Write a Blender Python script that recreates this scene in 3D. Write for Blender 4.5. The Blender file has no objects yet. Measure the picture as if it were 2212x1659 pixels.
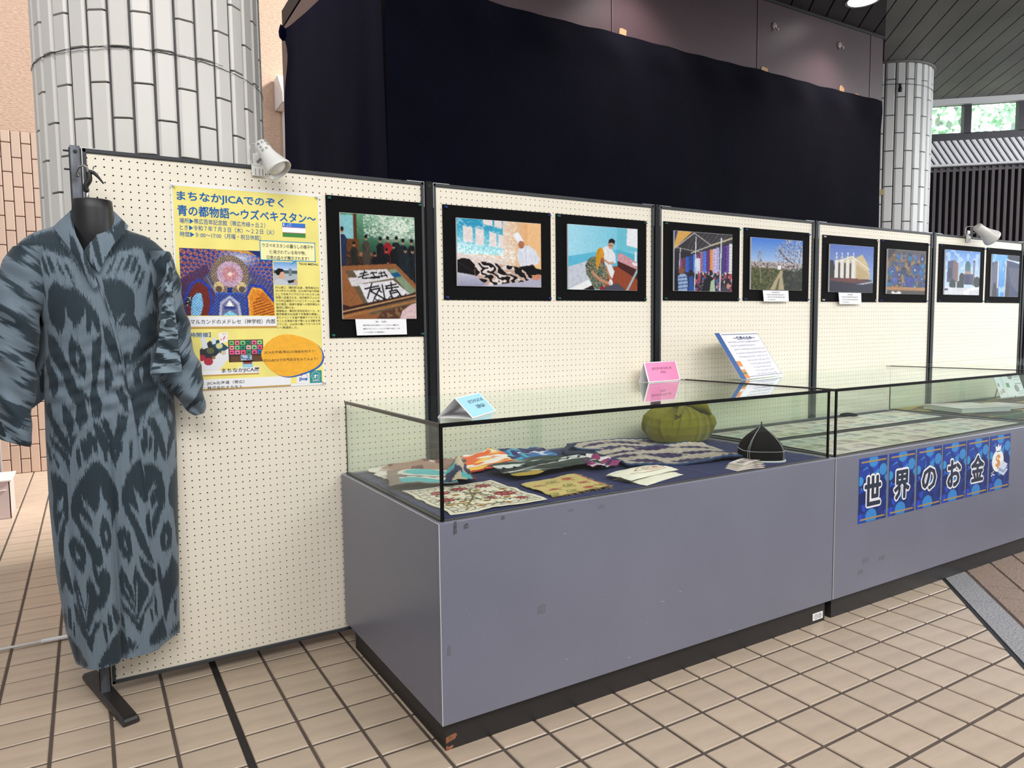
import bpy, math, random
import numpy as np
from mathutils import Matrix, Vector

random.seed(7)
RNG = np.random.default_rng(7)
SC = bpy.context.scene
COL = SC.collection
rad = math.radians

# ------------------------------------------------------------------ camera
cam_d = bpy.data.cameras.new('camera')
cam = bpy.data.objects.new('camera', cam_d)
COL.objects.link(cam)
cam_d.sensor_width = 36.0
cam_d.lens = 36.0 * 1481.94 / 2212.0
cam_d.shift_x = 103.37 / 2212.0
cam_d.clip_start = 0.05
cam_d.clip_end = 200
CAM_R = np.array([[0.87602, -0.48197, -0.01680], [-0.05068, -0.05735, -0.99707], [0.47960, 0.87430, -0.07466]])
CAM_C = np.array([-0.0315, -2.5895, 1.2336])
_m = Matrix(((CAM_R[0][0], -CAM_R[1][0], -CAM_R[2][0], CAM_C[0]),
             (CAM_R[0][1], -CAM_R[1][1], -CAM_R[2][1], CAM_C[1]),
             (CAM_R[0][2], -CAM_R[1][2], -CAM_R[2][2], CAM_C[2]), (0, 0, 0, 1)))
cam.matrix_world = _m
SC.camera = cam

# ------------------------------------------------------------------ light
SC.view_settings.view_transform = 'Standard'
SC.view_settings.look = 'None'
SC.view_settings.gamma = 1.0
SC.view_settings.use_curve_mapping = False
SC.view_settings.exposure = 0.0
SC.cycles.use_denoising = True
SC.cycles.transparent_max_bounces = 24
SC.cycles.max_bounces = 10
SC.cycles.diffuse_bounces = 5
SC.cycles.sample_clamp_indirect = 6.0

world = bpy.data.worlds.new('overcast_daylight')
SC.world = world
world.use_nodes = True
world.node_tree.nodes['Background'].inputs['Color'].default_value = (0.93, 0.96, 1.0, 1)
world.node_tree.nodes['Background'].inputs['Strength'].default_value = 0.46


def area_light(name, loc, target, sx, sy, power, color):
    l = bpy.data.lights.new(name, 'AREA')
    l.shape = 'RECTANGLE'
    l.size = sx
    l.size_y = sy
    l.energy = power
    l.color = color
    o = bpy.data.objects.new(name, l)
    COL.objects.link(o)
    o.location = loc
    o.rotation_euler = (Vector(target) - Vector(loc)).to_track_quat('-Z', 'Y').to_euler()
    return o


# daylight through the glazed wing to the right of the exhibition
area_light('wing_daylight', (9.6, -1.7, 2.0), (3.0, -1.0, 0.5), 4.2, 2.6, 230, (0.90, 0.95, 1.0))
# the hall's rows of ceiling lamps, in front of and above the panels
area_light('hall_lamps_a', (-0.6, -4.0, 4.1), (0.3, 0.0, 1.5), 3.6, 1.8, 150, (1.0, 0.985, 0.965))
area_light('hall_lamps_b', (3.6, -3.9, 4.1), (3.4, 0.0, 1.5), 3.6, 1.8, 150, (1.0, 0.985, 0.965))
# unseen lamp added under the grey boards to brighten slats, column and floor
area_light('wing_fill', (6.9, -1.9, 3.12), (6.6, -0.6, 1.4), 1.6, 0.5, 45, (0.97, 0.98, 1.0))
# unseen lamp added behind the left column to brighten the passage wall
area_light('passage_fill', (-1.2, 3.0, 5.2), (-0.4, 4.0, 1.0), 3.0, 1.5, 42, (1.0, 0.97, 0.94))
# area lamp added above the garden to brighten the trees like outdoor daylight
area_light('garden_fill', (9.2, 1.6, 9.0), (9.2, 3.4, 2.8), 3.0, 3.0, 5000, (1.0, 0.99, 0.95))


# ------------------------------------------------------------------ helpers
def lin(c):
    a = np.asarray(c, float)
    if a.max() > 1.001:
        a = a / 255.0
    return np.where(a <= 0.04045, a / 12.92, ((a + 0.055) / 1.055) ** 2.4)


def l4(c):
    v = lin(c)
    return (float(v[0]), float(v[1]), float(v[2]), 1.0)


MATS = {}


def mat(name, c, rough=0.6, metal=0.0, spec=0.5, var=0.0, vscale=6.0, stretch=(1, 1, 1), bump=0.0, bscale=40.0, coat=0.0, rnd=0.0, c2=None, sheen=0.0):
    """procedural surface: colour with noise wear, optional relief, optional per-object variation"""
    if name in MATS:
        return MATS[name]
    m = bpy.data.materials.new(name)
    m.use_nodes = True
    nt = m.node_tree
    N, L = nt.nodes, nt.links
    b = N['Principled BSDF']
    b.inputs['Roughness'].default_value = rough
    b.inputs['Metallic'].default_value = metal
    b.inputs['Specular IOR Level'].default_value = spec
    b.inputs['Coat Weight'].default_value = coat
    b.inputs['Sheen Weight'].default_value = sheen
    b.inputs['Base Color'].default_value = l4(c)
    if var or bump:
        tc = N.new('ShaderNodeTexCoord')
        mp = N.new('ShaderNodeMapping')
        mp.inputs['Scale'].default_value = stretch
        L.new(tc.outputs['Object'], mp.inputs['Vector'])
    out = None
    if var:
        nz = N.new('ShaderNodeTexNoise')
        nz.inputs['Scale'].default_value = vscale
        nz.inputs['Detail'].default_value = 5
        L.new(mp.outputs['Vector'], nz.inputs['Vector'])
        rp = N.new('ShaderNodeMapRange')
        rp.inputs['From Min'].default_value = 0.3
        rp.inputs['From Max'].default_value = 0.7
        L.new(nz.outputs['Fac'], rp.inputs['Value'])
        mx = N.new('ShaderNodeMix')
        mx.data_type = 'RGBA'
        a = lin(c)
        d = lin(c2) if c2 is not None else a * (1 - 2 * var)
        if c2 is None:
            a = np.minimum(a * (1 + var), 1)
        mx.inputs['A'].default_value = (*a, 1)
        mx.inputs['B'].default_value = (*np.clip(d, 0, 1), 1)
        L.new(rp.outputs['Result'], mx.inputs['Factor'])
        out = mx.outputs['Result']
        L.new(out, b.inputs['Base Color'])
    if rnd:
        oi = N.new('ShaderNodeObjectInfo')
        mr = N.new('ShaderNodeMapRange')
        mr.inputs['To Min'].default_value = 1 - rnd
        mr.inputs['To Max'].default_value = 1 + rnd
        L.new(oi.outputs['Random'], mr.inputs['Value'])
        hs = N.new('ShaderNodeHueSaturation')
        if out is not None:
            L.new(out, hs.inputs['Color'])
        else:
            hs.inputs['Color'].default_value = l4(c)
        L.new(mr.outputs['Result'], hs.inputs['Value'])
        L.new(hs.outputs['Color'], b.inputs['Base Color'])
    if bump:
        nb = N.new('ShaderNodeTexNoise')
        nb.inputs['Scale'].default_value = bscale
        nb.inputs['Detail'].default_value = 4
        L.new(mp.outputs['Vector'], nb.inputs['Vector'])
        bp = N.new('ShaderNodeBump')
        bp.inputs['Strength'].default_value = bump
        bp.inputs['Distance'].default_value = 0.01
        L.new(nb.outputs['Fac'], bp.inputs['Height'])
        L.new(bp.outputs['Normal'], b.inputs['Normal'])
    MATS[name] = m
    return m


def printed(name, rough=0.5, spec=0.5, coat=0.0, weave=0.0, sheen=0.0):
    """ink or dye: colour carried by the mesh attribute 'Col'"""
    if name in MATS:
        return MATS[name]
    m = bpy.data.materials.new(name)
    m.use_nodes = True
    N, L = m.node_tree.nodes, m.node_tree.links
    b = N['Principled BSDF']
    b.inputs['Roughness'].default_value = rough
    b.inputs['Specular IOR Level'].default_value = spec
    b.inputs['Coat Weight'].default_value = coat
    b.inputs['Sheen Weight'].default_value = sheen
    at = N.new('ShaderNodeVertexColor')
    at.layer_name = 'Col'
    L.new(at.outputs['Color'], b.inputs['Base Color'])
    if weave:
        tc = N.new('ShaderNodeTexCoord')
        nb = N.new('ShaderNodeTexNoise')
        nb.inputs['Scale'].default_value = 220
        L.new(tc.outputs['Object'], nb.inputs['Vector'])
        bp = N.new('ShaderNodeBump')
        bp.inputs['Strength'].default_value = weave
        bp.inputs['Distance'].default_value = 0.003
        L.new(nb.outputs['Fac'], bp.inputs['Height'])
        L.new(bp.outputs['Normal'], b.inputs['Normal'])
    MATS[name] = m
    return m


def glass_mat(name, tint, refl=1.0):
    if name in MATS:
        return MATS[name]
    m = bpy.data.materials.new(name)
    m.use_nodes = True
    N, L = m.node_tree.nodes, m.node_tree.links
    N.remove(N['Principled BSDF'])
    tr = N.new('ShaderNodeBsdfTransparent')
    tr.inputs['Color'].default_value = (*tint, 1)
    gl = N.new('ShaderNodeBsdfGlossy')
    gl.inputs['Roughness'].default_value = 0.0
    gl.inputs['Color'].default_value = (0.95, 1.0, 0.97, 1)
    lw = N.new('ShaderNodeLayerWeight')
    lw.inputs['Blend'].default_value = 0.5
    p = N.new('ShaderNodeMath')
    p.operation = 'POWER'
    p.inputs[1].default_value = 5.0
    L.new(lw.outputs['Facing'], p.inputs[0])
    ma = N.new('ShaderNodeMath')
    ma.operation = 'MULTIPLY_ADD'
    ma.inputs[1].default_value = 0.96 * refl
    ma.inputs[2].default_value = 0.04 * refl
    L.new(p.outputs[0], ma.inputs[0])
    mx = N.new('ShaderNodeMixShader')
    L.new(ma.outputs[0], mx.inputs['Fac'])
    L.new(tr.outputs[0], mx.inputs[1])
    L.new(gl.outputs[0], mx.inputs[2])
    L.new(mx.outputs[0], N['Material Output'].inputs['Surface'])
    MATS[name] = m
    return m


def origin(o):
    v = Vector((0, 0, 0))
    while o is not None:
        v = v + o.location
        o = o.parent
    return v


def tag(o, label=None, cat=None, group=None, kind=None):
    if label:
        o['label'] = label
    if cat:
        o['category'] = cat
    if group:
        o['group'] = group
    if kind:
        o['kind'] = kind
    return o


def empty(name, loc, label=None, cat=None, group=None, kind=None):
    o = bpy.data.objects.new(name, None)
    o.empty_display_size = 0.05
    COL.objects.link(o)
    o.location = loc
    return tag(o, label, cat, group, kind)


def raw_mesh(name, V, loops, sizes):
    me = bpy.data.meshes.new(name)
    V = np.ascontiguousarray(V, np.float32)
    me.vertices.add(len(V))
    me.vertices.foreach_set('co', V.ravel())
    loops = np.ascontiguousarray(loops, np.int32)
    sizes = np.ascontiguousarray(sizes, np.int32)
    me.loops.add(len(loops))
    me.loops.foreach_set('vertex_index', loops)
    me.polygons.add(len(sizes))
    st = np.concatenate([[0], np.cumsum(sizes)[:-1]]).astype(np.int32)
    me.polygons.foreach_set('loop_start', st)
    try:
        me.polygons.foreach_set('loop_total', sizes)
    except Exception:
        pass
    me.update(calc_edges=True)
    me.polygons.foreach_set('use_smooth', np.zeros(len(sizes), bool))
    return me


def link(name, me, m, parent=None, loc=None, smooth=False):
    o = bpy.data.objects.new(name, me)
    COL.objects.link(o)
    if m is not None:
        me.materials.append(m)
    if parent is not None:
        o.parent = parent
    if loc is not None:
        o.location = loc
    if smooth:
        me.polygons.foreach_set('use_smooth', np.ones(len(me.polygons), bool))
    return o


class MB:
    """collects shapes in world coordinates; build() links them as one mesh"""

    def __init__(s):
        s.V = []
        s.F = []

    def add(s, verts, faces):
        k = len(s.V)
        s.V += [tuple(v) for v in verts]
        s.F += [tuple(i + k for i in f) for f in faces]
        return s

    def box(s, x0, x1, y0, y1, z0, z1):
        v = [(x, y, z) for z in (z0, z1) for y in (y0, y1) for x in (x0, x1)]
        return s.add(v, [(0, 2, 3, 1), (4, 5, 7, 6), (0, 1, 5, 4), (2, 6, 7, 3), (0, 4, 6, 2), (1, 3, 7, 5)])

    def bbox(s, x0, x1, y0, y1, z0, z1, b=0.003):
        """box with chamfered edges"""
        c = np.array([(x0 + x1) / 2, (y0 + y1) / 2, (z0 + z1) / 2])
        h = np.array([x1 - x0, y1 - y0, z1 - z0]) / 2
        b = min(b, h.min() * 0.9)
        V = {}
        vs = []
        for sx in (-1, 1):
            for sy in (-1, 1):
                for sz in (-1, 1):
                    sg = np.array([sx, sy, sz])
                    for ax in range(3):
                        q = h - b
                        q[ax] = h[ax]
                        V[(sx, sy, sz, ax)] = len(vs)
                        vs.append(c + sg * q)
        F = []
        for ax in range(3):
            o = [i for i in range(3) if i != ax]
            for sa in (-1, 1):
                f = []
                for p, q in ((-1, -1), (1, -1), (1, 1), (-1, 1)):
                    sg = [0, 0, 0]
                    sg[ax] = sa
                    sg[o[0]] = p
                    sg[o[1]] = q
                    f.append(V[(*sg, ax)])
                F.append(f)
        for ax in range(3):
            o = [i for i in range(3) if i != ax]
            for p in (-1, 1):
                for q in (-1, 1):
                    f = []
                    for sa, k in ((-1, 0), (1, 0), (1, 1), (-1, 1)):
                        sg = [0, 0, 0]
                        sg[ax] = sa
                        sg[o[0]] = p
                        sg[o[1]] = q
                        f.append(V[(*sg, o[k])])
                    F.append(f)
        for sx in (-1, 1):
            for sy in (-1, 1):
                for sz in (-1, 1):
                    F.append([V[(sx, sy, sz, a)] for a in range(3)])
        vs = np.array(vs)
        G = []
        for f in F:
            n = np.cross(vs[f[1]] - vs[f[0]], vs[f[2]] - vs[f[0]])
            G.append(f if n @ (vs[f].mean(0) - c) > 0 else f[::-1])
        return s.add(vs, G)

    def hull_prism(s, poly, n0, n1):
        """extrude a planar polygon (list of 3D points) from offset n0 to n1 (3D vectors)"""
        k = len(poly)
        a = [np.array(p) + n0 for p in poly]
        b = [np.array(p) + n1 for p in poly]
        F = [tuple(range(k))[::-1], tuple(range(k, 2 * k))] + [(i, (i + 1) % k, k + (i + 1) % k, k + i) for i in range(k)]
        return s.add(a + b, F)

    def tube(s, pts, r, n=8, cap=True):
        P = [np.array(p, float) for p in pts]
        rr = r if hasattr(r, '__len__') else [r] * len(P)
        V = []
        up = np.array([0.0, 0, 1])
        prev = None
        for i, p in enumerate(P):
            t = P[min(i + 1, len(P) - 1)] - P[max(i - 1, 0)]
            t /= np.linalg.norm(t) + 1e-12
            a = prev if prev is not None else (up if abs(t @ up) < 0.9 else np.array([1.0, 0, 0]))
            a = a - t * (a @ t)
            a /= np.linalg.norm(a) + 1e-12
            prev = a
            c = np.cross(t, a)
            for k in range(n):
                g = 2 * math.pi * k / n
                V.append(p + rr[i] * (math.cos(g) * a + math.sin(g) * c))
        F = []
        for i in range(len(P) - 1):
            for k in range(n):
                F.append((i * n + k, i * n + (k + 1) % n, (i + 1) * n + (k + 1) % n, (i + 1) * n + k))
        if cap:
            F.append(tuple(range(n))[::-1])
            F.append(tuple((len(P) - 1) * n + k for k in range(n)))
        return s.add(V, F)

    def lathe(s, prof, base, axis=(0, 0, 1), n=20, cap=True):
        """prof: list of (r, h) along axis from base"""
        ax = np.array(axis, float)
        ax /= np.linalg.norm(ax)
        a = np.cross(ax, (0, 0, 1) if abs(ax[2]) < 0.9 else (1, 0, 0))
        a /= np.linalg.norm(a)
        b = np.cross(ax, a)
        V = []
        for r, h in prof:
            for k in range(n):
                g = 2 * math.pi * k / n
                V.append(np.array(base) + ax * h + r * (math.cos(g) * a + math.sin(g) * b))
        F = []
        for i in range(len(prof) - 1):
            for k in range(n):
                F.append((i * n + k, i * n + (k + 1) % n, (i + 1) * n + (k + 1) % n, (i + 1) * n + k))
        if cap:
            F.append(tuple(range(n))[::-1])
            F.append(tuple((len(prof) - 1) * n + k for k in range(n)))
        return s.add(V, F)

    def build(s, name, m, parent=None, smooth=False, world=False):
        V = np.array(s.V, float)
        if parent is not None:
            off = np.array(origin(parent))
            loc = None
        elif world:
            off = np.zeros(3)
            loc = None
        else:
            lo, hi = V.min(0), V.max(0)
            off = np.array([(lo[0] + hi[0]) / 2, (lo[1] + hi[1]) / 2, lo[2]])
            loc = off
        me = raw_mesh(name, V - off, np.concatenate([np.array(f) for f in s.F]), [len(f) for f in s.F])
        return link(name, me, m, parent, loc, smooth)


def sheet(name, P, C, m, parent=None, smooth=True, loc=None):
    """coloured grid: P (h,w,3) world points, C (h,w,3) sRGB colours 0..1"""
    h, w = P.shape[:2]
    i = np.arange(h * w).reshape(h, w)
    q = np.stack([i[:-1, :-1], i[1:, :-1], i[1:, 1:], i[:-1, 1:]], -1).reshape(-1, 4)
    V = P.reshape(-1, 3)
    if parent is not None:
        off = np.array(origin(parent))
        lc = None
    else:
        lo, hi = V.min(0), V.max(0)
        off = np.array([(lo[0] + hi[0]) / 2, (lo[1] + hi[1]) / 2, lo[2]]) if loc is None else np.array(loc)
        lc = off
    me = raw_mesh(name, V - off, q.ravel(), np.full(len(q), 4))
    ca = me.color_attributes.new('Col', 'FLOAT_COLOR', 'POINT')
    A = np.ones((h * w, 4), np.float32)
    A[:, :3] = lin(np.clip(C, 0, 1).reshape(-1, 3) * 0.999)
    ca.data.foreach_set('color', A.ravel())
    return link(name, me, m, parent, lc, smooth)


def noise2(h, w, cell, seed=0):
    """smooth value noise in 0..1, cell = feature size (pixels, may be (cy,cx))"""
    cy, cx = cell if hasattr(cell, '__len__') else (cell, cell)
    r = np.random.default_rng(seed)
    gh, gw = int(h / cy) + 3, int(w / cx) + 3
    g = r.random((gh, gw))
    y = np.arange(h) / cy
    x = np.arange(w) / cx
    yi, xi = y.astype(int), x.astype(int)
    fy, fx = y - yi, x - xi
    fy, fx = (fy * fy * (3 - 2 * fy))[:, None], (fx * fx * (3 - 2 * fx))[None]
    a, b = g[np.ix_(yi, xi)], g[np.ix_(yi, xi + 1)]
    c, d = g[np.ix_(yi + 1, xi)], g[np.ix_(yi + 1, xi + 1)]
    return (a * (1 - fx) + b * fx) * (1 - fy) + (c * (1 - fx) + d * fx) * fy


class Cv:
    """flat print painted shape by shape; coordinates 0..1, y down"""

    def __init__(s, w, h, bg=(255, 255, 255)):
        s.w, s.h = w, h
        s.a = np.empty((h, w, 3))
        s.a[:] = np.array(bg) / 255.0
        s.X, s.Y = np.meshgrid((np.arange(w) + 0.5) / w, (np.arange(h) + 0.5) / h)

    def mix(s, m, c, al=1.0):
        k = (m * al)[..., None]
        s.a = s.a * (1 - k) + np.array(c) / 255.0 * k
        return s

    def pmask(s, pts):
        m = np.zeros(s.X.shape, bool)
        n = len(pts)
        for i in range(n):
            x0, y0 = pts[i]
            x1, y1 = pts[(i + 1) % n]
            if y0 == y1:
                continue
            c = ((y0 > s.Y) != (y1 > s.Y)) & (s.X < (x1 - x0) * (s.Y - y0) / (y1 - y0) + x0)
            m ^= c
        return m

    def poly(s, pts, c, al=1.0):
        return s.mix(s.pmask(pts).astype(float), c, al)

    def rect(s, x0, y0, x1, y1, c, al=1.0):
        return s.mix(((s.X >= x0) & (s.X <= x1) & (s.Y >= y0) & (s.Y <= y1)).astype(float), c, al)

    def ell(s, cx, cy, rx, ry, c, al=1.0, soft=0.0):
        d = np.sqrt(((s.X - cx) / rx) ** 2 + ((s.Y - cy) / ry) ** 2)
        m = (d < 1).astype(float) if not soft else np.clip((1 - d) / soft, 0, 1)
        return s.mix(m, c, al)

    def line(s, pts, wd, c, al=1.0):
        m = np.zeros(s.X.shape, bool)
        asp = s.h / s.w
        for (x0, y0), (x1, y1) in zip(pts[:-1], pts[1:]):
            dx, dy = x1 - x0, (y1 - y0) * asp
            px, py = s.X - x0, (s.Y - y0) * asp
            t = np.clip((px * dx + py * dy) / (dx * dx + dy * dy + 1e-12), 0, 1)
            m |= (px - t * dx) ** 2 + (py - t * dy) ** 2 < (wd / 2) ** 2
        return s.mix(m.astype(float), c, al)

    def grad(s, c0, c1, mask=None, axis='y', lo=0.0, hi=1.0):
        t = np.clip(((s.Y if axis == 'y' else s.X) - lo) / (hi - lo), 0, 1)[..., None]
        g = np.array(c0) / 255.0 * (1 - t) + np.array(c1) / 255.0 * t
        m = np.ones(s.X.shape) if mask is None else mask.astype(float)
        s.a = s.a * (1 - m[..., None]) + g * m[..., None]
        return s

    def noise(s, amt, cell, seed=0, mask=None):
        n = (noise2(s.h, s.w, cell, seed) - 0.5) * 2 * amt
        if mask is not None:
            n = n * mask
        s.a = np.clip(s.a * (1 + n[..., None]), 0, 1)
        return s

    def blur(s, n=1):
        for _ in range(n):
            p = np.pad(s.a, ((1, 1), (1, 1), (0, 0)), 'edge')
            s.a = (p[:-2, 1:-1] + p[2:, 1:-1] + p[1:-1, :-2] + p[1:-1, 2:] + 2 * p[1:-1, 1:-1]) / 6
        return s

    def speck(s, c, dens, cell, seed=0, mask=None, al=1.0):
        n = noise2(s.h, s.w, cell, seed) > 1 - dens
        if mask is not None:
            n = n & mask
        return s.mix(n.astype(float), c, al)


def flat_print(name, cv, tl, u, v, m, parent=None):
    """cv as a flat coloured sheet: tl world corner, u full-width vector, v full-height vector (down)"""
    tl, u, v = (np.array(q, float) for q in (tl, u, v))
    s = np.linspace(0, 1, cv.w)[None, :, None]
    t = np.linspace(0, 1, cv.h)[:, None, None]
    return sheet(name, tl + s * u + t * v, cv.a, m, parent, smooth=False)


_TXT = {}


def text_geo(body, bold=0.0, spacing=1.0, lsp=1.0, align='LEFT'):
    key = (body, bold, spacing, lsp, align)
    if key in _TXT:
        return _TXT[key]
    cu = bpy.data.curves.new('lettering', 'FONT')
    cu.body = body
    cu.size = 1.0
    cu.resolution_u = 2
    cu.offset = bold
    cu.space_character = spacing
    cu.space_line = lsp
    cu.align_x = align
    o = bpy.data.objects.new('lettering', cu)
    COL.objects.link(o)
    dg = bpy.context.evaluated_depsgraph_get()
    ev = o.evaluated_get(dg)
    me = ev.to_mesh()
    V = np.empty(len(me.vertices) * 3, np.float32)
    me.vertices.foreach_get('co', V)
    V = V.reshape(-1, 3)[:, :2].astype(float)
    F = [tuple(p.vertices) for p in me.polygons]
    ev.to_mesh_clear()
    bpy.data.objects.remove(o)
    bpy.data.curves.remove(cu)
    if len(V):
        V = V - V.min(0)
    _TXT[key] = (V, F)
    return V, F


def text_into(mb, body, tl, u, v, n, w=None, h=None, bold=0.0, spacing=1.0, lsp=1.0, align='LEFT', lift=0.0004):
    """letters into a mesh builder, fitted to a box of width w and height h (metres); tl = top-left corner; u right, v down, n out (unit)"""
    V, F = text_geo(body, bold, spacing, lsp, align)
    if not len(V):
        return
    mx = V.max(0)
    sx = w / mx[0] if w else None
    sy = h / mx[1] if h else None
    sx = sx or sy
    sy = sy or sx
    tl, u, v, n = (np.array(q, float) for q in (tl, u, v, n))
    P = tl + np.outer(V[:, 0] * sx, u) + np.outer((mx[1] - V[:, 1]) * sy, v) + n * lift
    mb.add(P, F)


def curve_pts(pts, n=8):
    """Catmull-Rom through points"""
    P = [np.array(p, float) for p in pts]
    P = [2 * P[0] - P[1]] + P + [2 * P[-1] - P[-2]]
    out = []
    for i in range(1, len(P) - 2):
        for k in range(n):
            t = k / n
            a, b, c, d = P[i - 1], P[i], P[i + 1], P[i + 2]
            out.append(0.5 * (2 * b + (c - a) * t + (2 * a - 5 * b + 4 * c - d) * t * t + (3 * b - a - 3 * c + d) * t ** 3))
    out.append(P[-2])
    return out


EX, EY, EZ = np.eye(3)
_NT = np.random.default_rng(99).random((256, 256))


def vn(x, y, seed=0):
    """value noise 0..1 at continuous coordinates"""
    x, y = np.broadcast_arrays(np.asarray(x, float) + 37.3 * seed, np.asarray(y, float) + 11.7 * seed)
    xi, yi = np.floor(x).astype(int), np.floor(y).astype(int)
    fx_, fy_ = x - xi, y - yi
    fx_, fy_ = fx_ * fx_ * (3 - 2 * fx_), fy_ * fy_ * (3 - 2 * fy_)
    g = lambda i, j: _NT[i % 256, j % 256]
    return (g(xi, yi) * (1 - fx_) + g(xi + 1, yi) * fx_) * (1 - fy_) + (g(xi, yi + 1) * (1 - fx_) + g(xi + 1, yi + 1) * fx_) * fy_

# ================================================================== the setting
M_grout = mat('floor_grout', (86, 74, 66), 0.8, var=0.12, vscale=9)
M_tile = mat('glazed_floor_tile', (188, 169, 148), 0.33, spec=0.5, var=0.07, vscale=5, stretch=(1, 5, 1), rnd=0.05, bump=0.05, bscale=12)
M_tile_far = mat('glazed_floor_tile_far', (194, 172, 153), 0.36, var=0.07, vscale=5, stretch=(1, 5, 1))
M_dark_strip = mat('expansion_joint_rubber', (34, 29, 27), 0.7, var=0.1)
M_granite = mat('speckled_granite', (178, 176, 176), 0.4, var=0.5, vscale=150, c2=(84, 84, 88))
M_antislip = mat('studded_paving_tile', (160, 138, 122), 0.55, var=0.15, vscale=120, c2=(122, 101, 88), bump=0.5, bscale=120)
M_coltile = mat('ivory_column_tile', (226, 222, 215), 0.42, var=0.03, vscale=3, rnd=0.035)
M_coltile_cool = mat('white_column_tile', (226, 226, 224), 0.42, var=0.03, vscale=3, rnd=0.03)
M_colgrout = mat('column_grout', (92, 92, 93), 0.85, var=0.1)
M_walltile = mat('salmon_wall_tile', (202, 174, 156), 0.4, var=0.05, vscale=4, rnd=0.04)
M_wallgrout = mat('wall_grout', (104, 84, 76), 0.85)
M_plaster = mat('peach_scratched_plaster', (206, 177, 156), 0.85, var=0.10, vscale=26, stretch=(1, 1, 4.5), c2=(180, 148, 128), bump=0.5, bscale=30)
M_brown = mat('dark_brown_laminate', (82, 66, 70), 0.42, spec=0.5, var=0.04, vscale=3)
M_brown_board = mat('dark_brown_ceiling_board', (40, 30, 30), 0.5)
M_ceil_board = mat('grey_ceiling_board', (120, 118, 113), 0.55, var=0.10, vscale=2.2, rnd=0.03)
M_black = mat('matt_black', (16, 15, 17), 0.6)
M_navy = mat('navy_cotton_drape', (9, 10, 22), 0.97, spec=0.03, var=0.10, vscale=5, sheen=0.05, bump=0.12, bscale=250)
M_alu = mat('painted_window_metal', (50, 48, 58), 0.45)
M_white_paint = mat('white_paint', (226, 226, 228), 0.5)
M_louver = mat('dark_bronze_louver', (78, 70, 74), 0.55, var=0.06)

# ---------------------------------------------------------------- floor
G_D = np.array([0.7526, 0.6585])
G_N = np.array([0.6585, -0.7526])
floor = tag(MB().box(-4.5, 8.5, -4.5, 8.0, -0.12, -0.004).build('floor', M_grout, world=True), kind='structure')
floor['label'] = 'beige glazed tile floor with dark grout joints'


def clip_half(poly, n, d):
    out = []
    for i in range(len(poly)):
        a, b = poly[i], poly[(i + 1) % len(poly)]
        fa, fb = a @ n - d, b @ n - d
        if fa <= 0:
            out.append(a)
        if (fa < 0) != (fb < 0) and fa != fb:
            out.append(a + (b - a) * fa / (fa - fb))
    return out


def in_view(p, mx=120):
    c = CAM_R @ (np.array(p) - CAM_C)
    if c[2] < 0.1:
        return False
    x = 1002.63 + 1481.94 * c[0] / c[2]
    y = 829.5 + 1481.94 * c[1] / c[2]
    return -mx < x < 2212 + mx and -mx < y < 1659 + mx


def tile_geo(poly, b=0.0025, z1=0.0, z0=-0.006):
    """bevelled tile from a 2D polygon, in its own coordinates"""
    P = np.array(poly)
    c = P.mean(0)
    I = P + (c - P) / (np.linalg.norm(c - P, axis=1, keepdims=True) + 1e-9) * b * 1.4
    k = len(P)
    V = [(*p, z1) for p in I] + [(*p, z1 - b) for p in P] + [(*p, z0) for p in P]
    F = [tuple(range(k))]
    for r in (0, 1):
        F += [(r * k + (i + 1) % k, r * k + i, (r + 1) * k + i, (r + 1) * k + (i + 1) % k) for i in range(k)]
    return V, F


JX = [0.1452 - 0.1667 * k for k in range(0, 12)][::-1] + [0.327] + [0.5007 + 0.1643 * k for k in range(0, 20)]
JY = [-0.0031 + 0.15438 * k for k in range(-15, 33)]
GAP = 0.0052
CASE_X0, CASE_X1, CASE_YF, CASE_YB = 0.8216, 2.6522, -0.8694, -0.0166
tiles = []
for i in range(len(JX) - 1):
    for j in range(len(JY) - 1):
        a = 0.0115 if abs(JX[i] - 0.327) < 1e-6 else GAP
        b = 0.0115 if abs(JX[i + 1] - 0.327) < 1e-6 else GAP
        x0, x1, y0, y1 = JX[i] + a, JX[i + 1] - b, JY[j] + GAP, JY[j + 1] - GAP
        cx, cy = (x0 + x1) / 2, (y0 + y1) / 2
        if x0 > 0.95 and -0.75 < y0 and y1 < 3.0:
            continue
        if not (in_view((cx, cy, 0)) or in_view((x0, y1, 0), 10)):
            continue
        if cy > 4.95 or (cx > 1.3 and cy > 0):
            continue
        pl = [np.array(q) for q in ((x0, y0), (x1, y0), (x1, y1), (x0, y1))]
        full = True
        if max(p @ G_N for p in pl) > 2.978:
            pl = clip_half(pl, G_N, 2.978)
            full = False
            if len(pl) < 3:
                continue
            A = 0.5 * abs(sum(pl[k][0] * pl[(k + 1) % len(pl)][1] - pl[(k + 1) % len(pl)][0] * pl[k][1] for k in range(len(pl))))
            if A < 0.0008:
                continue
        c = np.mean(pl, 0)
        tiles.append((np.linalg.norm(np.array([*c, 0]) - CAM_C), c, pl, full, round(x1 - x0, 3)))
tiles.sort(key=lambda t: t[0])
shared = {}
far = MB()
for n, (dist, c, pl, full, wd) in enumerate(tiles):
    V, F = tile_geo([p - c for p in pl])
    if n < 290:
        if full and wd in shared:
            me = shared[wd]
        else:
            me = raw_mesh('tile', V, np.concatenate([np.array(f) for f in F]), [len(f) for f in F])
            me.materials.append(M_tile)
            if full:
                shared[wd] = me
        o = bpy.data.objects.new('tile', me)
        COL.objects.link(o)
        o.parent = floor
        o.location = (c[0], c[1], random.uniform(-0.0006, 0.0003))
    else:
        far.add([(x + c[0], y + c[1], z) for x, y, z in V], F)
tag(far.build('tile_field', M_tile_far, floor), kind='stuff')
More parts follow.
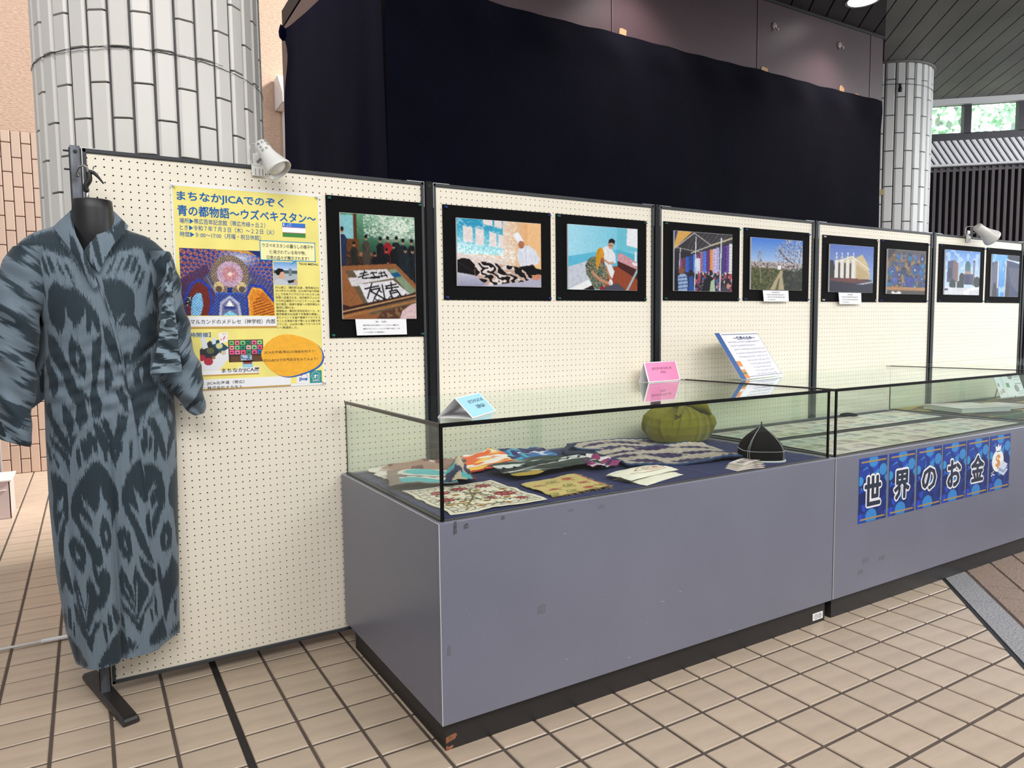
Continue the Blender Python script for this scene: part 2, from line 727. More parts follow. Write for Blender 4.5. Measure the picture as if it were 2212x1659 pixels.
MB().box(0.3165, 0.3375, -2.4, 4.9, -0.006, -0.0015).build('expansion_joint', M_dark_strip, floor)


def g2(s, t):
    p = G_D * s + G_N * t
    return (p[0], p[1])


def gquad(mb, s0, s1, t0, t1, z0, z1):
    mb.hull_prism([(*g2(s0, t0), 0), (*g2(s0, t1), 0), (*g2(s1, t1), 0), (*g2(s1, t0), 0)], EZ * z0, EZ * z1)


mb = MB()
gquad(mb, 0.2, 5.0, 2.979, 2.9985, -0.02, -0.0025)
mb.build('drain_slot', M_black, floor)
for k in range(6):
    mb = MB()
    gquad(mb, 0.25 + 0.8 * k, 0.25 + 0.8 * k + 0.797, 2.9985, 3.1155, -0.01, 0.0005)
    mb.build('granite_slab', M_granite, floor)
for i in range(8):
    for k in range(24):
        s0, t0 = 0.85 + 0.154 * k, 3.127 + 0.154 * i
        if not in_view((*g2(s0 + .07, t0 + .07), 0), 150):
            continue
        mb = MB()
        V, F = tile_geo([np.array(g2(s0 + 0.004, t0 + 0.004)), np.array(g2(s0 + 0.15, t0 + 0.004)), np.array(g2(s0 + 0.15, t0 + 0.15)), np.array(g2(s0 + 0.004, t0 + 0.15))][::-1])
        mb.add(V, [f[::-1] for f in F])
        mb.build('studded_tile', M_antislip, floor)

# ---------------------------------------------------------------- back-left wall: salmon tile below, peach plaster above
wall_left = tag(MB().box(-4.5, 4.0, 4.93, 5.1, -0.1, 3.12).build('wall_left', M_wallgrout, world=True), kind='structure')
wall_left['label'] = 'salmon vertical tile wall behind the robe'
me = None
PW, PH = 0.0775, 0.262
for i in range(30):
    x = -1.16 + i * PW
    off = (i % 2) * 0.5 * PH
    for j in range(-1, 12):
        z0 = max(j * PH + off, 0.0) + 0.003
        z1 = min((j + 1) * PH + off, 3.12) - 0.004
        if z1 - z0 < 0.03 or z0 > 3.1:
            continue
        if x > 0.75 or not in_view((x, 4.9, (z0 + z1) / 2), 90):
            continue
        if abs(z1 - z0 - (PH - 0.007)) < 1e-4 and me is not None:
            o = bpy.data.objects.new('wall_tile', me)
            COL.objects.link(o)
            o.parent = wall_left
            o.location = (x + PW / 2, 4.93, z0)
        else:
            b = MB().bbox(-PW / 2 + .0035, PW / 2 - .0035, -0.014, 0.004, 0, z1 - z0, 0.004)
            m_ = raw_mesh('wall_tile', b.V, np.concatenate([np.array(f) for f in b.F]), [len(f) for f in b.F])
            o = link('wall_tile', m_, M_walltile, wall_left, (x + PW / 2, 4.93, z0))
            if abs(z1 - z0 - (PH - 0.007)) < 1e-4:
                me = m_
wall_back = tag(MB().box(-4.5, 6.0, 4.96, 5.15, 3.12, 6.2).build('wall_back', M_plaster, world=True), kind='structure')
wall_back['label'] = 'upper wall of peach scratched plaster'

# a lit box lamp on that wall with a white post under it
wl = empty('wall_sign_lamp', (1.95, 4.9, 2.3), 'white box lamp on the peach wall beside the navy drape', 'lamp')
mb = MB()
mb.hull_prism([(1.86, 4.62, 3.63), (1.86, 4.95, 3.63), (1.86, 4.95, 3.95), (1.86, 4.80, 3.95), (1.86, 4.62, 3.72)], EX * 0, EX * 0.9)
mb.build('lamp_body', M_white_paint, wl)
MB().box(1.88, 2.74, 4.66, 4.92, 3.618, 3.63).build('diffuser', mat('frosted_acrylic', (236, 228, 224), 0.4), wl)
MB().bbox(1.93, 1.965, 4.86, 4.95, 2.2, 3.62).build('post', M_white_paint, wl)

# ---------------------------------------------------------------- round tiled columns


def column(name, cx, cy, r, z0, z1, mt, label, ang0, lo, ph):
    root = MB()
    n = 48
    root.lathe([(r, z0), (r, z1)], (cx, cy, 0), n=n)
    root = tag(root.build(name, M_colgrout, world=True, smooth=False), kind='structure')
    root['label'] = label
    root['category'] = 'column'
    N = 36
    pw = 2 * math.pi * r / N
    cache = {}
    rest = MB()
    for i in range(N):
        g = 2 * math.pi * i / N
        facing = math.cos(g - ang0)
        off = (i % 2) * 0.5 * PH + ph
        for j in range(-2, 14):
            a, b = j * PH + off, (j + 1) * PH + off
            a, b = max(a, z0 + .001), min(b, z1)
            if b - a < 0.02:
                continue
            L = round(b - a - 0.008, 4)
            if L not in cache:
                w = pw / 2 - 0.0042
                c = 0.0085
                prof = [(-w, 0.0), (-w + 0.001, 0.006), (-w + c, 0.0135), (w - c, 0.0135), (w - 0.001, 0.006), (w, 0.0)]
                V = [(y, x, z) for z in (0, L) for x, y in prof]
                k = len(prof)
                F = [tuple(range(k)), tuple(range(k, 2 * k))[::-1]] + [(q, k + q, k + q + 1, q + 1) for q in range(k - 1)]
                cache[L] = (V, F, None)
            V, F, m_ = cache[L]
            if facing > -0.15 and b > lo:
                if m_ is None:
                    m_ = raw_mesh('column_tile', V, np.concatenate([np.array(f) for f in F]), [len(f) for f in F])
                    m_.materials.append(mt)
                    cache[L] = (V, F, m_)
                o = bpy.data.objects.new('column_tile', m_)
                COL.objects.link(o)
                o.parent = root
                o.location = (cx + r * math.cos(g), cy + r * math.sin(g), a + 0.004)
                o.rotation_euler = (0, 0, g)
            else:
                cg, sg = math.cos(g), math.sin(g)
                rest.add([(cx + (r + x) * cg - y * sg, cy + (r + x) * sg + y * cg, z + a + 0.004) for x, y, z in V], F)
    tag(rest.build('column_tile_rest', mt, root), kind='stuff')
    return root


COL_L = (0.288, 0.785, 0.443)
column('column', COL_L[0], COL_L[1], COL_L[2], 0.0, 5.6, M_coltile, 'thick round column clad in ivory tiles behind the robe', -1.65, 1.05, 0.10)
COL_R = (5.615, 0.815, 0.415)
column('column', COL_R[0], COL_R[1], COL_R[2], 0.0, 3.2, M_coltile_cool, 'round white tiled column beyond the navy drape under grey ceiling', -2.64, 1.05, 0.055)
MB().lathe([(0.445, 3.186), (0.445, 3.199)], (COL_R[0], COL_R[1], 0), n=48).build('trim_1', M_ceil_board, world=True)['kind'] = 'structure'

# wires wound around the columns
M_wire = mat('black_wire', (18, 17, 18), 0.5)


def ring_wire(mb, col, zf, a0, a1, r, extra=0.016, n=60):
    P = []
    for k in range(n + 1):
        a = a0 + (a1 - a0) * k / n
        P.append((col[0] + (col[2] + extra) * math.cos(a), col[1] + (col[2] + extra) * math.sin(a), zf(k / n) + 0.0012 * math.sin(k * 2.1)))
    mb.tube(P, r, 5)


mb = MB()
ring_wire(mb, COL_L, lambda t: 2.318 + 0.005 * math.sin(7 * t), math.pi * 1.02, math.pi * 2.05, 0.0011)
ring_wire(mb, COL_L, lambda t: 2.316 + 0.006 * math.sin(9 * t + 1), math.pi * 1.02, math.pi * 1.66, 0.0008, 0.018)
ring_wire(mb, COL_L, lambda t: 2.321 + 0.004 * math.sin(12 * t + 2), math.pi * 1.1, math.pi * 1.66, 0.0008, 0.019)
q = (COL_L[0] + .435 * math.cos(math.pi * 1.66), COL_L[1] + .435 * math.sin(math.pi * 1.66), 2.316)
mb.tube(curve_pts([(q[0] - .01, q[1], q[2]), (q[0] + .008, q[1] - .008, q[2] + .008), (q[0] + .022, q[1], q[2] + .004), (q[0] + .012, q[1] - .006, q[2] - .004), (q[0] + .03, q[1] + .004, q[2] + .002)], 5), 0.0012, 5)
q2 = (COL_L[0] + .437 * math.cos(math.pi * 1.55), COL_L[1] + .437 * math.sin(math.pi * 1.55), 2.335)
mb.tube(curve_pts([q2, (q2[0] + .02, q2[1] - .006, q2[2] + .012), (q2[0] + .012, q2[1] - .01, q2[2] + .035), (q2[0] - .02, q2[1] - .006, q2[2] + .045)], 5), 0.0007, 4)
tag(mb.build('binding_wire', M_wire), 'thin black wire twisted around the ivory column above the peg panel', 'wire')
mb = MB()
ring_wire(mb, COL_R, lambda t: 3.045 - 0.02 * t - 0.008 * math.sin(3.1 * t), math.pi * 0.95, math.pi * 1.95, 0.0022)
tag(mb.build('binding_wire', M_wire), 'black wire looped around the white column beyond the drape', 'wire')
a = -2.12
q = np.array((COL_R[0] + .432 * math.cos(a), COL_R[1] + .432 * math.sin(a), 3.03))
tag(MB().lathe([(0, 0), (.012, .002), (.014, .02), (.008, .045), (.012, .06), (0, .065)], q - np.array([0, 0, .06]), (0, 0, 1), 8, False).build('wire_clip', M_wire), 'small black clip holding the wire on the white column', 'clip')
a = -2.42
q = np.array((COL_R[0] + .43 * math.cos(a), COL_R[1] + .43 * math.sin(a), 2.24))
tg_ = np.array([-math.sin(a), math.cos(a), 0])
tag(MB().hull_prism([q - tg_ * .04 - EZ * .018, q + tg_ * .035 - EZ * .02, q + tg_ * .04 + EZ * .02, q - tg_ * .035 + EZ * .018], np.array([math.cos(a), math.sin(a), 0]) * 0, np.array([math.cos(a), math.sin(a), 0]) * .003).build('tape_scrap', mat('yellowed_tape', (206, 190, 140), .6)), 'yellowed tape patch on the white column beside the drape edge', 'tape')
# round sensor disc stuck to the left column
a = math.pi * 1.185
q = np.array((COL_L[0] + .43 * math.cos(a), COL_L[1] + .43 * math.sin(a), 2.352))
tag(MB().lathe([(0.0, -.004), (0.024, -.003), (0.026, 0.004), (0.022, 0.008), (0, 0.009)], q, (math.cos(a), math.sin(a), 0.05), 20, False).build('sensor_disc', mat('grey_plastic', (138, 132, 126), 0.5)), 'round grey disc fixed on the ivory tiled column', 'disc')

# ---------------------------------------------------------------- brown bulkhead with navy drape
BX0, BX1, BY = 1.177, 4.845, 0.262
bulk = tag(MB().box(BX0 + 0.012, BX1 - 0.01, BY + 0.012, 1.98, 0.05, 3.2).build('wall_front', M_black, world=True), kind='structure')
bulk['label'] = 'dark brown panelled bulkhead above the navy drape'
for x0, x1 in ((BX0, 2.441), (2.449, 3.564), (3.572, 4.700), (4.706, BX1)):
    MB().bbox(x0, x1, BY, BY + 0.014, 0.3, 3.195, 0.003).build('wall_panel', M_brown, bulk)
MB().bbox(BX0 - 0.004, BX0 + 0.012, BY + 0.002, 1.98, 0.3, 3.195, 0.003).build('wall_panel', M_brown, bulk)
MB().bbox(BX1 - 0.01, BX1 + 0.004, BY + 0.002, 1.98, 0.05, 3.195, 0.003).build('wall_panel', M_brown, bulk)
M_joint = mat('brushed_joint_strip', (112, 96, 98), 0.35, metal=0.4)
for x in (2.445, 3.568, 4.703):
    MB().box(x - .0045, x + .0045, BY - 0.003, BY + 0.004, 0.3, 3.19).build('joint_strip', M_joint, bulk)
MB().box(BX0 - .004, BX1 + .004, BY - 0.006, BY + 0.01, 3.183, 3.2).build('trim_2', M_black, bulk)

# drape: two lengths of navy cloth, front and left return
nu, nv = 150, 60
u = np.linspace(0, 1, nu)[None, :]
v = np.linspace(0, 1, nv)[:, None]
W = noise2(nv, nu, (14, 9), 3) + 0.6 * noise2(nv, nu, (5, 20), 4)
P = np.empty((nv, nu, 3))
ztop = 2.765 + 0.0025 * np.sin(u * 21) + 0.002 * np.sin(u * 97 + 1) + 0.006 * (1 - u)
P[..., 0] = 1.166 + (4.826 - 1.166) * u - 0.006 * v * (u > 0.97)
P[..., 1] = BY - 0.006 - 0.020 * W * (0.15 + 0.85 * v) - 0.012 * np.exp(-((v - 0.03) / 0.03) ** 2) * (1 + 0.6 * np.sin(u * 60))
P[..., 2] = ztop - (2.765 - 0.42) * v
P2 = P[::-1] + np.array([0, 0.004, 0])
dr = sheet('drape', np.concatenate([P, P2]), np.ones((2 * nv, nu, 3)), None)
dr.data.materials.append(M_navy)
tag(dr, 'wide navy cotton cloth hung flat along the front of brown bulkhead', 'drape')
nu = 60
u = np.linspace(0, 1, nu)[None, :]
W = noise2(nv, nu, (30, 7), 9) + 0.5 * noise2(nv, nu, (9, 14), 10)
P = np.empty((nv, nu, 3))
yy = BY - 0.016 + (1.845 - BY) * u
ztop = 2.885 + 0.25 * u
P[..., 0] = 1.160 - 0.03 * (W - 0.6) * (0.4 + v) - 0.05 * np.clip((u - 0.86) / 0.14, 0, 1) * (0.4 + 0.6 * v)
P[..., 1] = yy + 0.03 * v * (u > 0.9) - 0.10 * np.clip((u - 0.8) / 0.2, 0, 1) * np.exp(-((v - 0.07) / 0.05) ** 2)
P[..., 2] = ztop - (ztop - 0.42) * v
P2 = P[::-1] + np.array([0.004, 0, 0])
dr = sheet('drape', np.concatenate([P, P2]), np.ones((2 * nv, nu, 3)), None)
dr.data.materials.append(mat('navy_drape_shaded', (6, 7, 34), 0.97, spec=0.03, sheen=0.03, var=0.05, vscale=4))  # same navy cloth as the front; its unlit side is put into the colour
tag(dr, 'deep blue cloth covering the left return of the brown bulkhead', 'drape')
# knotted corner of the left cloth
tag(MB().lathe([(0.0, 0), (0.022, 0.008), (0.032, 0.03), (0.026, 0.06), (0.012, 0.085), (0, 0.10)], (1.150, 1.795, 3.06), (-0.3, 0, 1), 14, False).build('drape_knot', MATS['navy_drape_shaded'], smooth=True), 'bunched knot at the upper corner of deep blue cloth', 'knot')

# round hooks and torn tape left on the bulkhead
M_chrome = mat('worn_chrome', (196, 192, 190), 0.25, metal=0.9)
for x, z, lb in ((2.98, 3.13, 'between the two wide brown panel joints'), (3.715, 3.052, 'just right of a brown panel joint'), (4.359, 3.055, 'above the largest tape scrap')):
    h = empty('wall_hook', (x, BY, z), 'round clear hook stuck on brown bulkhead ' + lb, 'hook', 'hooks on the brown bulkhead')
    MB().lathe([(0.0, 0), (0.021, 0.0), (0.022, 0.004), (0.018, 0.007), (0, 0.008)], (x, BY, z), (0, -1, 0), 18, False).build('disc', mat('clear_plastic', (176, 158, 158), 0.15, spec=0.8), h, smooth=True)
    MB().tube(curve_pts([(x + .004, BY - .006, z - .006), (x + .004, BY - .012, z - .024), (x + .006, BY - .022, z - .026), (x + .008, BY - .024, z - .012)], 4), 0.003, 6).build('lip', M_chrome, h)
M_tape = mat('beige_masking_tape', (202, 160, 118), 0.7, var=0.1, vscale=30)
for x, z, w, h, lb in ((2.49, 2.797, .05, .012, 'small beige tape scrap on the drape edge at the brown panel joint nearest the column'), (4.365, 2.777, .05, .03, 'largest crumpled beige tape scrap standing above the drape edge'), (4.53, 2.767, .05, .012, 'low beige tape scrap beside the largest scrap on the drape'), (3.60, 2.785, .06, .014, 'torn beige tape scrap where the middle panel joint meets the drape'), (4.69, 2.762, .06, .008, 'thin beige tape strip at the drape end beside the white column')):
    mb = MB().hull_prism([(x, BY - .004, z - .02), (x + w * .95, BY - .004, z - .022), (x + w, BY - .004, z + h * .5), (x + w * .3, BY - .004, z + h), (x + w * .05, BY - .004, z + h * .55)], EY * 0, EY * 0.003)
    tag(mb.build('tape_scrap', M_tape), lb, 'tape', 'tape scraps along the drape')

# ---------------------------------------------------------------- ceilings: boards at 45 degrees
ZC = 3.2
D45 = np.array([math.sqrt(.5), math.sqrt(.5)])
N45 = np.array([math.sqrt(.5), -math.sqrt(.5)])
BOUND = np.array([4.3238 - 4.8431, -0.0571 - 0.2506])
BOUND /= np.linalg.norm(BOUND)
BN = np.array([-BOUND[1], BOUND[0]])
if BN @ np.array([1, -1]) > 0:
    BN = -BN
B_D = BN @ np.array([4.8431, 0.2506])
ceil = tag(MB().hull_prism([(1.18, -2.2, ZC), (9.0, -2.2, ZC), (9.0, -1.02, ZC), (5.3, 1.86, ZC), (1.18, 1.98, ZC)], EZ * 0.022, EZ * 0.12).build('ceiling', M_black, world=True), kind='structure')
ceil['label'] = 'grey and brown boarded ceiling with dark gaps'
WP0 = np.array([6.59, 0.857])
WD = np.array([0.7885, -0.615])
WN = np.array([0.615, 0.7885])
BP = 0.1215
for k in range(-8, 60):
    t0 = 2.668 + BP * (k - 4)
    for side in (0, 1):
        pl = [N45 * (t0 + 0.004) + D45 * -2.0, N45 * (t0 + BP - 0.004) + D45 * -2.0, N45 * (t0 + BP - 0.004) + D45 * 7.5, N45 * (t0 + 0.004) + D45 * 7.5]
        # brown boards lie on the BN side, grey boards on the other
        pl = clip_half(pl, -BN if side == 0 else BN, -B_D if side == 0 else B_D)
        if len(pl) >= 3 and side == 0:
            pl = clip_half(pl, np.array([0., 1.]), BY)
        if len(pl) >= 3 and side == 1:
            pl = clip_half(pl, WN, WN @ WP0 + 0.01)
        if len(pl) >= 3:
            pl = clip_half(pl, np.array([-1., 0.]), -1.2)
        if len(pl) >= 3:
            pl = clip_half(pl, np.array([0., -1.]), 1.9)
        if len(pl) >= 3:
            pl = clip_half(pl, np.array([1., 0.]), 9.0)
        if len(pl) < 3:
            continue
        A = 0.5 * abs(sum(pl[q][0] * pl[(q + 1) % len(pl)][1] - pl[(q + 1) % len(pl)][0] * pl[q][1] for q in range(len(pl))))
        if A < 0.004:
            continue
        mb = MB().hull_prism([(*p, ZC) for p in pl], EZ * 0, EZ * 0.018)
        mb.build('ceiling_board', M_brown_board if side == 0 else M_ceil_board, ceil)

# recessed downlights in the brown ceiling
M_lamp = bpy.data.materials.new('lit_lamp_glass')
M_lamp.use_nodes = True
_b = M_lamp.node_tree.nodes['Principled BSDF']
_b.inputs['Emission Color'].default_value = (1.0, 0.90, 0.88, 1)
_b.inputs['Emission Strength'].default_value = 5.0
for x, y in ((4.19, 0.005), (2.55, 0.02)):
    dl = empty('downlight', (x, y, ZC), 'round downlight glowing in brown ceiling ' + ('near the grey ceiling edge' if x > 3 else 'above the market photo'), 'downlight', 'downlights of the brown ceiling')
    MB().lathe([(0.085, 0.0), (0.098, -0.004), (0.102, 0.0), (0.085, 0.0)], (x, y, ZC - .002), n=28, cap=False).build('rim', M_chrome, dl, smooth=True)
    MB().lathe([(0.0, -0.004), (0.06, -0.006), (0.084, -0.002), (0.085, 0.002), (0, 0.002)], (x, y, ZC - .003), n=28, cap=False).build('lens', M_lamp, dl, smooth=True)
    sp = bpy.data.lights.new('downlight_beam', 'SPOT')
    sp.energy = 30
    sp.color = (1.0, 0.84, 0.84)
    sp.spot_size = rad(120)
    sp.spot_blend = 0.8
    sp.shadow_soft_size = 0.07
    so = bpy.data.objects.new('downlight_beam', sp)
    COL.objects.link(so)
    so.location = (x, y, ZC - 0.03)

# ---------------------------------------------------------------- far window wall with louvres


def wp(s, z, t=0.0):
    p = WP0 + WD * s - WN * t
    return np.array([p[0], p[1], z])


def wbox(mb, s0, s1, z0, z1, t0, t1):
    mb.hull_prism([wp(s0, z0), wp(s1, z0), wp(s1, z1), wp(s0, z1)], np.array([*(-WN * t0), 0]), np.array([*(-WN * t1), 0]))


mb = MB()
wbox(mb, -1.6, 3.0, -0.1, 2.62, -0.12, -0.06)
wbox(mb, -1.6, 3.0, 2.60, 2.91, -0.06, 0.0)
wbox(mb, -1.6, 3.0, 3.155, 3.6, -0.06, 0.0)
wall_right = tag(mb.build('wall_right', M_alu, world=True), kind='structure')
wall_right['label'] = 'far window wall with dark vertical louvres'
mb = MB()
wbox(mb, -1.6, 3.0, 3.152, 3.199, -0.02, 0.03)
tag(mb.build('trim_3', M_white_paint, world=True), kind='structure')
M_pane = glass_mat('window_glass', (0.93, 0.96, 0.97))
edges = [-1.2, -0.83, -0.77, -0.40, -0.34, -0.06, 0.0, 0.275, 0.334, 0.706, 0.768, 1.14, 1.20, 1.57]
for n, k in enumerate(range(0, len(edges) - 1, 2)):
    w = empty('window_%d' % (n + 1), wp(edges[k], 2.912), None, None, None, 'structure')
    w['label'] = 'clerestory window pane under the grey ceiling'
    mb = MB()
    wbox(mb, edges[k] - 0.005, edges[k + 1] + 0.005, 2.905, 3.158, -0.035, -0.029)
    mb.build('pane', M_pane, w)
    mb = MB()
    wbox(mb, edges[k + 1], edges[k + 2] if k + 2 < len(edges) else edges[k + 1] + .06, 2.90, 3.16, -0.05, 0.0)
    mb.build('mullion', M_alu, w)
# slanting slatted screen under the windows
M_slat = mat('white_screen_slat', (250, 250, 254), 0.5)
scr = empty('slatted_screen', wp(0.4, 2.63), 'white diagonal slats screen below the clerestory windows', 'screen')
mb = MB()
wbox(mb, -1.0, 2.6, 2.632, 2.845, -0.005, 0.002)
mb.build('backing', mat('screen_backing_grey', (74, 76, 78), 0.7), scr)  # even grey board behind the slats
mb = MB()
wbox(mb, -1.0, 2.6, 2.618, 2.636, 0.0, 0.05)
mb.build('rail', M_white_paint, scr)
for k in range(-16, 46):
    s = 0.028 + 0.0507 * k
    mb = MB()
    mb.hull_prism([wp(s, 2.842), wp(s + 0.028, 2.842), wp(s + 0.161, 2.634), wp(s + 0.132, 2.634)], np.array([*(-WN * 0.003), 0]), np.array([*(-WN * 0.022), 0]))
    mb.build('slat', M_slat, scr)
lou = empty('louvre_wall', wp(0.4, 0.0), 'dark vertical slat louvre wall behind the far peg panels', 'louvre')
mb = MB()
wbox(mb, -1.0, 2.6, 2.575, 2.595, -0.03, 0.01)
mb.build('rail', M_louver, lou)
for k in range(-18, 48):
    s = 0.040 + 0.0517 * k
    mb = MB()
    wbox(mb, s, s + 0.024, 0.0, 2.612, -0.055, 0.012)
    mb.build('slat', M_louver, lou)

# ---------------------------------------------------------------- trees outside the clerestory
M_leaf = mat('bright_foliage', (232, 242, 230), 0.7, var=0.25, vscale=3, c2=(176, 214, 186))
_b = M_leaf.node_tree.nodes['Principled BSDF']
M_bark = mat('bark', (90, 74, 60), 0.9)
for n, (s, dist, h, r) in enumerate(((-1.25, 3.0, 4.3, 1.1), (1.5, 2.9, 4.4, 1.18), (4.3, 3.2, 4.5, 1.15))):
    c = wp(s, 0, -dist)
    t = empty('garden_tree', c, ['round pale green tree outside the clerestory beside the white column', 'leafy bright green tree outside the wider clerestory pane', 'bushy tree outside at the far end of the window wall'][n], 'tree', 'trees outside the clerestory')
    MB().tube([c, c + np.array([.1, .05, h * .5]), c + np.array([.05, .1, h * .75])], [.13, .1, .05], 8).build('trunk', M_bark, t)
    rg = np.random.default_rng(50 + n)
    K = 5200
    d = rg.normal(size=(K, 3))
    d /= np.linalg.norm(d, axis=1, keepdims=True)
    q = c + np.array([0, 0, h * 0.72]) + d * (r * rg.uniform(0.55, 1.0, (K, 1)) ** 0.6) * np.array([1, 1, 0.95]) * (1 + 0.18 * np.sin(d[:, :1] * 9) * np.cos(d[:, 2:] * 8))
    a = rg.normal(size=(K, 3))
    a /= np.linalg.norm(a, axis=1, keepdims=True)
    b = np.cross(a, d)
    b /= np.linalg.norm(b, axis=1, keepdims=True) + 1e-9
    L = 0.07
    V = np.stack([q - a * L, q + b * L * .5, q + a * L, q - b * L * .5], 1).reshape(-1, 3)
    me_ = raw_mesh('foliage', V - np.array(c), np.arange(4 * K), np.full(K, 4))
    tag(link('foliage', me_, M_leaf, t), kind='stuff')
tag(MB().box(5.0, 30, 2.0, 30, -0.3, -0.2).build('garden_ground', mat('garden_soil', (120, 130, 96), 0.95, var=0.1), world=True), kind='structure')

# ================================================================== peg panels and posts
M_peg = mat('cream_pegboard', (240, 231, 213), 0.55, spec=0.3, var=0.015, vscale=2.5)
M_mdf = mat('dark_fibre_core', (24, 20, 18), 0.95)
M_frame = mat('charcoal_panel_frame', (66, 68, 71), 0.55, spec=0.25, var=0.04)
M_post = mat('black_steel_post', (20, 20, 23), 0.55, spec=0.2, var=0.08)
M_post_worn = mat('scuffed_steel_post', (112, 116, 124), 0.42, metal=0.3, var=0.25, vscale=18, stretch=(3, 1, 1), c2=(62, 64, 70))
M_edge = mat('bright_corner_cap', (176, 178, 180), 0.35, metal=0.5)
PITCH = 0.025
ZR0 = 1.8225
NC, NR = 49, 71
# one perforated board, drilled through
hr, dep = 0.0028, 0.005
ang = (np.arange(8) + 0.5) * math.pi / 4
oc = np.stack([np.cos(ang), np.sin(ang)], 1) * hr
cc = np.array([(1, 1), (-1, 1), (-1, -1), (1, -1)]) * PITCH / 2
cell = np.concatenate([np.c_[cc[:, 0], np.zeros(4), cc[:, 1]], np.c_[oc[:, 0], np.zeros(8), oc[:, 1]], np.c_[oc[:, 0], np.full(8, dep), oc[:, 1]]])
# octagon vertices 0..7 start at 22.5 deg; corners at 45,135,225,315
cf = []
for k in range(4):
    o0, o1 = 4 + (2 * k) % 8, 4 + (2 * k + 1) % 8
    o2 = 4 + (2 * k + 2) % 8
    cf.append([k, o0, o1])
    cf.append([k, o1, o2, (k + 1) % 4])
for k in range(8):
    cf.append([4 + k, 12 + k, 12 + (k + 1) % 8, 4 + (k + 1) % 8])
ii, jj = np.meshgrid(np.arange(NC), np.arange(NR))
cen = np.stack([ii.ravel() * PITCH, np.zeros(NC * NR), -jj.ravel() * PITCH], 1)
PV = (cen[:, None, :] + cell[None]).reshape(-1, 3)
fl = np.concatenate([np.array(f) for f in cf])
fs = np.array([len(f) for f in cf])
PL = (fl[None] + 20 * np.arange(NC * NR)[:, None]).ravel()
PEG = raw_mesh('pegboard', PV, PL, np.tile(fs, NC * NR))
PEG.materials.append(M_peg)
PX = [0.0, 1.268, 2.534, 3.80, 5.066]
DESC = ['with the yellow poster and one upright photo', 'carrying two hospital photos', 'carrying the market and orchard photos', 'carrying the theatre and pottery photos', 'carrying photos of blue tiled towers']
for n, px in enumerate(PX):
    root = empty('peg_panel', (px + 0.6, 0.0, 0.05), 'cream pegboard display panel ' + DESC[n], 'panel', 'peg panels in a row')
    o = bpy.data.objects.new('pegboard', PEG)
    COL.objects.link(o)
    o.parent = root
    o.location = Vector((px, 0, ZR0)) - root.location
    x0, x1, z0, z1 = px - 0.0125, px + 1.2125, 0.048, 1.851
    MB().box(x0 + .004, x1 - .004, 0.026, 0.032, z0 + .004, z1 - .004).build('core_board', M_mdf, root)
    # unperforated margins above the first and below the last row of holes
    MB().box(x0 + .008, x1 - .008, 0.0, 0.005, ZR0 + 0.0125, z1 - .004).build('board_margin', M_peg, root)
    MB().box(x0 + .008, x1 - .008, 0.0, 0.005, z0 + .004, ZR0 - 70.5 * PITCH).build('board_margin', M_peg, root)
    f = MB().bbox(x0, x1, -0.007, 0.034, z1 - 0.013, z1, .0015)
    f.bbox(x0, x1, -0.007, 0.034, z0, z0 + 0.012, .0015)
    f.bbox(x0, x0 + 0.012, -0.007, 0.034, z0, z1, .0015)
    f.bbox(x1 - 0.012, x1, -0.007, 0.034, z0, z1, .0015)
    f.build('panel_frame', M_frame, root)
    for xa, xb in ((x0 - .0006, x0 + 0.075), (x1 - 0.075, x1 + .0006)):
        c = MB().box(xa, xb, -0.0076, 0.0346, z1 - 0.0005, z1 + 0.0016)
        if n == 0 and xa < 0:
            c.box(xa, xa + .0016, -0.0078, 0.0346, z0, z1)
        else:
            xe = xa if xa < px else xb - .0016
            c.box(xe, xe + .0016, -0.0078, 0.0346, z1 - 0.10, z1)
        c.build('corner_cap', M_edge, root)
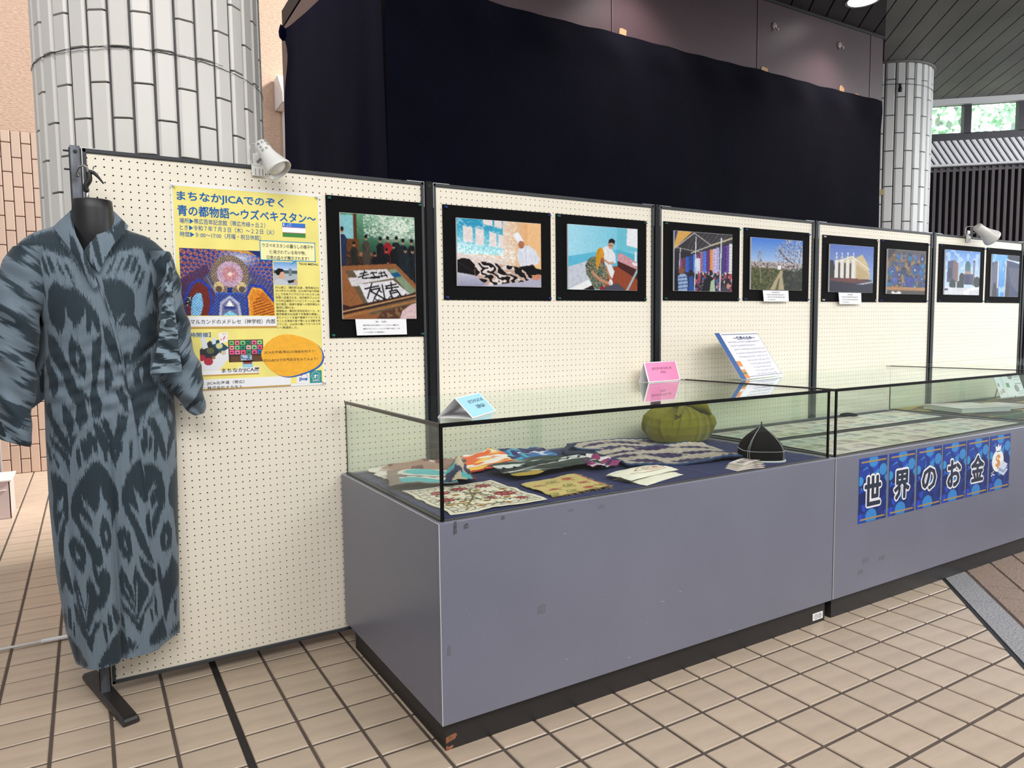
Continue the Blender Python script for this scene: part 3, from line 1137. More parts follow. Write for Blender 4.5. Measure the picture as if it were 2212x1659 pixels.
# posts
PXC = [-0.0325, 1.234, 2.501, 3.767, 5.033, 6.299]
PD = ['scuffed steel end post behind the robe', 'black steel post between the upright photo and the hospital photos', 'black steel post beside the market photo', 'black steel post between orchard and theatre photos', 'black steel post between pottery and blue dome photos', 'black steel post at the far end of panels']
for n, x in enumerate(PXC):
    root = empty('panel_post', (x, 0.0, 0.0), PD[n] + ' holding peg panels', 'post', 'posts of the peg panels')
    w = 0.0145
    mp = M_post_worn if n == 0 else M_post
    mb = MB().bbox(x - w, x + w, -0.012, 0.036, 0.02, 1.856, .002)
    mb.build('upright', mp, root)
    # slot lips along the upright and the bolt hole near the top
    MB().box(x - w - .0035, x - w + .0005, -0.004, 0.03, 0.03, 1.85).box(x + w - .0005, x + w + .0035, -0.004, 0.03, 0.03, 1.85).build('channel', M_black, root)
    MB().lathe([(0, 0), (0.0055, 0.0), (0.0062, 0.0012), (0.004, 0.0016), (0, .0016)], (x + .001, -0.012, 1.836), (0, -1, 0), 12, False).build('bolt_hole', M_black, root)
    y0 = -0.232 if n == 0 else -0.008
    ft = MB()
    q = [(-0.026, 0.0), (-0.026, 0.012), (-0.020, 0.022), (0.020, 0.022), (0.026, 0.012), (0.026, 0.0)]
    yy = [y0, y0 + 0.006, y0 + 0.02, 0.0, 0.19, 0.204, 0.21]
    sc_ = [0.55, 0.85, 1.0, 1.15, 1.0, 0.85, 0.55]
    V, F = [], []
    for y, s in zip(yy, sc_):
        V += [(x + 0.006 + a * (0.9 + 0.1 * s), y, 0.004 + (b if b == 0 else b * s)) for a, b in q]
    k = len(q)
    F.append(tuple(range(k)))
    F.append(tuple(range((len(yy) - 1) * k, len(yy) * k))[::-1])
    for r in range(len(yy) - 1):
        F += [(r * k + (i + 1) % k, r * k + i, (r + 1) * k + i, (r + 1) * k + (i + 1) % k) for i in range(k)]
    fa = rad(15.2) if n == 0 else 0.0
    V = [(x + (a - x) * math.cos(fa) - b * math.sin(fa), (a - x) * math.sin(fa) + b * math.cos(fa), c) for a, b, c in V]
    ft.add(V, F)
    ft.build('foot', mat('dark_bronze_foot', (44, 39, 38), 0.42, var=0.06), root)
    for y in (y0 + 0.03, 0.18):
        MB().lathe([(0.014, 0), (0.014, 0.005)], (x + .006 * math.cos(fa) - y * math.sin(fa), y * math.cos(fa), 0.0), n=12).build('foot_pad', M_black, root)
# bolt stubs on the back of the end post
for z in (1.842, 1.783):
    MB().tube([(-0.047, 0.012, z), (-0.066, 0.012, z)], 0.003, 6).build('bolt', M_black, bpy.data.objects['panel_post'])

# ================================================================== clip-on spot lamps
M_lampw = mat('white_enamel_lamp', (226, 224, 218), 0.28, spec=0.6)


def clip_lamp(x, z, y, label, aim, scale=1.0, print_marks=True):
    root = empty('clip_lamp', (x, y, z), label, 'lamp', 'clip-on spot lamps')
    s = scale
    b = MB().bbox(x - .022 * s, x + .026 * s, -0.012, -0.0085, 1.812, 1.852, .001)
    b.bbox(x - .016 * s, x + .012 * s, -0.014, -0.0085, 1.848, 1.892, .002)
    b.bbox(x - .016 * s, x + .012 * s, -0.012, 0.042, 1.8535, 1.858, .001)
    b.build('clamp_plate', M_lampw, root)
    for dx in (-.01, .004, .016):
        MB().box(x + dx * s, x + (dx + .003) * s, -0.0135, -0.0118, 1.815, 1.838).build('clamp_rib', mat('lamp_slot_grey', (150, 148, 146), 0.5), root)
    aim = np.array(aim, float)
    aim /= np.linalg.norm(aim)
    top = np.array([x, y - .03, z + .03])
    MB().tube([(x, -0.014, 1.862), top + aim * .045], 0.005 * s, 8).build('swivel_arm', mat('steel', (150, 152, 156), 0.3, metal=0.8), root)
    pr = [(0.0, 0.0), (0.022, 0.0), (0.025, 0.004), (0.026, 0.035), (0.027, 0.048), (0.031, 0.068), (0.038, 0.088), (0.0455, 0.112), (0.0475, 0.116), (0.0475, 0.124), (0.0445, 0.124), (0.036, 0.085), (0.02, 0.06), (0, 0.055)]
    MB().lathe([(r * s, h * s) for r, h in pr], top, aim, 28, False).build('shade', M_lampw, root, smooth=True)
    MB().lathe([(r * s, h * s) for r, h in [(0, .06), (.02, .07), (.033, .095), (.036, .112), (.025, .119), (0, .121)]], top, aim, 20, False).build('bulb', mat('frosted_bulb', (236, 234, 230), 0.2), root, smooth=True)
    # cord loop
    MB().tube(curve_pts([top + np.array([-.004, .004, .0]), (x - .02, -.01, z + .035), (x - .03, -.004, z - .0), (x - .018, -.01, 1.846)], 6), 0.0022, 6).build('cord', M_lampw, root)
    if print_marks:
        d = MB()
        side = np.cross(aim, (0, 1, 0))
        side /= np.linalg.norm(side)
        nn = np.cross(side, aim)
        if nn[1] > 0:
            nn = -nn
        for k, t in enumerate(('帯広百', '大 年', '記念')):
            c = top + aim * (0.008 + 0.014 * k) * s
            # letters wrap the shade: each placed on its tangent plane
            for q, ch in enumerate(t):
                a = (q - 1) * 0.55
                nd = nn * math.cos(a) + side * math.sin(a)
                tu = -nn * math.sin(a) + side * math.cos(a)
                text_into(d, ch, c + nd * 0.0262 * s - tu * 0.005 * s, tu, aim, nd, h=0.010 * s, lift=0.0006)
        d.build('lettering', M_black, root)
    return root


clip_lamp(0.545, 1.885, -0.03, 'white clip-on spot lamp with black stamped letters above the yellow poster', (0.42, -0.42, -0.80), 1.0)
clip_lamp(5.465, 1.882, -0.03, 'plain white clip-on spot lamp on the far peg panel above blue tower photos', (0.70, -0.30, -0.50), 1.2, False)

# ================================================================== poster and mounted photographs
M_card = mat('black_mount_card', (20, 19, 20), 0.85, spec=0.08, var=0.04, vscale=8)
M_foam = mat('white_foam_board', (226, 224, 226), 0.6)
M_photo = printed('glossy_photo_print', 0.45, 0.12)
M_paper_print = printed('printed_paper', 0.55, 0.4)
M_paper = mat('white_paper', (238, 237, 238), 0.65)
M_ink = mat('black_ink', (26, 24, 26), 0.6)
M_blue_ink = mat('blue_ink', (4, 94, 176), 0.6, spec=0.2)
M_pin = {'g': mat('green_pin_plastic', (24, 104, 88), 0.3), 'b': mat('blue_pin_plastic', (34, 62, 138), 0.3), 'w': mat('white_pin_plastic', (232, 232, 230), 0.3)}
UX, VD, NO = EX, -EZ, -EY


def pin(x, z, y, kind, parent):
    MB().lathe([(0.0, 0), (0.0052, 0.0005), (0.0046, 0.003), (0.003, 0.005), (0.003, 0.009), (0.0046, 0.011), (0.0046, 0.0125), (0, 0.0128)], (x, y, z), (0.25, -1, -0.15), 10, False).build('push_pin', M_pin[kind], parent, smooth=True)


def people(c, spots, seed=0):
    rg = np.random.default_rng(seed)
    for x, y, s, coat, hair in spots:
        c.poly([(x - .5 * s, y + 1.9 * s), (x - .55 * s, y + .9 * s), (x - .25 * s, y + .55 * s), (x + .25 * s, y + .55 * s), (x + .55 * s, y + .9 * s), (x + .5 * s, y + 1.9 * s), (x + .4 * s, y + 3.3 * s), (x + .08 * s, y + 3.3 * s), (x, y + 2.1 * s), (x - .08 * s, y + 3.3 * s), (x - .4 * s, y + 3.3 * s)], coat)
        c.ell(x, y + .24 * s, .19 * s, .24 * s, (186, 140, 112))
        c.ell(x, y + .10 * s, .21 * s, .19 * s, hair)
        c.line([(x - .42 * s, y + .9 * s), (x - .1 * s, y + 1.5 * s)], .12 * s, tuple(int(v * .7) for v in coat))
        c.line([(x + .42 * s, y + .9 * s), (x + .1 * s, y + 1.5 * s)], .12 * s, tuple(int(v * 1.25) for v in coat))
    return c


def photo_calligraphy():
    c = Cv(160, 208, (150, 112, 82))
    c.rect(0, 0, 1, .34, (86, 140, 112))
    c.grad((120, 176, 140), (44, 84, 66), c.Y < .36, 'y', 0, .36)
    c.ell(.78, .10, .5, .2, (240, 252, 232), .9, .8)  # glare over the print's upper part, painted into its colours
    c.speck((250, 255, 246), .45, (2, 3), 21, (c.Y < .22) & (c.X > .3), .7)  # glare speckles painted in as well
    c.speck((70, 120, 96), .35, (2, 4), 22, (c.Y < .28), .5)
    c.rect(0, .02, .17, .24, (146, 206, 212))
    c.rect(.17, 0, .21, .34, (96, 58, 30))
    c.rect(0, .24, .24, .42, (112, 70, 36))
    c.poly([(0, .42), (1, .36), (1, .62), (0, .56)], (74, 56, 44))
    c.speck((40, 30, 26), .4, 3, 5, (c.Y > .36) & (c.Y < .56), .6)
    spots = [(.02, .14, .11, (40, 52, 84), (30, 24, 24)), (.17, .27, .085, (44, 44, 40), (24, 20, 20)), (.33, .20, .10, (78, 70, 62), (24, 20, 22)), (.52, .215, .10, (26, 26, 34), (20, 18, 20)), (.62, .205, .10, (168, 34, 44), (34, 26, 26)), (.74, .20, .10, (30, 34, 40), (20, 18, 20)), (.83, .22, .105, (36, 42, 50), (22, 20, 20)), (.44, .36, .08, (26, 26, 32), (20, 18, 20)), (.60, .32, .085, (28, 28, 30), (26, 20, 20)), (.70, .27, .1, (24, 26, 30), (20, 18, 18)), (.95, .22, .11, (26, 34, 42), (20, 18, 20)), (.96, .30, .12, (30, 36, 44), (26, 22, 22)), (.86, .30, .11, (34, 44, 50), (24, 20, 20)), (.62, .43, .075, (30, 24, 24), (24, 20, 20))]
    people(c, spots)
    c.poly([(0, .50), (.72, .46), (1, .66), (1, 1), (0, 1)], (158, 104, 66))
    c.poly([(.05, .54), (.66, .51), (1, .72), (1, .86), (.36, .96), (.1, .62)], (112, 96, 76))
    c.poly([(.62, .52), (.72, .51), (1.0, .72), (.9, .76)], (142, 160, 132))
    c.poly([(.63, .56), (.75, .54), (.8, .58), (.68, .60)], (36, 96, 140))
    c.poly([(.15, .54), (.6, .515), (.7, .60), (.26, .66)], (232, 228, 230))
    c.poly([(.08, .61), (.22, .60), (.27, .68), (.13, .69)], (226, 222, 224))
    c.poly([(.22, .67), (.68, .62), (.92, .76), (.34, .86)], (238, 236, 240))
    k = (18, 16, 18)
    for p in ([(.24, .57), (.33, .55)], [(.22, .60), (.35, .57)], [(.30, .54), (.27, .61)], [(.38, .56), (.46, .55)], [(.40, .55), (.44, .60)], [(.47, .59), (.38, .60)], [(.52, .545), (.53, .59)], [(.49, .56), (.57, .55)], [(.48, .59), (.60, .575)], [(.56, .54), (.6, .59)], [(.28, .61), (.5, .60)]):
        c.line(p, .014, k)
    for p in ([(.30, .71), (.48, .68)], [(.39, .66), (.33, .80)], [(.38, .72), (.50, .70), (.42, .80)], [(.37, .73), (.55, .80)], [(.53, .67), (.56, .79)], [(.49, .72), (.52, .74)], [(.58, .68), (.60, .70)], [(.59, .68), (.72, .66)], [(.58, .705), (.75, .685)], [(.65, .64), (.66, .72)], [(.63, .73), (.66, .78)], [(.63, .73), (.73, .715), (.78, .77)], [(.65, .75), (.74, .735)]):
        c.line(p, .017, k)
    c.line([(.40, .84), (.42, .80), (.46, .82), (.43, .85), (.48, .81), (.52, .84), (.55, .80), (.6, .81), (.64, .78), (.7, .80), (.76, .77), (.82, .78), (.86, .75)], .011, k)
    c.poly([(0, .86), (.1, .88), (1, .74), (1, .79), (0, .96)], (70, 44, 40))
    c.line([(0, .93), (1, .765)], .02, (196, 158, 112))
    c.line([(0, .98), (1, .82)], .03, (176, 124, 76))
    c.poly([(.45, 1), (.5, .93), (1, .84), (1, 1)], (96, 68, 52))
    c.speck((170, 130, 90), .35, 4, 11, c.pmask([(.45, 1), (.5, .93), (1, .84), (1, 1)]), .7)
    c.poly([(.76, 1), (.8, .92), (.92, .86), (1, .84), (1, 1)], (232, 200, 202))
    c.a = np.clip(c.a * .92, 0, 1)
    return c.blur(1).noise(.06, 3, 3)


def photo_massage():
    c = Cv(200, 146, (224, 190, 160))
    c.grad((226, 204, 184), (230, 172, 116), c.X > .5, 'x', .56, .86)
    c.rect(.83, 0, 1, .72, (236, 190, 140))
    c.rect(0, 0, .53, .52, (58, 170, 198))
    c.grad((40, 150, 186), (150, 222, 230), (c.X < .53) & (c.Y < .52), 'y', .02, .5)
    for x, y, w, h in ((.07, .11, .11, .23), (.21, .13, .10, .24), (.37, .17, .085, .22), (.475, .20, .06, .21), (.30, -.02, .11, .09), (.43, -.02, .09, .12)):
        c.poly([(x, y), (x + w, y + .025), (x + w, y + h + .02), (x, y + h)], (228, 216, 214))
    for k in range(5):
        c.line([(.06, .045 + .012 * k), (.40, .10 + .014 * k)], .003, (70, 110, 160), .5)
    c.poly([(0, .50), (.56, .60), (.60, .75), (0, .82)], (222, 204, 196))
    c.line([(.57, .12), (.57, .72)], .004, (190, 160, 136))
    c.line([(.57, .12), (.70, .17)], .004, (190, 160, 136))
    g = np.exp(-(((c.Y - .44 - .12 * c.X) / .10) ** 2)) * (c.X < .68)
    gl = vn(c.X * 60, c.Y * 60, 3) * .6 + vn(c.X * 110, c.Y * 90, 4) * .4
    c.mix(np.clip((gl - .40) * 5, 0, 1) * g, (246, 254, 255), .9)  # band of lamp glare across the print, painted into its colours
    c.mix(np.clip((vn(c.X * 55, c.Y * 50, 7) - .62) * 6, 0, 1) * (c.X < .7) * (c.Y < .7), (250, 250, 250), .45)  # scattered glare flecks, also painted
    # figure in white with a tall hat
    c.poly([(.71, .42), (.77, .36), (.85, .35), (.93, .43), (.985, .56), (.95, .64), (.90, .66), (.88, .74), (.75, .72), (.715, .60), (.695, .52)], (222, 224, 234))
    c.poly([(.655, .20), (.68, .165), (.72, .16), (.785, .29), (.715, .335)], (236, 238, 244))
    c.line([(.70, .325), (.785, .285)], .012, (206, 208, 218))
    c.ell(.752, .345, .036, .06, (176, 116, 90))
    c.line([(.735, .335), (.765, .335)], .004, (70, 44, 36))
    c.line([(.74, .375), (.757, .378)], .004, (120, 60, 54))
    for q in ([(.90, .44), (.955, .57), (.90, .64)], [(.72, .46), (.745, .62), (.78, .70)]):
        c.line(q, .035, (214, 218, 230))
    for q in ([(.80, .38), (.815, .70)], [(.86, .45), (.89, .60)], [(.745, .46), (.775, .62)], [(.91, .50), (.93, .58)]):
        c.line(q, .005, (176, 182, 200))
    c.ell(.885, .675, .024, .035, (150, 92, 70))
    # mattress, hair, patterned body
    c.poly([(0, .80), (.3, .86), (1, .83), (1, 1), (0, 1)], (176, 176, 194))
    c.grad((196, 196, 210), (150, 150, 174), c.pmask([(0, .80), (.15, .80), (.34, .97), (.25, 1), (0, 1)]), 'y', .8, 1)
    c.poly([(0, .62), (.06, .585), (.14, .60), (.20, .68), (.205, .84), (.12, .82), (0, .80)], (24, 20, 20))
    c.line([(.02, .66), (.18, .78)], .006, (60, 52, 50))
    c.poly([(.185, .76), (.215, .72), (.225, .84), (.20, .85)], (112, 74, 56))
    bd = c.pmask([(.20, .70), (.26, .635), (.34, .625), (.5, .66), (.70, .69), (.80, .74), (.90, .84), (.80, .91), (.55, .95), (.36, .99), (.27, .92), (.21, .84)])
    c.mix(bd.astype(float), (26, 22, 24))
    ph = c.X * 46 - c.Y * 34 + 7 * vn(c.X * 11, c.Y * 16, 2) + 3 * vn(c.X * 30, c.Y * 26, 5)
    c.mix((bd & (np.sin(ph) > .05)).astype(float), (226, 214, 208))
    c.mix((bd & (np.sin(ph) > .55) & (vn(c.X * 9, c.Y * 12, 8) > .5)).astype(float), (196, 164, 146))
    c.poly([(.72, .69), (.82, .665), (.90, .655), (.93, .70), (1, .72), (1, .80), (.86, .81), (.80, .76)], (18, 17, 20))
    c.poly([(.88, .84), (.93, .80), (.985, .79), (.99, .86), (.94, .89), (.89, .88)], (206, 142, 116))
    c.line([(.94, .83), (.985, .82)], .004, (150, 92, 76))
    return c.blur(1).noise(.03, 3, 4)


def photo_clinic():
    c = Cv(200, 146, (150, 208, 226))
    c.grad((168, 218, 234), (128, 200, 222), None, 'x', 0, .7)
    c.poly([(0, .49), (.35, .41), (.69, .35), (.69, .62), (0, .68)], (98, 184, 212))
    c.rect(.69, 0, 1, .36, (112, 192, 210))
    c.poly([(.69, .35), (1, .42), (1, .60), (.69, .58)], (86, 176, 200))
    c.poly([(.845, .0), (1, .0), (1, .31), (.83, .27)], (232, 234, 238))
    c.line([(.845, .0), (.832, .27), (1, .31)], .008, (206, 212, 220))
    c.rect(.955, .37, .985, .56, (226, 226, 230))
    c.poly([(.58, .64), (.72, .60), (1, .74), (1, 1), (.46, 1)], (150, 74, 48))
    for k in range(6):
        c.line([(.66 + .05 * k, .66 + .02 * k), (.60 + .09 * k, 1)], .003, (110, 50, 34), .7)
    c.poly([(.70, .52), (1, .66), (1, .82), (.70, .62)], (72, 36, 32))
    c.poly([(.695, .42), (.76, .40), (1, .55), (1, .66), (.70, .53)], (198, 142, 150))
    c.speck((226, 190, 196), .4, 2, 5, c.pmask([(.695, .42), (.76, .40), (1, .55), (1, .66), (.70, .53)]), .6)
    c.poly([(.91, .54), (1, .55), (1, .60), (.93, .59)], (230, 226, 230))
    c.line([(.84, 1), (1, .66)], .03, (160, 182, 186))
    c.poly([(0, .65), (.14, .60), (.26, .55), (.38, .53), (.30, .78), (.28, .84), (.08, .96), (0, .98)], (200, 204, 214))
    c.speck((176, 182, 198), .4, (3, 6), 4, c.pmask([(0, .65), (.26, .55), (.38, .53), (.28, .84), (0, .98)]), .5)
    c.poly([(.02, .99), (.28, .84), (.34, .92), (.20, 1), (.02, 1)], (236, 236, 236))
    c.poly([(.2, 1), (.34, .92), (.38, .97), (.36, 1)], (40, 30, 32))
    # helper in white
    c.poly([(.475, .34), (.54, .30), (.60, .33), (.665, .42), (.675, .56), (.60, .58), (.655, .70), (.62, .82), (.56, .72), (.51, .56)], (226, 227, 231))
    c.line([(.555, .36), (.57, .50)], .005, (186, 190, 200))
    c.line([(.60, .55), (.64, .70)], .005, (196, 198, 208))
    c.ell(.598, .285, .040, .062, (204, 158, 132))
    c.poly([(.565, .26), (.575, .20), (.62, .175), (.66, .21), (.655, .27), (.625, .245), (.59, .25)], (22, 20, 24))
    c.line([(.575, .285), (.625, .295)], .006, (40, 36, 40))
    c.line([(.50, .52), (.575, .575), (.63, .565)], .026, (200, 154, 128))
    # patient in a flowered dress, yellow scarf
    bd = c.pmask([(.235, .62), (.27, .53), (.34, .48), (.42, .47), (.50, .56), (.545, .68), (.55, .84), (.50, .985), (.36, .985), (.31, .86), (.25, .74)])
    c.mix(bd.astype(float), (92, 112, 92))
    c.speck((176, 126, 96), .40, 2.5, 8, bd)
    c.speck((50, 72, 64), .36, 2, 9, bd)
    c.speck((150, 176, 168), .20, 2, 10, bd)
    c.poly([(.385, .45), (.405, .37), (.445, .325), (.485, .35), (.505, .43), (.495, .53), (.45, .545), (.435, .60), (.405, .70), (.385, .60)], (206, 150, 44))
    c.line([(.43, .36), (.40, .56)], .005, (160, 104, 26))
    c.line([(.47, .36), (.48, .48)], .005, (232, 184, 84))
    c.poly([(.455, .50), (.50, .49), (.505, .56), (.475, .60), (.45, .57)], (146, 92, 66))
    c.line([(.34, .73), (.44, .83), (.575, .895)], .034, (190, 140, 110))
    c.line([(.53, .62), (.575, .76), (.60, .86)], .022, (186, 136, 106))
    c.ell(.60, .88, .028, .055, (232, 233, 238))
    c.ell(.59, .90, .012, .03, (176, 178, 186))
    c.poly([(.44, 1), (.52, .95), (.60, .92), (.70, .88), (.82, 1)], (80, 78, 92))
    c.ell(.47, .97, .03, .03, (150, 36, 50))
    return c.blur(1).noise(.03, 3, 6)


def photo_market():
    c = Cv(150, 114, (46, 42, 52))
    c.poly([(0, 0), (.3, 0), (.12, .22), (0, .3)], (60, 72, 118))
    c.poly([(.06, 0), (.3, 0), (.14, .2), (.0, .30), (0, .22)], (214, 166, 90))
    c.poly([(.3, 0), (1, .02), (1, .14), (.62, .22), (.46, .34), (0, .34), (0, .30)], (58, 54, 58))
    for k in range(9):
        c.line([(.35 + .08 * k, .01), (.2 + .06 * k, .33)], .006, (110, 106, 106))
    c.line([(0, .30), (.33, .02), (.62, .21), (.28, .36)], .014, (196, 190, 186))
    c.line([(.05, .28), (.6, .36)], .008, (180, 176, 172))
    c.line([(.62, .21), (1, .06)], .02, (206, 190, 160))
    cols = [(120, 66, 110), (90, 60, 70), (44, 84, 168), (40, 60, 120), (60, 110, 190), (110, 60, 86), (130, 90, 110), (66, 100, 180), (90, 40, 100), (196, 130, 70), (170, 150, 200), (150, 150, 190), (50, 60, 90), (70, 40, 110), (90, 60, 130), (196, 196, 190)]
    for k, q in enumerate(cols):
        x = .08 + .0575 * k
        top = .46 - .02 * k
        mm = (c.X > x) & (c.X < x + .055) & (c.Y > top) & (c.Y < .68)
        c.mix(mm.astype(float), q)
        c.mix((mm & (np.sin(c.Y * 60 + k) * np.cos(c.X * 260) > .25)).astype(float), tuple(min(255, int(v * 1.5)) for v in q))
    c.rect(.36, .44, .43, .70, (210, 216, 226))
    m = (c.Y > .66) & (c.X > .34)
    c.speck((176, 70, 90), .4, 4, 3, m)
    c.speck((214, 196, 190), .25, 4, 4, m)
    c.speck((60, 120, 180), .2, 4, 5, m)
    c.speck((40, 36, 40), .3, 3, 6, (c.Y > .82))
    for x, w in ((.36, .016), (.80, .022), (.10, .012)):
        c.line([(x, .08 if x > .3 else .3), (x - .02, .98 if x > .3 else .66)], w, (214, 216, 222))
    c.poly([(.06, .76), (.12, .70), (.20, .72), (.23, .84), (.22, 1), (.07, 1)], (150, 176, 210))
    for k in range(4):
        c.line([(.07, .78 + .06 * k), (.22, .76 + .06 * k)], .016, (84, 96, 140))
    c.ell(.12, .66, .05, .06, (130, 84, 66))
    c.poly([(0, .66), (.05, .64), (.07, 1), (0, 1)], (20, 24, 40))
    c.poly([(.25, .76), (.31, .74), (.33, 1), (.24, 1)], (40, 84, 160))
    c.ell(.28, .69, .035, .05, (40, 30, 30))
    c.poly([(.50, .82), (.58, .72), (.66, .76), (.66, 1), (.46, 1)], (18, 18, 26))
    c.ell(.62, .68, .03, .05, (40, 34, 40))
    c.poly([(.62, .82), (.68, .78), (.70, 1), (.60, 1)], (170, 190, 160))
    c.poly([(.80, .96), (.86, .86), (.95, .88), (.96, 1), (.8, 1)], (70, 62, 80))
    c.ell(.92, .84, .05, .08, (40, 28, 26))
    c.ell(.93, .90, .03, .05, (190, 140, 116))
    return c.blur(1).noise(.04, 2, 7)


def photo_orchard():
    c = Cv(150, 114, (120, 160, 220))
    c.grad((66, 122, 210), (176, 198, 226), None, 'y', 0, .5)
    c.rect(0, .46, 1, .60, (150, 146, 150))
    c.speck((196, 186, 186), .5, 2, 3, (c.Y > .44) & (c.Y < .60))
    c.speck((110, 82, 70), .4, (2, 3), 4, (c.Y > .48) & (c.Y < .62))
    c.rect(0, .58, 1, 1, (76, 86, 44))
    c.speck((112, 100, 60), .5, (2, 4), 5, c.Y > .57)
    c.speck((56, 70, 36), .4, (3, 4), 6, c.Y > .6)
    c.poly([(.56, .62), (.61, .60), (.60, .72), (.64, 1), (.36, 1), (.45, .82)], (176, 160, 132))
    c.poly([(.535, .76), (.55, .76), (.52, 1), (.46, 1)], (96, 100, 60))
    c.rect(.50, .52, .57, .60, (232, 232, 232))
    c.poly([(.60, .62), (1, .52), (1, 1), (.66, 1)], (40, 44, 30))
    c.speck((80, 84, 60), .3, 3, 9, c.pmask([(.60, .62), (1, .52), (1, 1), (.66, 1)]))
    cb = (92, 82, 82)
    c.line([(.88, .98), (.86, .66), (.80, .46), (.66, .38), (.52, .2)], .018, (52, 42, 40))
    c.line([(.87, .70), (.94, .44), (.98, .1)], .012, cb)
    c.line([(.83, .52), (.82, .26), (.74, .04)], .01, cb)
    c.line([(.76, .44), (.62, .3), (.46, .24)], .008, cb)
    m = (((c.X - .8) / .34) ** 2 + ((c.Y - .3) / .32) ** 2 < 1)
    c.speck((206, 198, 206), .42, 2, 12, m, .8)
    c.speck((104, 92, 96), .34, 2, 13, m, .8)
    c.line([(.19, .86), (.17, .58), (.16, .26)], .012, (150, 140, 130))
    c.speck((130, 120, 120), .3, (5, 1.5), 14, (np.abs(c.X - .17) < .06) & (c.Y > .26) & (c.Y < .55))
    return c.blur(1).noise(.04, 2, 8)


def photo_theatre():
    c = Cv(104, 80, (110, 140, 200))
    c.grad((84, 110, 186), (140, 164, 208), None, 'y', 0, .6)
    c.poly([(0, .34), (.08, .34), (.12, .5), (.1, .72), (0, .72)], (26, 36, 36))
    c.poly([(.58, .26), (.73, .18), (.86, .38), (.90, .54), (.92, .72), (.6, .70)], (206, 184, 142))
    c.poly([(.60, .40), (.86, .56), (.92, .72), (.58, .72)], (190, 166, 122))
    c.poly([(.12, .36), (.36, .27), (.50, .22), (.6, .28), (.6, .72), (.10, .70)], (206, 192, 160))
    for x in (.15, .27, .40, .53):
        c.rect(x - .035, .34 - .1 * x, x + .035, .71, (226, 222, 216))
        c.poly([(x - .03, .32 - .1 * x), (x, .22 - .06 * x), (x + .03, .32 - .1 * x)], (216, 206, 186))
        c.ell(x, .20 - .05 * x, .012, .03, (236, 236, 240))
    for x in (.21, .335, .465):
        c.rect(x - .02, .42, x + .02, .70, (60, 50, 48))
        c.ell(x, .42, .02, .05, (60, 50, 48))
    c.line([(.12, .36), (.5, .24), (.62, .32), (.9, .50)], .012, (240, 236, 230))
    c.poly([(0, .70), (.95, .72), (1, .8), (1, 1), (0, 1)], (30, 26, 52))
    c.poly([(.02, .71), (.6, .70), (.92, .75), (.55, .80), (0, .76)], (110, 54, 50))
    c.poly([(.6, .82), (.95, .75), (1, .78), (.78, .82)], (176, 176, 186))
    return c.blur(1).noise(.04, 2, 3)


def photo_pottery():
    c = Cv(104, 80, (150, 118, 78))
    c.speck((110, 84, 56), .5, 5, 3)
    c.rect(0, 0, 1, .10, (84, 76, 72))
    c.poly([(0, 0), (.22, 0), (.05, .2), (0, .22)], (44, 36, 40))
    rg = np.random.default_rng(4)
    pots = [(.27, .17, .06, .08), (.41, .14, .035, .09), (.57, .16, .07, .13), (.73, .16, .05, .10), (.90, .18, .07, .12), (.14, .32, .035, .05), (.22, .32, .035, .05), (.31, .33, .035, .05), (.38, .32, .035, .05), (.55, .31, .045, .07), (.71, .44, .1, .13), (.77, .36, .08, .09), (.92, .36, .07, .09), (.12, .50, .1, .13), (.41, .47, .07, .09), (.88, .50, .09, .10), (.30, .56, .06, .08), (.06, .76, .07, .10), (.20, .70, .07, .10), (.32, .74, .05, .07), (.50, .62, .08, .10), (.58, .72, .12, .14), (.72, .82, .06, .08), (.75, .64, .06, .08), (.86, .80, .06, .09), (.90, .64, .06, .08), (.98, .75, .05, .1), (.08, .55, .06, .07), (.45, .78, .05, .06)]
    for k, (x, y, rx, ry) in enumerate(pots):
        b = [(36, 96, 150), (44, 60, 140), (30, 110, 150), (70, 90, 170), (24, 50, 100)][k % 5]
        c.ell(x, y, rx, ry, tuple(int(v * .55) for v in b))
        c.ell(x, y, rx * .9, ry * .9, b)
        c.ell(x - rx * .2, y - ry * .25, rx * .5, ry * .5, tuple(min(255, int(v * 1.25)) for v in b), .7, .6)
        if k % 3 == 1:
            c.ell(x, y, rx * .55, ry * .55, (26, 36, 86))
            c.ell(x, y, rx * .3, ry * .3, (176, 196, 214))
        elif k % 3 == 2:
            c.ell(x, y - ry * .45, rx * .55, ry * .3, (18, 26, 52))
    c.speck((20, 50, 110), .3, 2, 9, (c.Y > .1) & (c.Y < .85), .5)
    c.rect(0, .84, 1, .91, (176, 128, 74))
    c.rect(0, .91, 1, 1, (70, 58, 56))
    c.poly([(.1, .96), (.16, .93), (.22, .97), (.3, .93), (.38, .96), (.34, 1), (.14, 1)], (226, 222, 216))
    return c.blur(1).noise(.08, 2, 5)


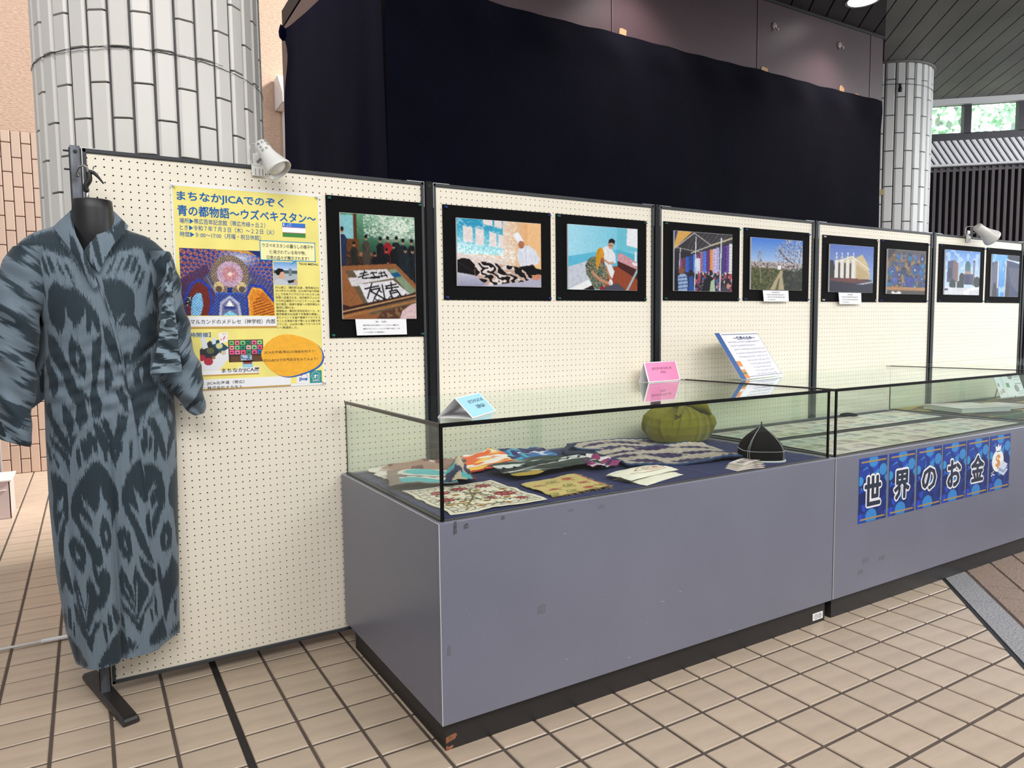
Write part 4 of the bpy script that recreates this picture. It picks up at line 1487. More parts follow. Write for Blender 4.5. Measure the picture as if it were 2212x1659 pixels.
def photo_dome():
    c = Cv(100, 92, (130, 170, 226))
    c.grad((96, 146, 214), (190, 212, 236), None, 'y', 0, .6)
    c.speck((214, 226, 240), .4, 9, 3, c.Y < .5, .5)
    c.poly([(.07, .26), (.27, .22), (.33, .28), (.36, .72), (.06, .72)], (120, 100, 104))
    c.poly([(.07, .26), (.22, .235), (.22, .72), (.06, .72)], (66, 74, 110))
    c.ell(.14, .52, .05, .13, (40, 44, 76))
    c.rect(.33, .28, .37, .76, (150, 110, 90))
    c.ell(.64, .34, .085, .11, (66, 110, 124))
    c.poly([(.555, .34), (.725, .34), (.715, .46), (.57, .46)], (74, 116, 124))
    for k in range(6):
        c.line([(.57 + .03 * k, .45), (.64 + (.57 + .03 * k - .64) * .3, .24)], .005, (40, 80, 96))
    c.rect(.56, .46, .73, .52, (170, 140, 120))
    c.poly([(.44, .52), (.84, .52), (.86, .76), (.42, .76)], (66, 66, 108))
    c.rect(.58, .55, .70, .76, (44, 44, 80))
    c.rect(.80, .23, .835, .78, (120, 106, 100))
    c.rect(.79, .21, .845, .245, (70, 64, 70))
    for x, y, rx, ry in ((.22, .78, .09, .13), (.44, .80, .10, .14), (.92, .70, .1, .13), (.47, .62, .07, .12)):
        c.ell(x, y, rx, ry, (26, 38, 30))
    c.rect(0, .84, 1, 1, (206, 206, 212))
    c.poly([(0, .80), (.16, .83), (.5, .93), (.5, 1), (0, 1)], (214, 214, 220))
    c.poly([(.52, .92), (.75, .82), (1, .82), (1, .86), (.7, .90), (.7, 1), (.54, 1)], (226, 226, 230))
    c.rect(0, .86, .1, .90, (60, 66, 110))
    return c.noise(.03, 3, 6)


def photo_towers():
    c = Cv(100, 84, (96, 160, 226))
    c.grad((110, 170, 230), (64, 140, 214), None, 'y', 0, 1)
    c.speck((196, 220, 244), .35, (14, 5), 3, None, .6)
    c.poly([(0, .20), (.20, .16), (.25, .18), (.26, 1), (0, 1)], (76, 86, 112))
    c.poly([(.0, .3), (.19, .2), (.19, 1), (.0, 1)], (96, 100, 122))
    c.ell(.12, .96, .08, .30, (38, 40, 56))
    c.rect(.20, .16, .25, .80, (206, 198, 190))
    c.poly([(.48, .16), (.56, .12), (1, .2), (1, 1), (.46, 1)], (56, 64, 96))
    c.poly([(.48, .16), (.53, .15), (.50, 1), (.46, 1)], (190, 184, 180))
    c.poly([(.60, .3), (1, .3), (1, .9), (.7, .7)], (84, 88, 110))
    c.ell(.58, .94, .07, .3, (30, 32, 50))
    c.poly([(.55, 0), (1, 0), (1, .16), (.7, .14), (.55, .08)], (40, 44, 60))
    c.line([(.55, .12), (1, .16)], .02, (236, 240, 246))
    return c.blur(1).noise(.06, 2, 7)


def ink_row(mb, tl, u, v, n, w, h, seed=0):
    """a line of print too small to read: short strokes"""
    rg = random.Random(seed)
    x = 0.0
    while x < w - h * .6:
        a = h * rg.uniform(.5, .85)
        for _ in range(2):
            if rg.random() < .5:
                y = h * rg.uniform(0, .8)
                q = [tl + u * x + v * y, tl + u * (x + a) + v * y, tl + u * (x + a) + v * (y + h * .2), tl + u * x + v * (y + h * .2)]
            else:
                y = x + a * rg.uniform(0, .8)
                q = [tl + u * y, tl + u * (y + h * .2), tl + u * (y + h * .2) + v * h, tl + u * y + v * h]
            mb.add([p + n * .0008 for p in q], [(3, 2, 1, 0)])
        x += h * 1.02


def mounted(cx0, cx1, cz1, cz0, px0, px1, pz1, pz0, cv, label, pins, cap=None, group='photographs on black mounts'):
    root = empty('mounted_photo', ((cx0 + cx1) / 2, 0.0, cz0), label, 'photograph', group)
    MB().box(cx0, cx1, -0.0045, -0.0075 + .0062, cz0, cz1).build('mount_card', M_card, root)
    MB().bbox(px0, px1, -0.0135, -0.0045, pz0, pz1, 0.001).build('foam_board', M_foam, root)
    cv.a = np.clip((cv.a - .04) * 1.02, 0, 1)
    flat_print('print', cv, (px0 + .001, -0.0139, pz1 - .001), EX * (px1 - px0 - .002), -EZ * (pz1 - pz0 - .002), M_photo, root)
    d = 0.011
    for x, z in ((cx0 + d, cz1 - d), (cx1 - d, cz1 - d), (cx0 + d, cz0 + d), (cx1 - d, cz0 + d)):
        pin(x, z, -0.0045, pins, root)
    if cap:
        x0, x1, z1, z0, lines = cap
        P = np.empty((2, 8, 3))
        t = np.linspace(0, 1, 8)
        P[..., 0] = x0 + (x1 - x0) * t
        P[0, :, 1] = -0.015
        P[1, :, 1] = -0.020 + .004 * np.sin(t * 3)
        P[0, :, 2] = z1
        P[1, :, 2] = z0
        cc_ = MB().hull_prism([(x0, -.015, z1), (x1, -.015, z1), (x1, -.019, z0), (x0 + .003, -.021, z0 - .001)], EY * 0, EY * 0.0008)
        cap_o = cc_.build('caption_card', M_paper, root)
        mb = MB()
        h = z1 - z0
        w = x1 - x0
        vv = np.array([0, -.005, -h])
        vv /= np.linalg.norm(vv)
        nn = np.array([0, -1, 0.08])
        for k, (t, a, b) in enumerate(lines):
            if t == '#':
                ink_row(mb, np.array([x0 + w * a, -.0155 - .0045 * (.12 + .22 * k), z1 - h * (.12 + .22 * k)]), EX, vv, nn, w * (b - a), h * .10, k)
                continue
            text_into(mb, t, np.array([x0 + w * a, -.0155 - .0045 * (.12 + .22 * k), z1 - h * (.12 + .22 * k)]), EX, vv, nn, w=w * (b - a), h=h * .10, lift=.0008)
        mb.build('lettering', M_ink, cap_o)
    return root


mounted(0.797, 1.2005, 1.7675, 1.2215, 0.848, 1.164, 1.7035, 1.2935, photo_calligraphy(), 'upright black mounted photo of children around large brush calligraphy', 'g',
        (0.8985, 1.1165, 1.2935, 1.2305, [('「夢」「友情」', .38, .60), ('語学学校の日本文化紹介イベントからの一場面です。', .14, .85), ('書道のデモンストレーションや“漢字”の紹介、ウズ', .14, .86), ('ベクの生徒たちも興味津々。', .14, .56)]))
mounted(1.2975, 1.850, 1.769, 1.373, 1.3575, 1.7895, 1.7165, 1.4315, photo_massage(), 'black mounted photo of a person in a white chef hat massaging a patient', 'b')
mounted(1.8795, 2.433, 1.770, 1.375, 1.9405, 2.3665, 1.7255, 1.425, photo_clinic(), 'black mounted photo of a woman in yellow headscarf in blue clinic room', 'g')
mounted(2.549, 3.111, 1.777, 1.380, 2.614, 3.043, 1.7335, 1.4285, photo_market(), 'black mounted photo of a covered market hung with patterned cloth', 'g')
mounted(3.144, 3.708, 1.7805, 1.383, 3.193, 3.635, 1.730, 1.4445, photo_orchard(), 'black mounted photo of a track through a blossoming orchard', 'b',
        (3.292, 3.512, 1.4415, 1.380, [('#', .34, .66), ('#', .14, .84), ('#', .16, .86), ('#', .18, .46)]))
mounted(3.832, 4.391, 1.778, 1.383, 3.890, 4.333, 1.7255, 1.4405, photo_theatre(), 'black mounted photo of a pale columned theatre against blue sky', 'w',
        (3.980, 4.209, 1.438, 1.369, [('#', .38, .64), ('#', .14, .84), ('#', .14, .84), ('#', .14, .44)]))
mounted(4.420, 4.972, 1.781, 1.384, 4.486, 4.927, 1.7225, 1.4365, photo_pottery(), 'black mounted photo of blue glazed pots and plates on a wall', 'b')
mounted(5.104, 5.710, 1.785, 1.388, 5.168, 5.632, 1.7485, 1.4395, photo_dome(), 'black mounted photo of a blue ribbed dome and a minaret', 'b')
mounted(5.744, 6.262, 1.787, 1.388, 5.802, 6.210, 1.742, 1.4325, photo_towers(), 'black mounted photo looking up between two tall tiled towers', 'g')

# ------------------------------------------------------------------ yellow exhibition poster
pst = empty('exhibition_poster', (0.511, 0.0, 1.042), 'large yellow exhibition poster with blue title pinned on peg panel', 'poster')
PXL, PXR, PZT, PZB = 0.2495, 0.7725, 1.7645, 1.042
MB().box(PXL, PXR, -0.0022, -0.0012, PZB, PZT).build('paper', M_paper, pst)
cv = Cv(90, 124, (240, 226, 128))
cv.noise(.03, 9, 2)
flat_print('yellow_field', cv, (PXL + .006, -0.0026, PZT - .008), EX * (PXR - PXL - .012), -EZ * (PZT - PZB - .018), M_paper_print, pst)


def pp(x, y, lift=0.003):
    """poster position: x,y in 0..1 of the sheet"""
    return np.array([PXL + (PXR - PXL) * x, -lift, PZT - (PZT - PZB) * y])


PWD, PHT = PXR - PXL, PZT - PZB


def ptext(mb, t, x, y, w, h, bold=0.0, **k):
    text_into(mb, t, pp(x, y), UX, VD, NO, w=w * PWD, h=h * PHT, bold=bold, lift=.0005, **k)


mb = MB()
ptext(mb, 'まちなかJICAでのぞく', .035, .035, .705, .052, .018)
ptext(mb, '青の都物語～ウズベキスタン～', .035, .100, .935, .052, .018)
mb.build('title_lettering', M_blue_ink, pst)
mb = MB()
ptext(mb, '場所▶帯広百年記念館（帯広市緑ヶ丘２）', .045, .162, .56, .026)
ptext(mb, 'とき▶令和７年７月３日（木）～２２日（火）', .045, .194, .62, .026)
ptext(mb, '時間▶９:00～17:00（月曜・祝日休館）', .045, .226, .525, .026)
mb.build('detail_lettering', M_blue_ink, pst)
# flag
cv = Cv(60, 36, (255, 255, 255))
cv.rect(0, 0, 1, .31, (40, 110, 200)).rect(0, .31, 1, .34, (206, 40, 60)).rect(0, .66, 1, .69, (206, 40, 60)).rect(0, .69, 1, 1, (56, 132, 56))
cv.ell(.10, .155, .05, .11, (255, 255, 255)).ell(.125, .155, .045, .095, (40, 110, 200))
for r_ in range(3):
    for k in range(3 + r_):
        cv.ell(.20 + (5 - 3 - r_ + k) * .045, .07 + r_ * .085, .010, .020, (255, 255, 255))
flat_print('flag', cv, pp(.725, .155), EX * .165 * PWD, -EZ * .072 * PHT, M_paper_print, pst)
# mosque interior photograph
cv = Cv(220, 154, (60, 62, 120))
X, Y = cv.X, cv.Y
# patterned vault fanning away from the dome
an_ = np.arctan2(Y - .52, X - .50)
ra_ = np.hypot(X - .50, (Y - .52) * .72)
fan = np.sin(an_ * 46) * np.sin(np.log(ra_ + .05) * 30)
cv.grad((92, 60, 86), (54, 78, 150), None, 'x', .05, .75)
cv.mix((fan > .05).astype(float), (206, 140, 128), .8)
cv.mix((fan > .55).astype(float), (120, 50, 70), .8)
cv.mix((fan < -.35).astype(float), (36, 60, 150), .9)
cv.ell(.62, .13, .26, .16, (222, 232, 250), .75, .9)
cv.poly([(.38, .0), (.62, .0), (1, .05), (1, .10), (.6, .03), (.38, .015)], (206, 150, 60))
cv.poly([(.72, .0), (1, .0), (1, .16), (.9, .14)], (34, 48, 110))
cv.poly([(0, .46), (.28, .22), (.36, .68), (.30, 1), (0, 1)], (92, 52, 66))
cv.mix((cv.pmask([(0, .46), (.28, .22), (.36, .68), (.30, 1), (0, 1)]) & (np.sin(X * 130 + Y * 60) * np.sin(Y * 120) > .1)).astype(float), (60, 66, 140), .8)
cv.poly([(.74, .30), (1, .52), (1, 1), (.70, 1), (.64, .66)], (58, 66, 130))
cv.mix((cv.pmask([(.74, .30), (1, .52), (1, 1), (.70, 1), (.64, .66)]) & (np.sin(X * 140 - Y * 50) * np.sin(Y * 110) > .1)).astype(float), (150, 120, 130), .6)
cv.poly([(.30, .34), (.72, .34), (.80, .46), (.63, .66), (.37, .66), (.24, .46)], (90, 82, 96))
rr = np.hypot((X - .52), (Y - .37) * .72)
ta = np.arctan2((Y - .37) * .72, X - .52)
cv.mix((rr < .205).astype(float), (178, 146, 92))
cv.mix(((rr < .205) & (np.sin(ta * 34) * np.sin(rr * 190) > 0)).astype(float), (60, 66, 110), .85)
cv.mix((rr < .14).astype(float), (232, 190, 176))
cv.mix(((rr < .14) & (np.sin(rr * 300 + 2 * np.sin(ta * 16)) > .1)).astype(float), (118, 104, 190), .8)
cv.mix(((rr < .085) & (np.sin(rr * 360) * np.sin(ta * 22) > .0)).astype(float), (206, 110, 90), .8)
cv.ell(.52, .37, .022, .03, (252, 226, 206))
for x in (.395, .645):
    cv.ell(x, .57, .055, .085, (206, 184, 134))
    cv.ell(x, .60, .035, .05, (96, 80, 72))
cv.rect(.485, .57, .535, .66, (30, 50, 120))
cv.line([(.27, .40), (.355, .66), (.655, .66), (.76, .40)], .014, (58, 96, 190))
cv.line([(.275, .42), (.36, .67), (.65, .67), (.75, .42)], .004, (220, 180, 90))
cv.poly([(.355, .67), (.655, .67), (.73, 1), (.29, 1)], (46, 62, 132))
cv.mix((cv.pmask([(.355, .67), (.655, .67), (.73, 1), (.29, 1)]) & (np.sin(X * 160) * np.sin(Y * 130) > .1)).astype(float), (96, 110, 176), .7)
cv.poly([(.385, 1), (.40, .80), (.505, .69), (.61, .80), (.63, 1)], (176, 178, 206))
cv.poly([(.41, 1), (.425, .83), (.505, .735), (.585, .83), (.60, 1)], (110, 112, 150))
cv.poly([(.455, .86), (.505, .76), (.555, .86)], (226, 216, 206))
cv.ell(.505, .83, .022, .05, (250, 250, 255))
cv.rect(.44, .86, .57, .90, (56, 70, 140))
cv.poly([(.42, 1), (.505, .92), (.59, 1)], (132, 206, 230))
# left niche
cv.poly([(.06, 1), (.07, .72), (.16, .50), (.27, .58), (.30, .80), (.27, 1)], (112, 46, 40))
cv.poly([(.09, 1), (.10, .76), (.16, .66), (.21, .66), (.225, .84), (.19, 1)], (70, 150, 206))
cv.mix((cv.pmask([(.09, 1), (.10, .76), (.16, .66), (.21, .66), (.225, .84), (.19, 1)]) & (np.sin(X * 200) * np.sin(Y * 160) > 0)).astype(float), (220, 236, 246), .7)
cv.poly([(.03, .86), (.06, .70), (.11, .72), (.10, .86)], (30, 26, 34))
cv.speck((206, 206, 206), .35, 2, 9, cv.pmask([(.03, .86), (.06, .70), (.11, .72), (.10, .86)]))
cv.line([(.02, .80), (.10, .54), (.20, .46), (.29, .56), (.315, .80), (.28, 1)], .022, (44, 66, 168))
# right niche in warm light
cv.poly([(.70, 1), (.695, .72), (.75, .56), (.86, .58), (.97, .76), (1, .82), (1, 1)], (224, 140, 44))
cv.mix((cv.pmask([(.76, 1), (.76, .80), (.82, .70), (.90, .72), (1, .86), (1, 1)]) & (np.sin(X * 60 + Y * 140) > .0)).astype(float), (140, 66, 30), .9)
cv.poly([(.80, .66), (.88, .64), (.96, .78), (.90, .80)], (196, 110, 40))
cv.line([(.70, 1), (.69, .70), (.75, .53), (.87, .55), (.99, .76)], .022, (40, 62, 170))
cv.line([(.725, 1), (.715, .72), (.765, .58), (.86, .60)], .008, (250, 200, 110))
cv.noise(.16, 2, 3).blur(1)
flat_print('interior_photo', cv, pp(.035, .305), EX * .612 * PWD, -EZ * .325 * PHT, M_photo, pst)
MB().box(*(pp(.035, 0)[0], pp(.660, 0)[0]), -0.0034, -0.003, pp(0, .690)[2], pp(0, .634)[2]).build('caption_band', M_paper, pst)
M_gold = mat('gold_print', (196, 152, 66), 0.5)
MB().box(pp(.035, 0)[0], pp(.660, 0)[0], -0.0036, -0.003, pp(0, .694)[2], pp(0, .684)[2]).build('gold_rule', M_gold, pst)
mb = MB()
text_into(mb, 'サマルカンドのメドレセ（神学校）内部', pp(.050, .648, .0036), UX, VD, NO, w=.60 * PWD, h=.024 * PHT, bold=.004, lift=.0005)
mb.build('caption_lettering', M_ink, pst)
mb = MB()
# speech bubble
ptext(mb, 'ウズベキスタンの暮らしの様子や', .578, .264, .365, .021, .009)
ptext(mb, '使用されている布や物、', .628, .296, .26, .021, .009)
ptext(mb, '日常の品々が展示されます！', .608, .325, .30, .021, .009)
mb.build('bubble_lettering', M_ink, pst)
mb = MB()
ptext(mb, '『SUGI MEDIA』', .835, .355, .14, .014, .012)
mb.build('channel_lettering', M_ink, pst)
mb = MB()
bio = ['杉山雄二（幕別町出身、理学療法士）', '2015年から2年間、JICA海外協力隊員', 'として中央アジアのウズベキスタン共', '和国へ派遣される。地方都市フェルガ', 'ナの州立病院でリハビリテーション概', '念の普及・指導や患者への理学療法の', '提供に関わる。', '帰国後は、幕別町百年記念ホール、札', '幌市教育文化会館で写真展を開催し、', 'またイベント主催や講演でウズベキス', 'タンと北海道の架け橋となる活動を続', 'けている。2025年の春にウズベキスタ', 'ンへ再渡航した。']
for k, t in enumerate(bio):
    ptext(mb, t, .660, .480 + .0172 * k, .318 * min(1, len(t) / 16.6), .0125)
mb.build('biography_lettering', M_ink, pst)
mb = MB()
ptext(mb, 'JICA北海道(帯広)の施設を知ろう！', .565, .812, .370, .0165, .010)
ptext(mb, 'SDGsBOXで世界状況をみてみよう！', .558, .852, .392, .0165, .010)
mb.build('blob_lettering', M_ink, pst)
mb = MB()
ptext(mb, 'まちなかJICA展', .272, .893, .255, .025, .01)
mb.build('event_lettering', M_ink, pst)
mb = MB()
ptext(mb, '主催：JICA北海道（帯広）', .085, .955, .335, .019, .006)
ptext(mb, '運営：株式会社オカモト', .085, .979, .32, .017, .006)
mb.build('organiser_lettering', M_ink, pst)
mb = MB()
ptext(mb, '【同時開催】', .02, .712, .19, .024, .006)
mb.build('notice_lettering', M_blue_ink, pst)
# bubble outline and white ground
mb = MB().box(pp(.565, 0)[0], pp(.955, 0)[0], -0.0031, -0.0027, pp(0, .348)[2], pp(0, .252)[2])
mb.build('speech_bubble', mat('pale_yellow_paper', (247, 240, 176), 0.6), pst)
mb = MB()
for a, b, c_, d in ((.562, .958, .250, .254), (.562, .958, .346, .350), (.562, .567, .25, .35), (.953, .958, .25, .35)):
    mb.box(pp(a, 0)[0], pp(b, 0)[0], -0.0035, -0.003, pp(0, d)[2], pp(0, c_)[2])
mb.hull_prism([pp(.80, .348), pp(.83, .348), pp(.765, .372)], EY * -.0006, EY * 0)
mb.build('bubble_outline', mat('sky_blue_ink', (40, 150, 205), 0.6), pst)
# portrait photo
cv = Cv(60, 64, (150, 190, 230))
cv.grad((110, 160, 220), (226, 230, 236), None, 'y', 0, .5)
cv.rect(0, .36, 1, .52, (70, 92, 96)).rect(0, .5, 1, 1, (176, 184, 190)).rect(.64, .28, .76, .6, (120, 130, 140))
cv.poly([(0, 1), (.05, .78), (.3, .70), (.6, .88), (.6, 1)], (196, 200, 206))
cv.poly([(.12, .42), (.30, .36), (.44, .46), (.46, .60), (.40, .74), (.22, .72)], (214, 166, 138))
cv.poly([(.06, .40), (.20, .28), (.38, .30), (.44, .40), (.30, .44), (.22, .58), (.12, .56)], (24, 22, 24))
cv.poly([(.56, .80), (.9, .74), (.94, .84), (.62, .92)], (40, 40, 44)).ell(.90, .84, .07, .08, (206, 156, 130))
flat_print('portrait_photo', cv, pp(.652, .356), EX * .168 * PWD, -EZ * .118 * PHT, M_photo, pst)
# table set-up photo and goal board
cv = Cv(90, 74, (240, 226, 128))
cv.poly([(0, .52), (.35, .30), (.80, .42), (.82, .62), (.5, .98), (.05, .98)], (226, 226, 230))
cv.poly([(.0, .45), (.28, .22), (.62, .44), (.3, .72), (0, .70)], (40, 42, 50))
cv.poly([(.28, .26), (.5, .2), (.78, .42), (.55, .56)], (30, 74, 90))
for x, y, r_, q in ((.28, .48, .10, (90, 96, 60)), (.52, .36, .09, (206, 206, 150)), (.36, .66, .05, (150, 110, 50)), (.62, .54, .07, (206, 190, 150)), (.05, .66, .1, (170, 40, 60)), (.22, .76, .12, (176, 44, 64))):
    cv.ell(x, y, r_, r_ * .8, q)
cv.poly([(.5, .04), (.76, .0), (.76, .25), (.54, .3)], (240, 236, 232)).speck((220, 110, 110), .3, 3, 4, cv.pmask([(.52, .06), (.74, .03), (.74, .22), (.56, .26)]))
cv.poly([(.05, .1), (.16, .06), (.22, .4), (.08, .44)], (216, 222, 230)).poly([(.33, .16), (.43, .14), (.43, .3), (.34, .32)], (210, 220, 226))
flat_print('table_photo', cv, pp(.135, .712), EX * .245 * PWD, -EZ * .19 * PHT, M_paper_print, pst)
cv = Cv(84, 62, (60, 40, 30))
pal = [(120, 196, 110), (236, 130, 140), (120, 206, 130), (30, 140, 100), (240, 110, 150), (150, 220, 140), (246, 150, 160), (130, 210, 140), (30, 150, 120), (240, 190, 180), (140, 210, 150), (236, 90, 140), (240, 90, 140), (240, 130, 170), (240, 90, 130), (40, 150, 120), (230, 90, 130), (40, 120, 200)]
for k, q in enumerate(pal):
    i, j = k % 6, k // 6
    x, y = .03 + i * .16, .05 + j * .21
    cv.rect(x, y, x + .135, y + .18, q)
    cv.ell(x + .067, y + .1, .035, .045, tuple(int(v * .35) for v in q)) if k % 3 else cv.rect(x + .03, y + .07, x + .1, y + .13, tuple(int(v * .4) for v in q))
cv.rect(.06, .72, .98, .98, (96, 62, 40))
cv.rect(.34, .68, .66, .92, (176, 196, 214)).speck((80, 110, 140), .4, 3, 2, (cv.X > .36) & (cv.X < .64) & (cv.Y > .7) & (cv.Y < .9))
flat_print('goal_board_picture', cv, pp(.322, .752, .0032), EX * .236 * PWD, -EZ * .112 * PHT, M_paper_print, pst)
cv = Cv(20, 16, (150, 206, 226))
cv.rect(.1, .1, .9, .5, (150, 60, 60))
flat_print('goal_card', cv, pp(.412, .858, .0032), EX * .07 * PWD, -EZ * .034 * PHT, M_paper_print, pst)
# orange blob with blue shadow
t = np.linspace(0, 2 * math.pi, 60, endpoint=False)
bl = [(.765 + .215 * math.cos(a) * (1 + .05 * math.sin(2 * a + .6)), .838 + .108 * math.sin(a) * (1 + .07 * math.cos(3 * a))) for a in t]
MB().hull_prism([pp(x + .012, y + .006) for x, y in bl], EY * -.0001, EY * .0004).build('blue_blob', mat('royal_blue_print', (20, 92, 176), 0.55), pst)
MB().hull_prism([pp(x, y) for x, y in bl], EY * -.0004, EY * .0002).build('orange_blob', mat('orange_print', (246, 178, 42), 0.6, var=.05, vscale=60), pst)
for x0, x1, y0, y1 in ((.02, .525, .890, .926), (.02, .745, .945, .995)):
    MB().box(pp(x0, 0)[0], pp(x1, 0)[0], -0.0029, -0.0024, pp(0, y1)[2], pp(0, y0)[2]).build('white_band', M_paper, pst)
    MB().box(pp(x0, 0)[0], pp(x1, 0)[0], -0.0031, -0.0024, pp(0, y1 + .003)[2], pp(0, y1 - .004)[2]).build('gold_rule', M_gold, pst)
# two logos at the foot
MB().box(pp(.790, 0)[0], pp(.882, 0)[0], -0.0029, -0.0024, pp(0, .988)[2], pp(0, .922)[2]).build('logo_ground', M_paper, pst)
MB().box(pp(.886, 0)[0], pp(.976, 0)[0], -0.0029, -0.0024, pp(0, .988)[2], pp(0, .922)[2]).build('logo_ground', mat('teal_print', (24, 140, 140), 0.55), pst)
mb = MB()
text_into(mb, 'jica', pp(.806, .955), UX, VD, NO, w=.062 * PWD, h=.022 * PHT, bold=.03, lift=.0006)
mb.tube([pp(.836 + .034 * math.cos(a), .957 + .023 * math.sin(a), .0032) for a in np.linspace(-2.2, .9, 16)], .0006, 5)
mb.build('logo', M_blue_ink, pst)
MB().lathe([(0, 0), (.0035, 0), (0, .0004)], pp(.824, .944, .003), (0, -1, 0), 14, False).build('logo_dot', mat('red_print', (206, 40, 40), 0.55), pst)
mb = MB()
text_into(mb, 'オ!', pp(.912, .942), UX, VD, NO, w=.038 * PWD, h=.022 * PHT, bold=.03, lift=.0006)
text_into(mb, 'OKAMOTO', pp(.903, .973), UX, VD, NO, w=.057 * PWD, h=.008 * PHT, bold=.01, lift=.0006)
mb.tube([pp(.931 + .031 * math.cos(a), .951 + .0215 * math.sin(a), .0032) for a in np.linspace(0, 2 * math.pi, 28)], .0007, 5)
mb.build('logo', M_paper, pst)
for x, y in ((.012, .012), (.975, .012), (.985, .985), (.012, .985)):
    q = pp(x, y)
    pin(q[0], q[2], -0.002, 'w', pst)

# ================================================================== glass display cases
M_lam = mat('grey_laminate', (120, 121, 136), 0.33, spec=0.45, var=0.03, vscale=2.5)
M_plinth = mat('black_plinth', (38, 35, 36), 0.5, var=0.06, vscale=6)
M_wear = mat('worn_white_edge', (206, 204, 204), 0.7)
M_chip = mat('bare_chipboard', (150, 98, 66), 0.9, var=0.2, vscale=80)
M_railk = mat('black_case_rail', (9, 9, 10), 0.7, spec=0.15)
M_railg = mat('grey_case_rail', (82, 78, 74), 0.4, metal=0.4)
M_cglass = glass_mat('case_glass', (0.965, 0.985, 0.968), 0.7)
M_top = glass_mat('case_top_glass', (0.97, 0.985, 0.975), 1.0)
ZG, ZRIM, ZB = 0.974, 0.690, 0.0885
CLEN = CASE_X1 - CASE_X0
CASES = [CASE_X0, 2.6585, 4.4955]
CL = ['long grey display case holding the folded textiles', 'grey display case holding sheets of banknotes behind the blue letter posters', 'far grey display case with camouflage cloth and white booklets']
for n, x0 in enumerate(CASES):
    x1 = x0 + CLEN
    yf, yb = CASE_YF, CASE_YB
    root = empty('display_case', ((x0 + x1) / 2, (yf + yb) / 2, 0.0), CL[n], 'display case', 'display cases in a row')
    b = MB()
    t = 0.018
    b.bbox(x0, x1, yf, yf + t, ZB, ZRIM, .0012)
    b.build('front_panel', M_lam, root)
    MB().bbox(x0, x0 + t, yf + t, yb, ZB, ZRIM, .0012).build('side_panel', M_lam, root)
    MB().bbox(x1 - t, x1, yf + t, yb, ZB, ZRIM, .0012).build('side_panel', M_lam, root)
    MB().bbox(x0 + t, x1 - t, yb - t, yb, ZB, ZRIM, .0012).build('back_panel', M_lam, root)
    MB().box(x0 + t, x1 - t, yf + t, yb - t, ZRIM - 0.02, ZRIM - 0.004).build('deck', M_lam, root)
    MB().box(x0 + .0186, x1 - .0186, yf + .0186, yb - .06, 0.0, ZB).build('plinth', M_plinth, root)
    w = MB().box(x0 - .0004, x0 + .0016, yf - .0006, yf + .0012, ZB + .002, ZRIM)
    w.box(x0 - .0004, x0 + .0012, yf, yb, ZRIM - .0015, ZRIM + .0003)
    w.build('worn_edge', M_wear, root)
    gi, gt = 0.0181, 0.005
    gx0, gx1, gy0, gy1 = x0 + gi, x1 - gi, yf + gi, yb - gi
    for nm, q in (('front_glass', (gx0, gx1, gy0, gy0 + gt, ZRIM, ZG - gt)), ('side_glass', (gx0, gx0 + gt, gy0 + gt, gy1 - gt, ZRIM, ZG - gt)), ('side_glass', (gx1 - gt, gx1, gy0 + gt, gy1 - gt, ZRIM, ZG - gt)),
                  ('sliding_glass', (gx0, (gx0 + gx1) / 2 + .03, gy1 - gt, gy1, ZRIM, ZG - gt)), ('sliding_glass', ((gx0 + gx1) / 2 - .03, gx1, gy1 + .002, gy1 + .002 + gt, ZRIM, ZG - gt)), ('top_glass', (gx0, gx1, gy0, gy1, ZG - gt, ZG))):
        MB().box(*q).build(nm, M_top if nm == 'top_glass' else M_cglass, root)
    MB().box(gx0 - .002, gx1 + .002, gy0 - .003, gy0 + .008, ZG - .010, ZG + .0012).build('top_rail', M_railk, root)
    MB().box(gx0 - .003, gx0 + .008, gy0, gy1, ZG - .0095, ZG + .001).build('top_rail', M_railg, root)
    MB().box(gx1 - .008, gx1 + .003, gy0, gy1, ZG - .0095, ZG + .001).build('top_rail', M_railk, root)
    MB().box(gx0 - .001, gx0 + .0085, gy0 - .002, gy0 + .0045, ZRIM, ZG - .009).build('corner_seal', M_railk, root)
    MB().box(gx1 - .0075, gx1 + .001, gy0 - .002, gy0 + .0045, ZRIM, ZG - .009).build('corner_seal', M_railk, root)
    MB().box(gx0 - .004, gx0 + .0085, gy0 + .004, gy1, ZRIM, ZRIM + .006).box(gx0, gx1, gy0 - .001, gy0 + .007, ZRIM, ZRIM + .004).build('glazing_channel', M_railg, root)
    MB().box(gx0, gx0 + .004, gy1 - .004, gy1 + .002, ZRIM, ZG - .006).build('corner_seal', M_railg, root)
    if n == 0:
        # chipped corner of the plinth
        px, py = x0 + .0186, yf + .0186
        mb = MB()
        mb.hull_prism([(px, py, .040), (px, py, .022), (px + .030, py, .030), (px + .038, py, .040), (px + .034, py, .046), (px + .012, py, .044)], EY * -.0012, EY * .001)
        mb.hull_prism([(px, py, .016), (px, py, .0005), (px + .014, py, .0005), (px + .024, py, .006), (px + .024, py, .012), (px + .010, py, .010)], EY * -.0012, EY * .001)
        mb.build('chip', M_chip, root)
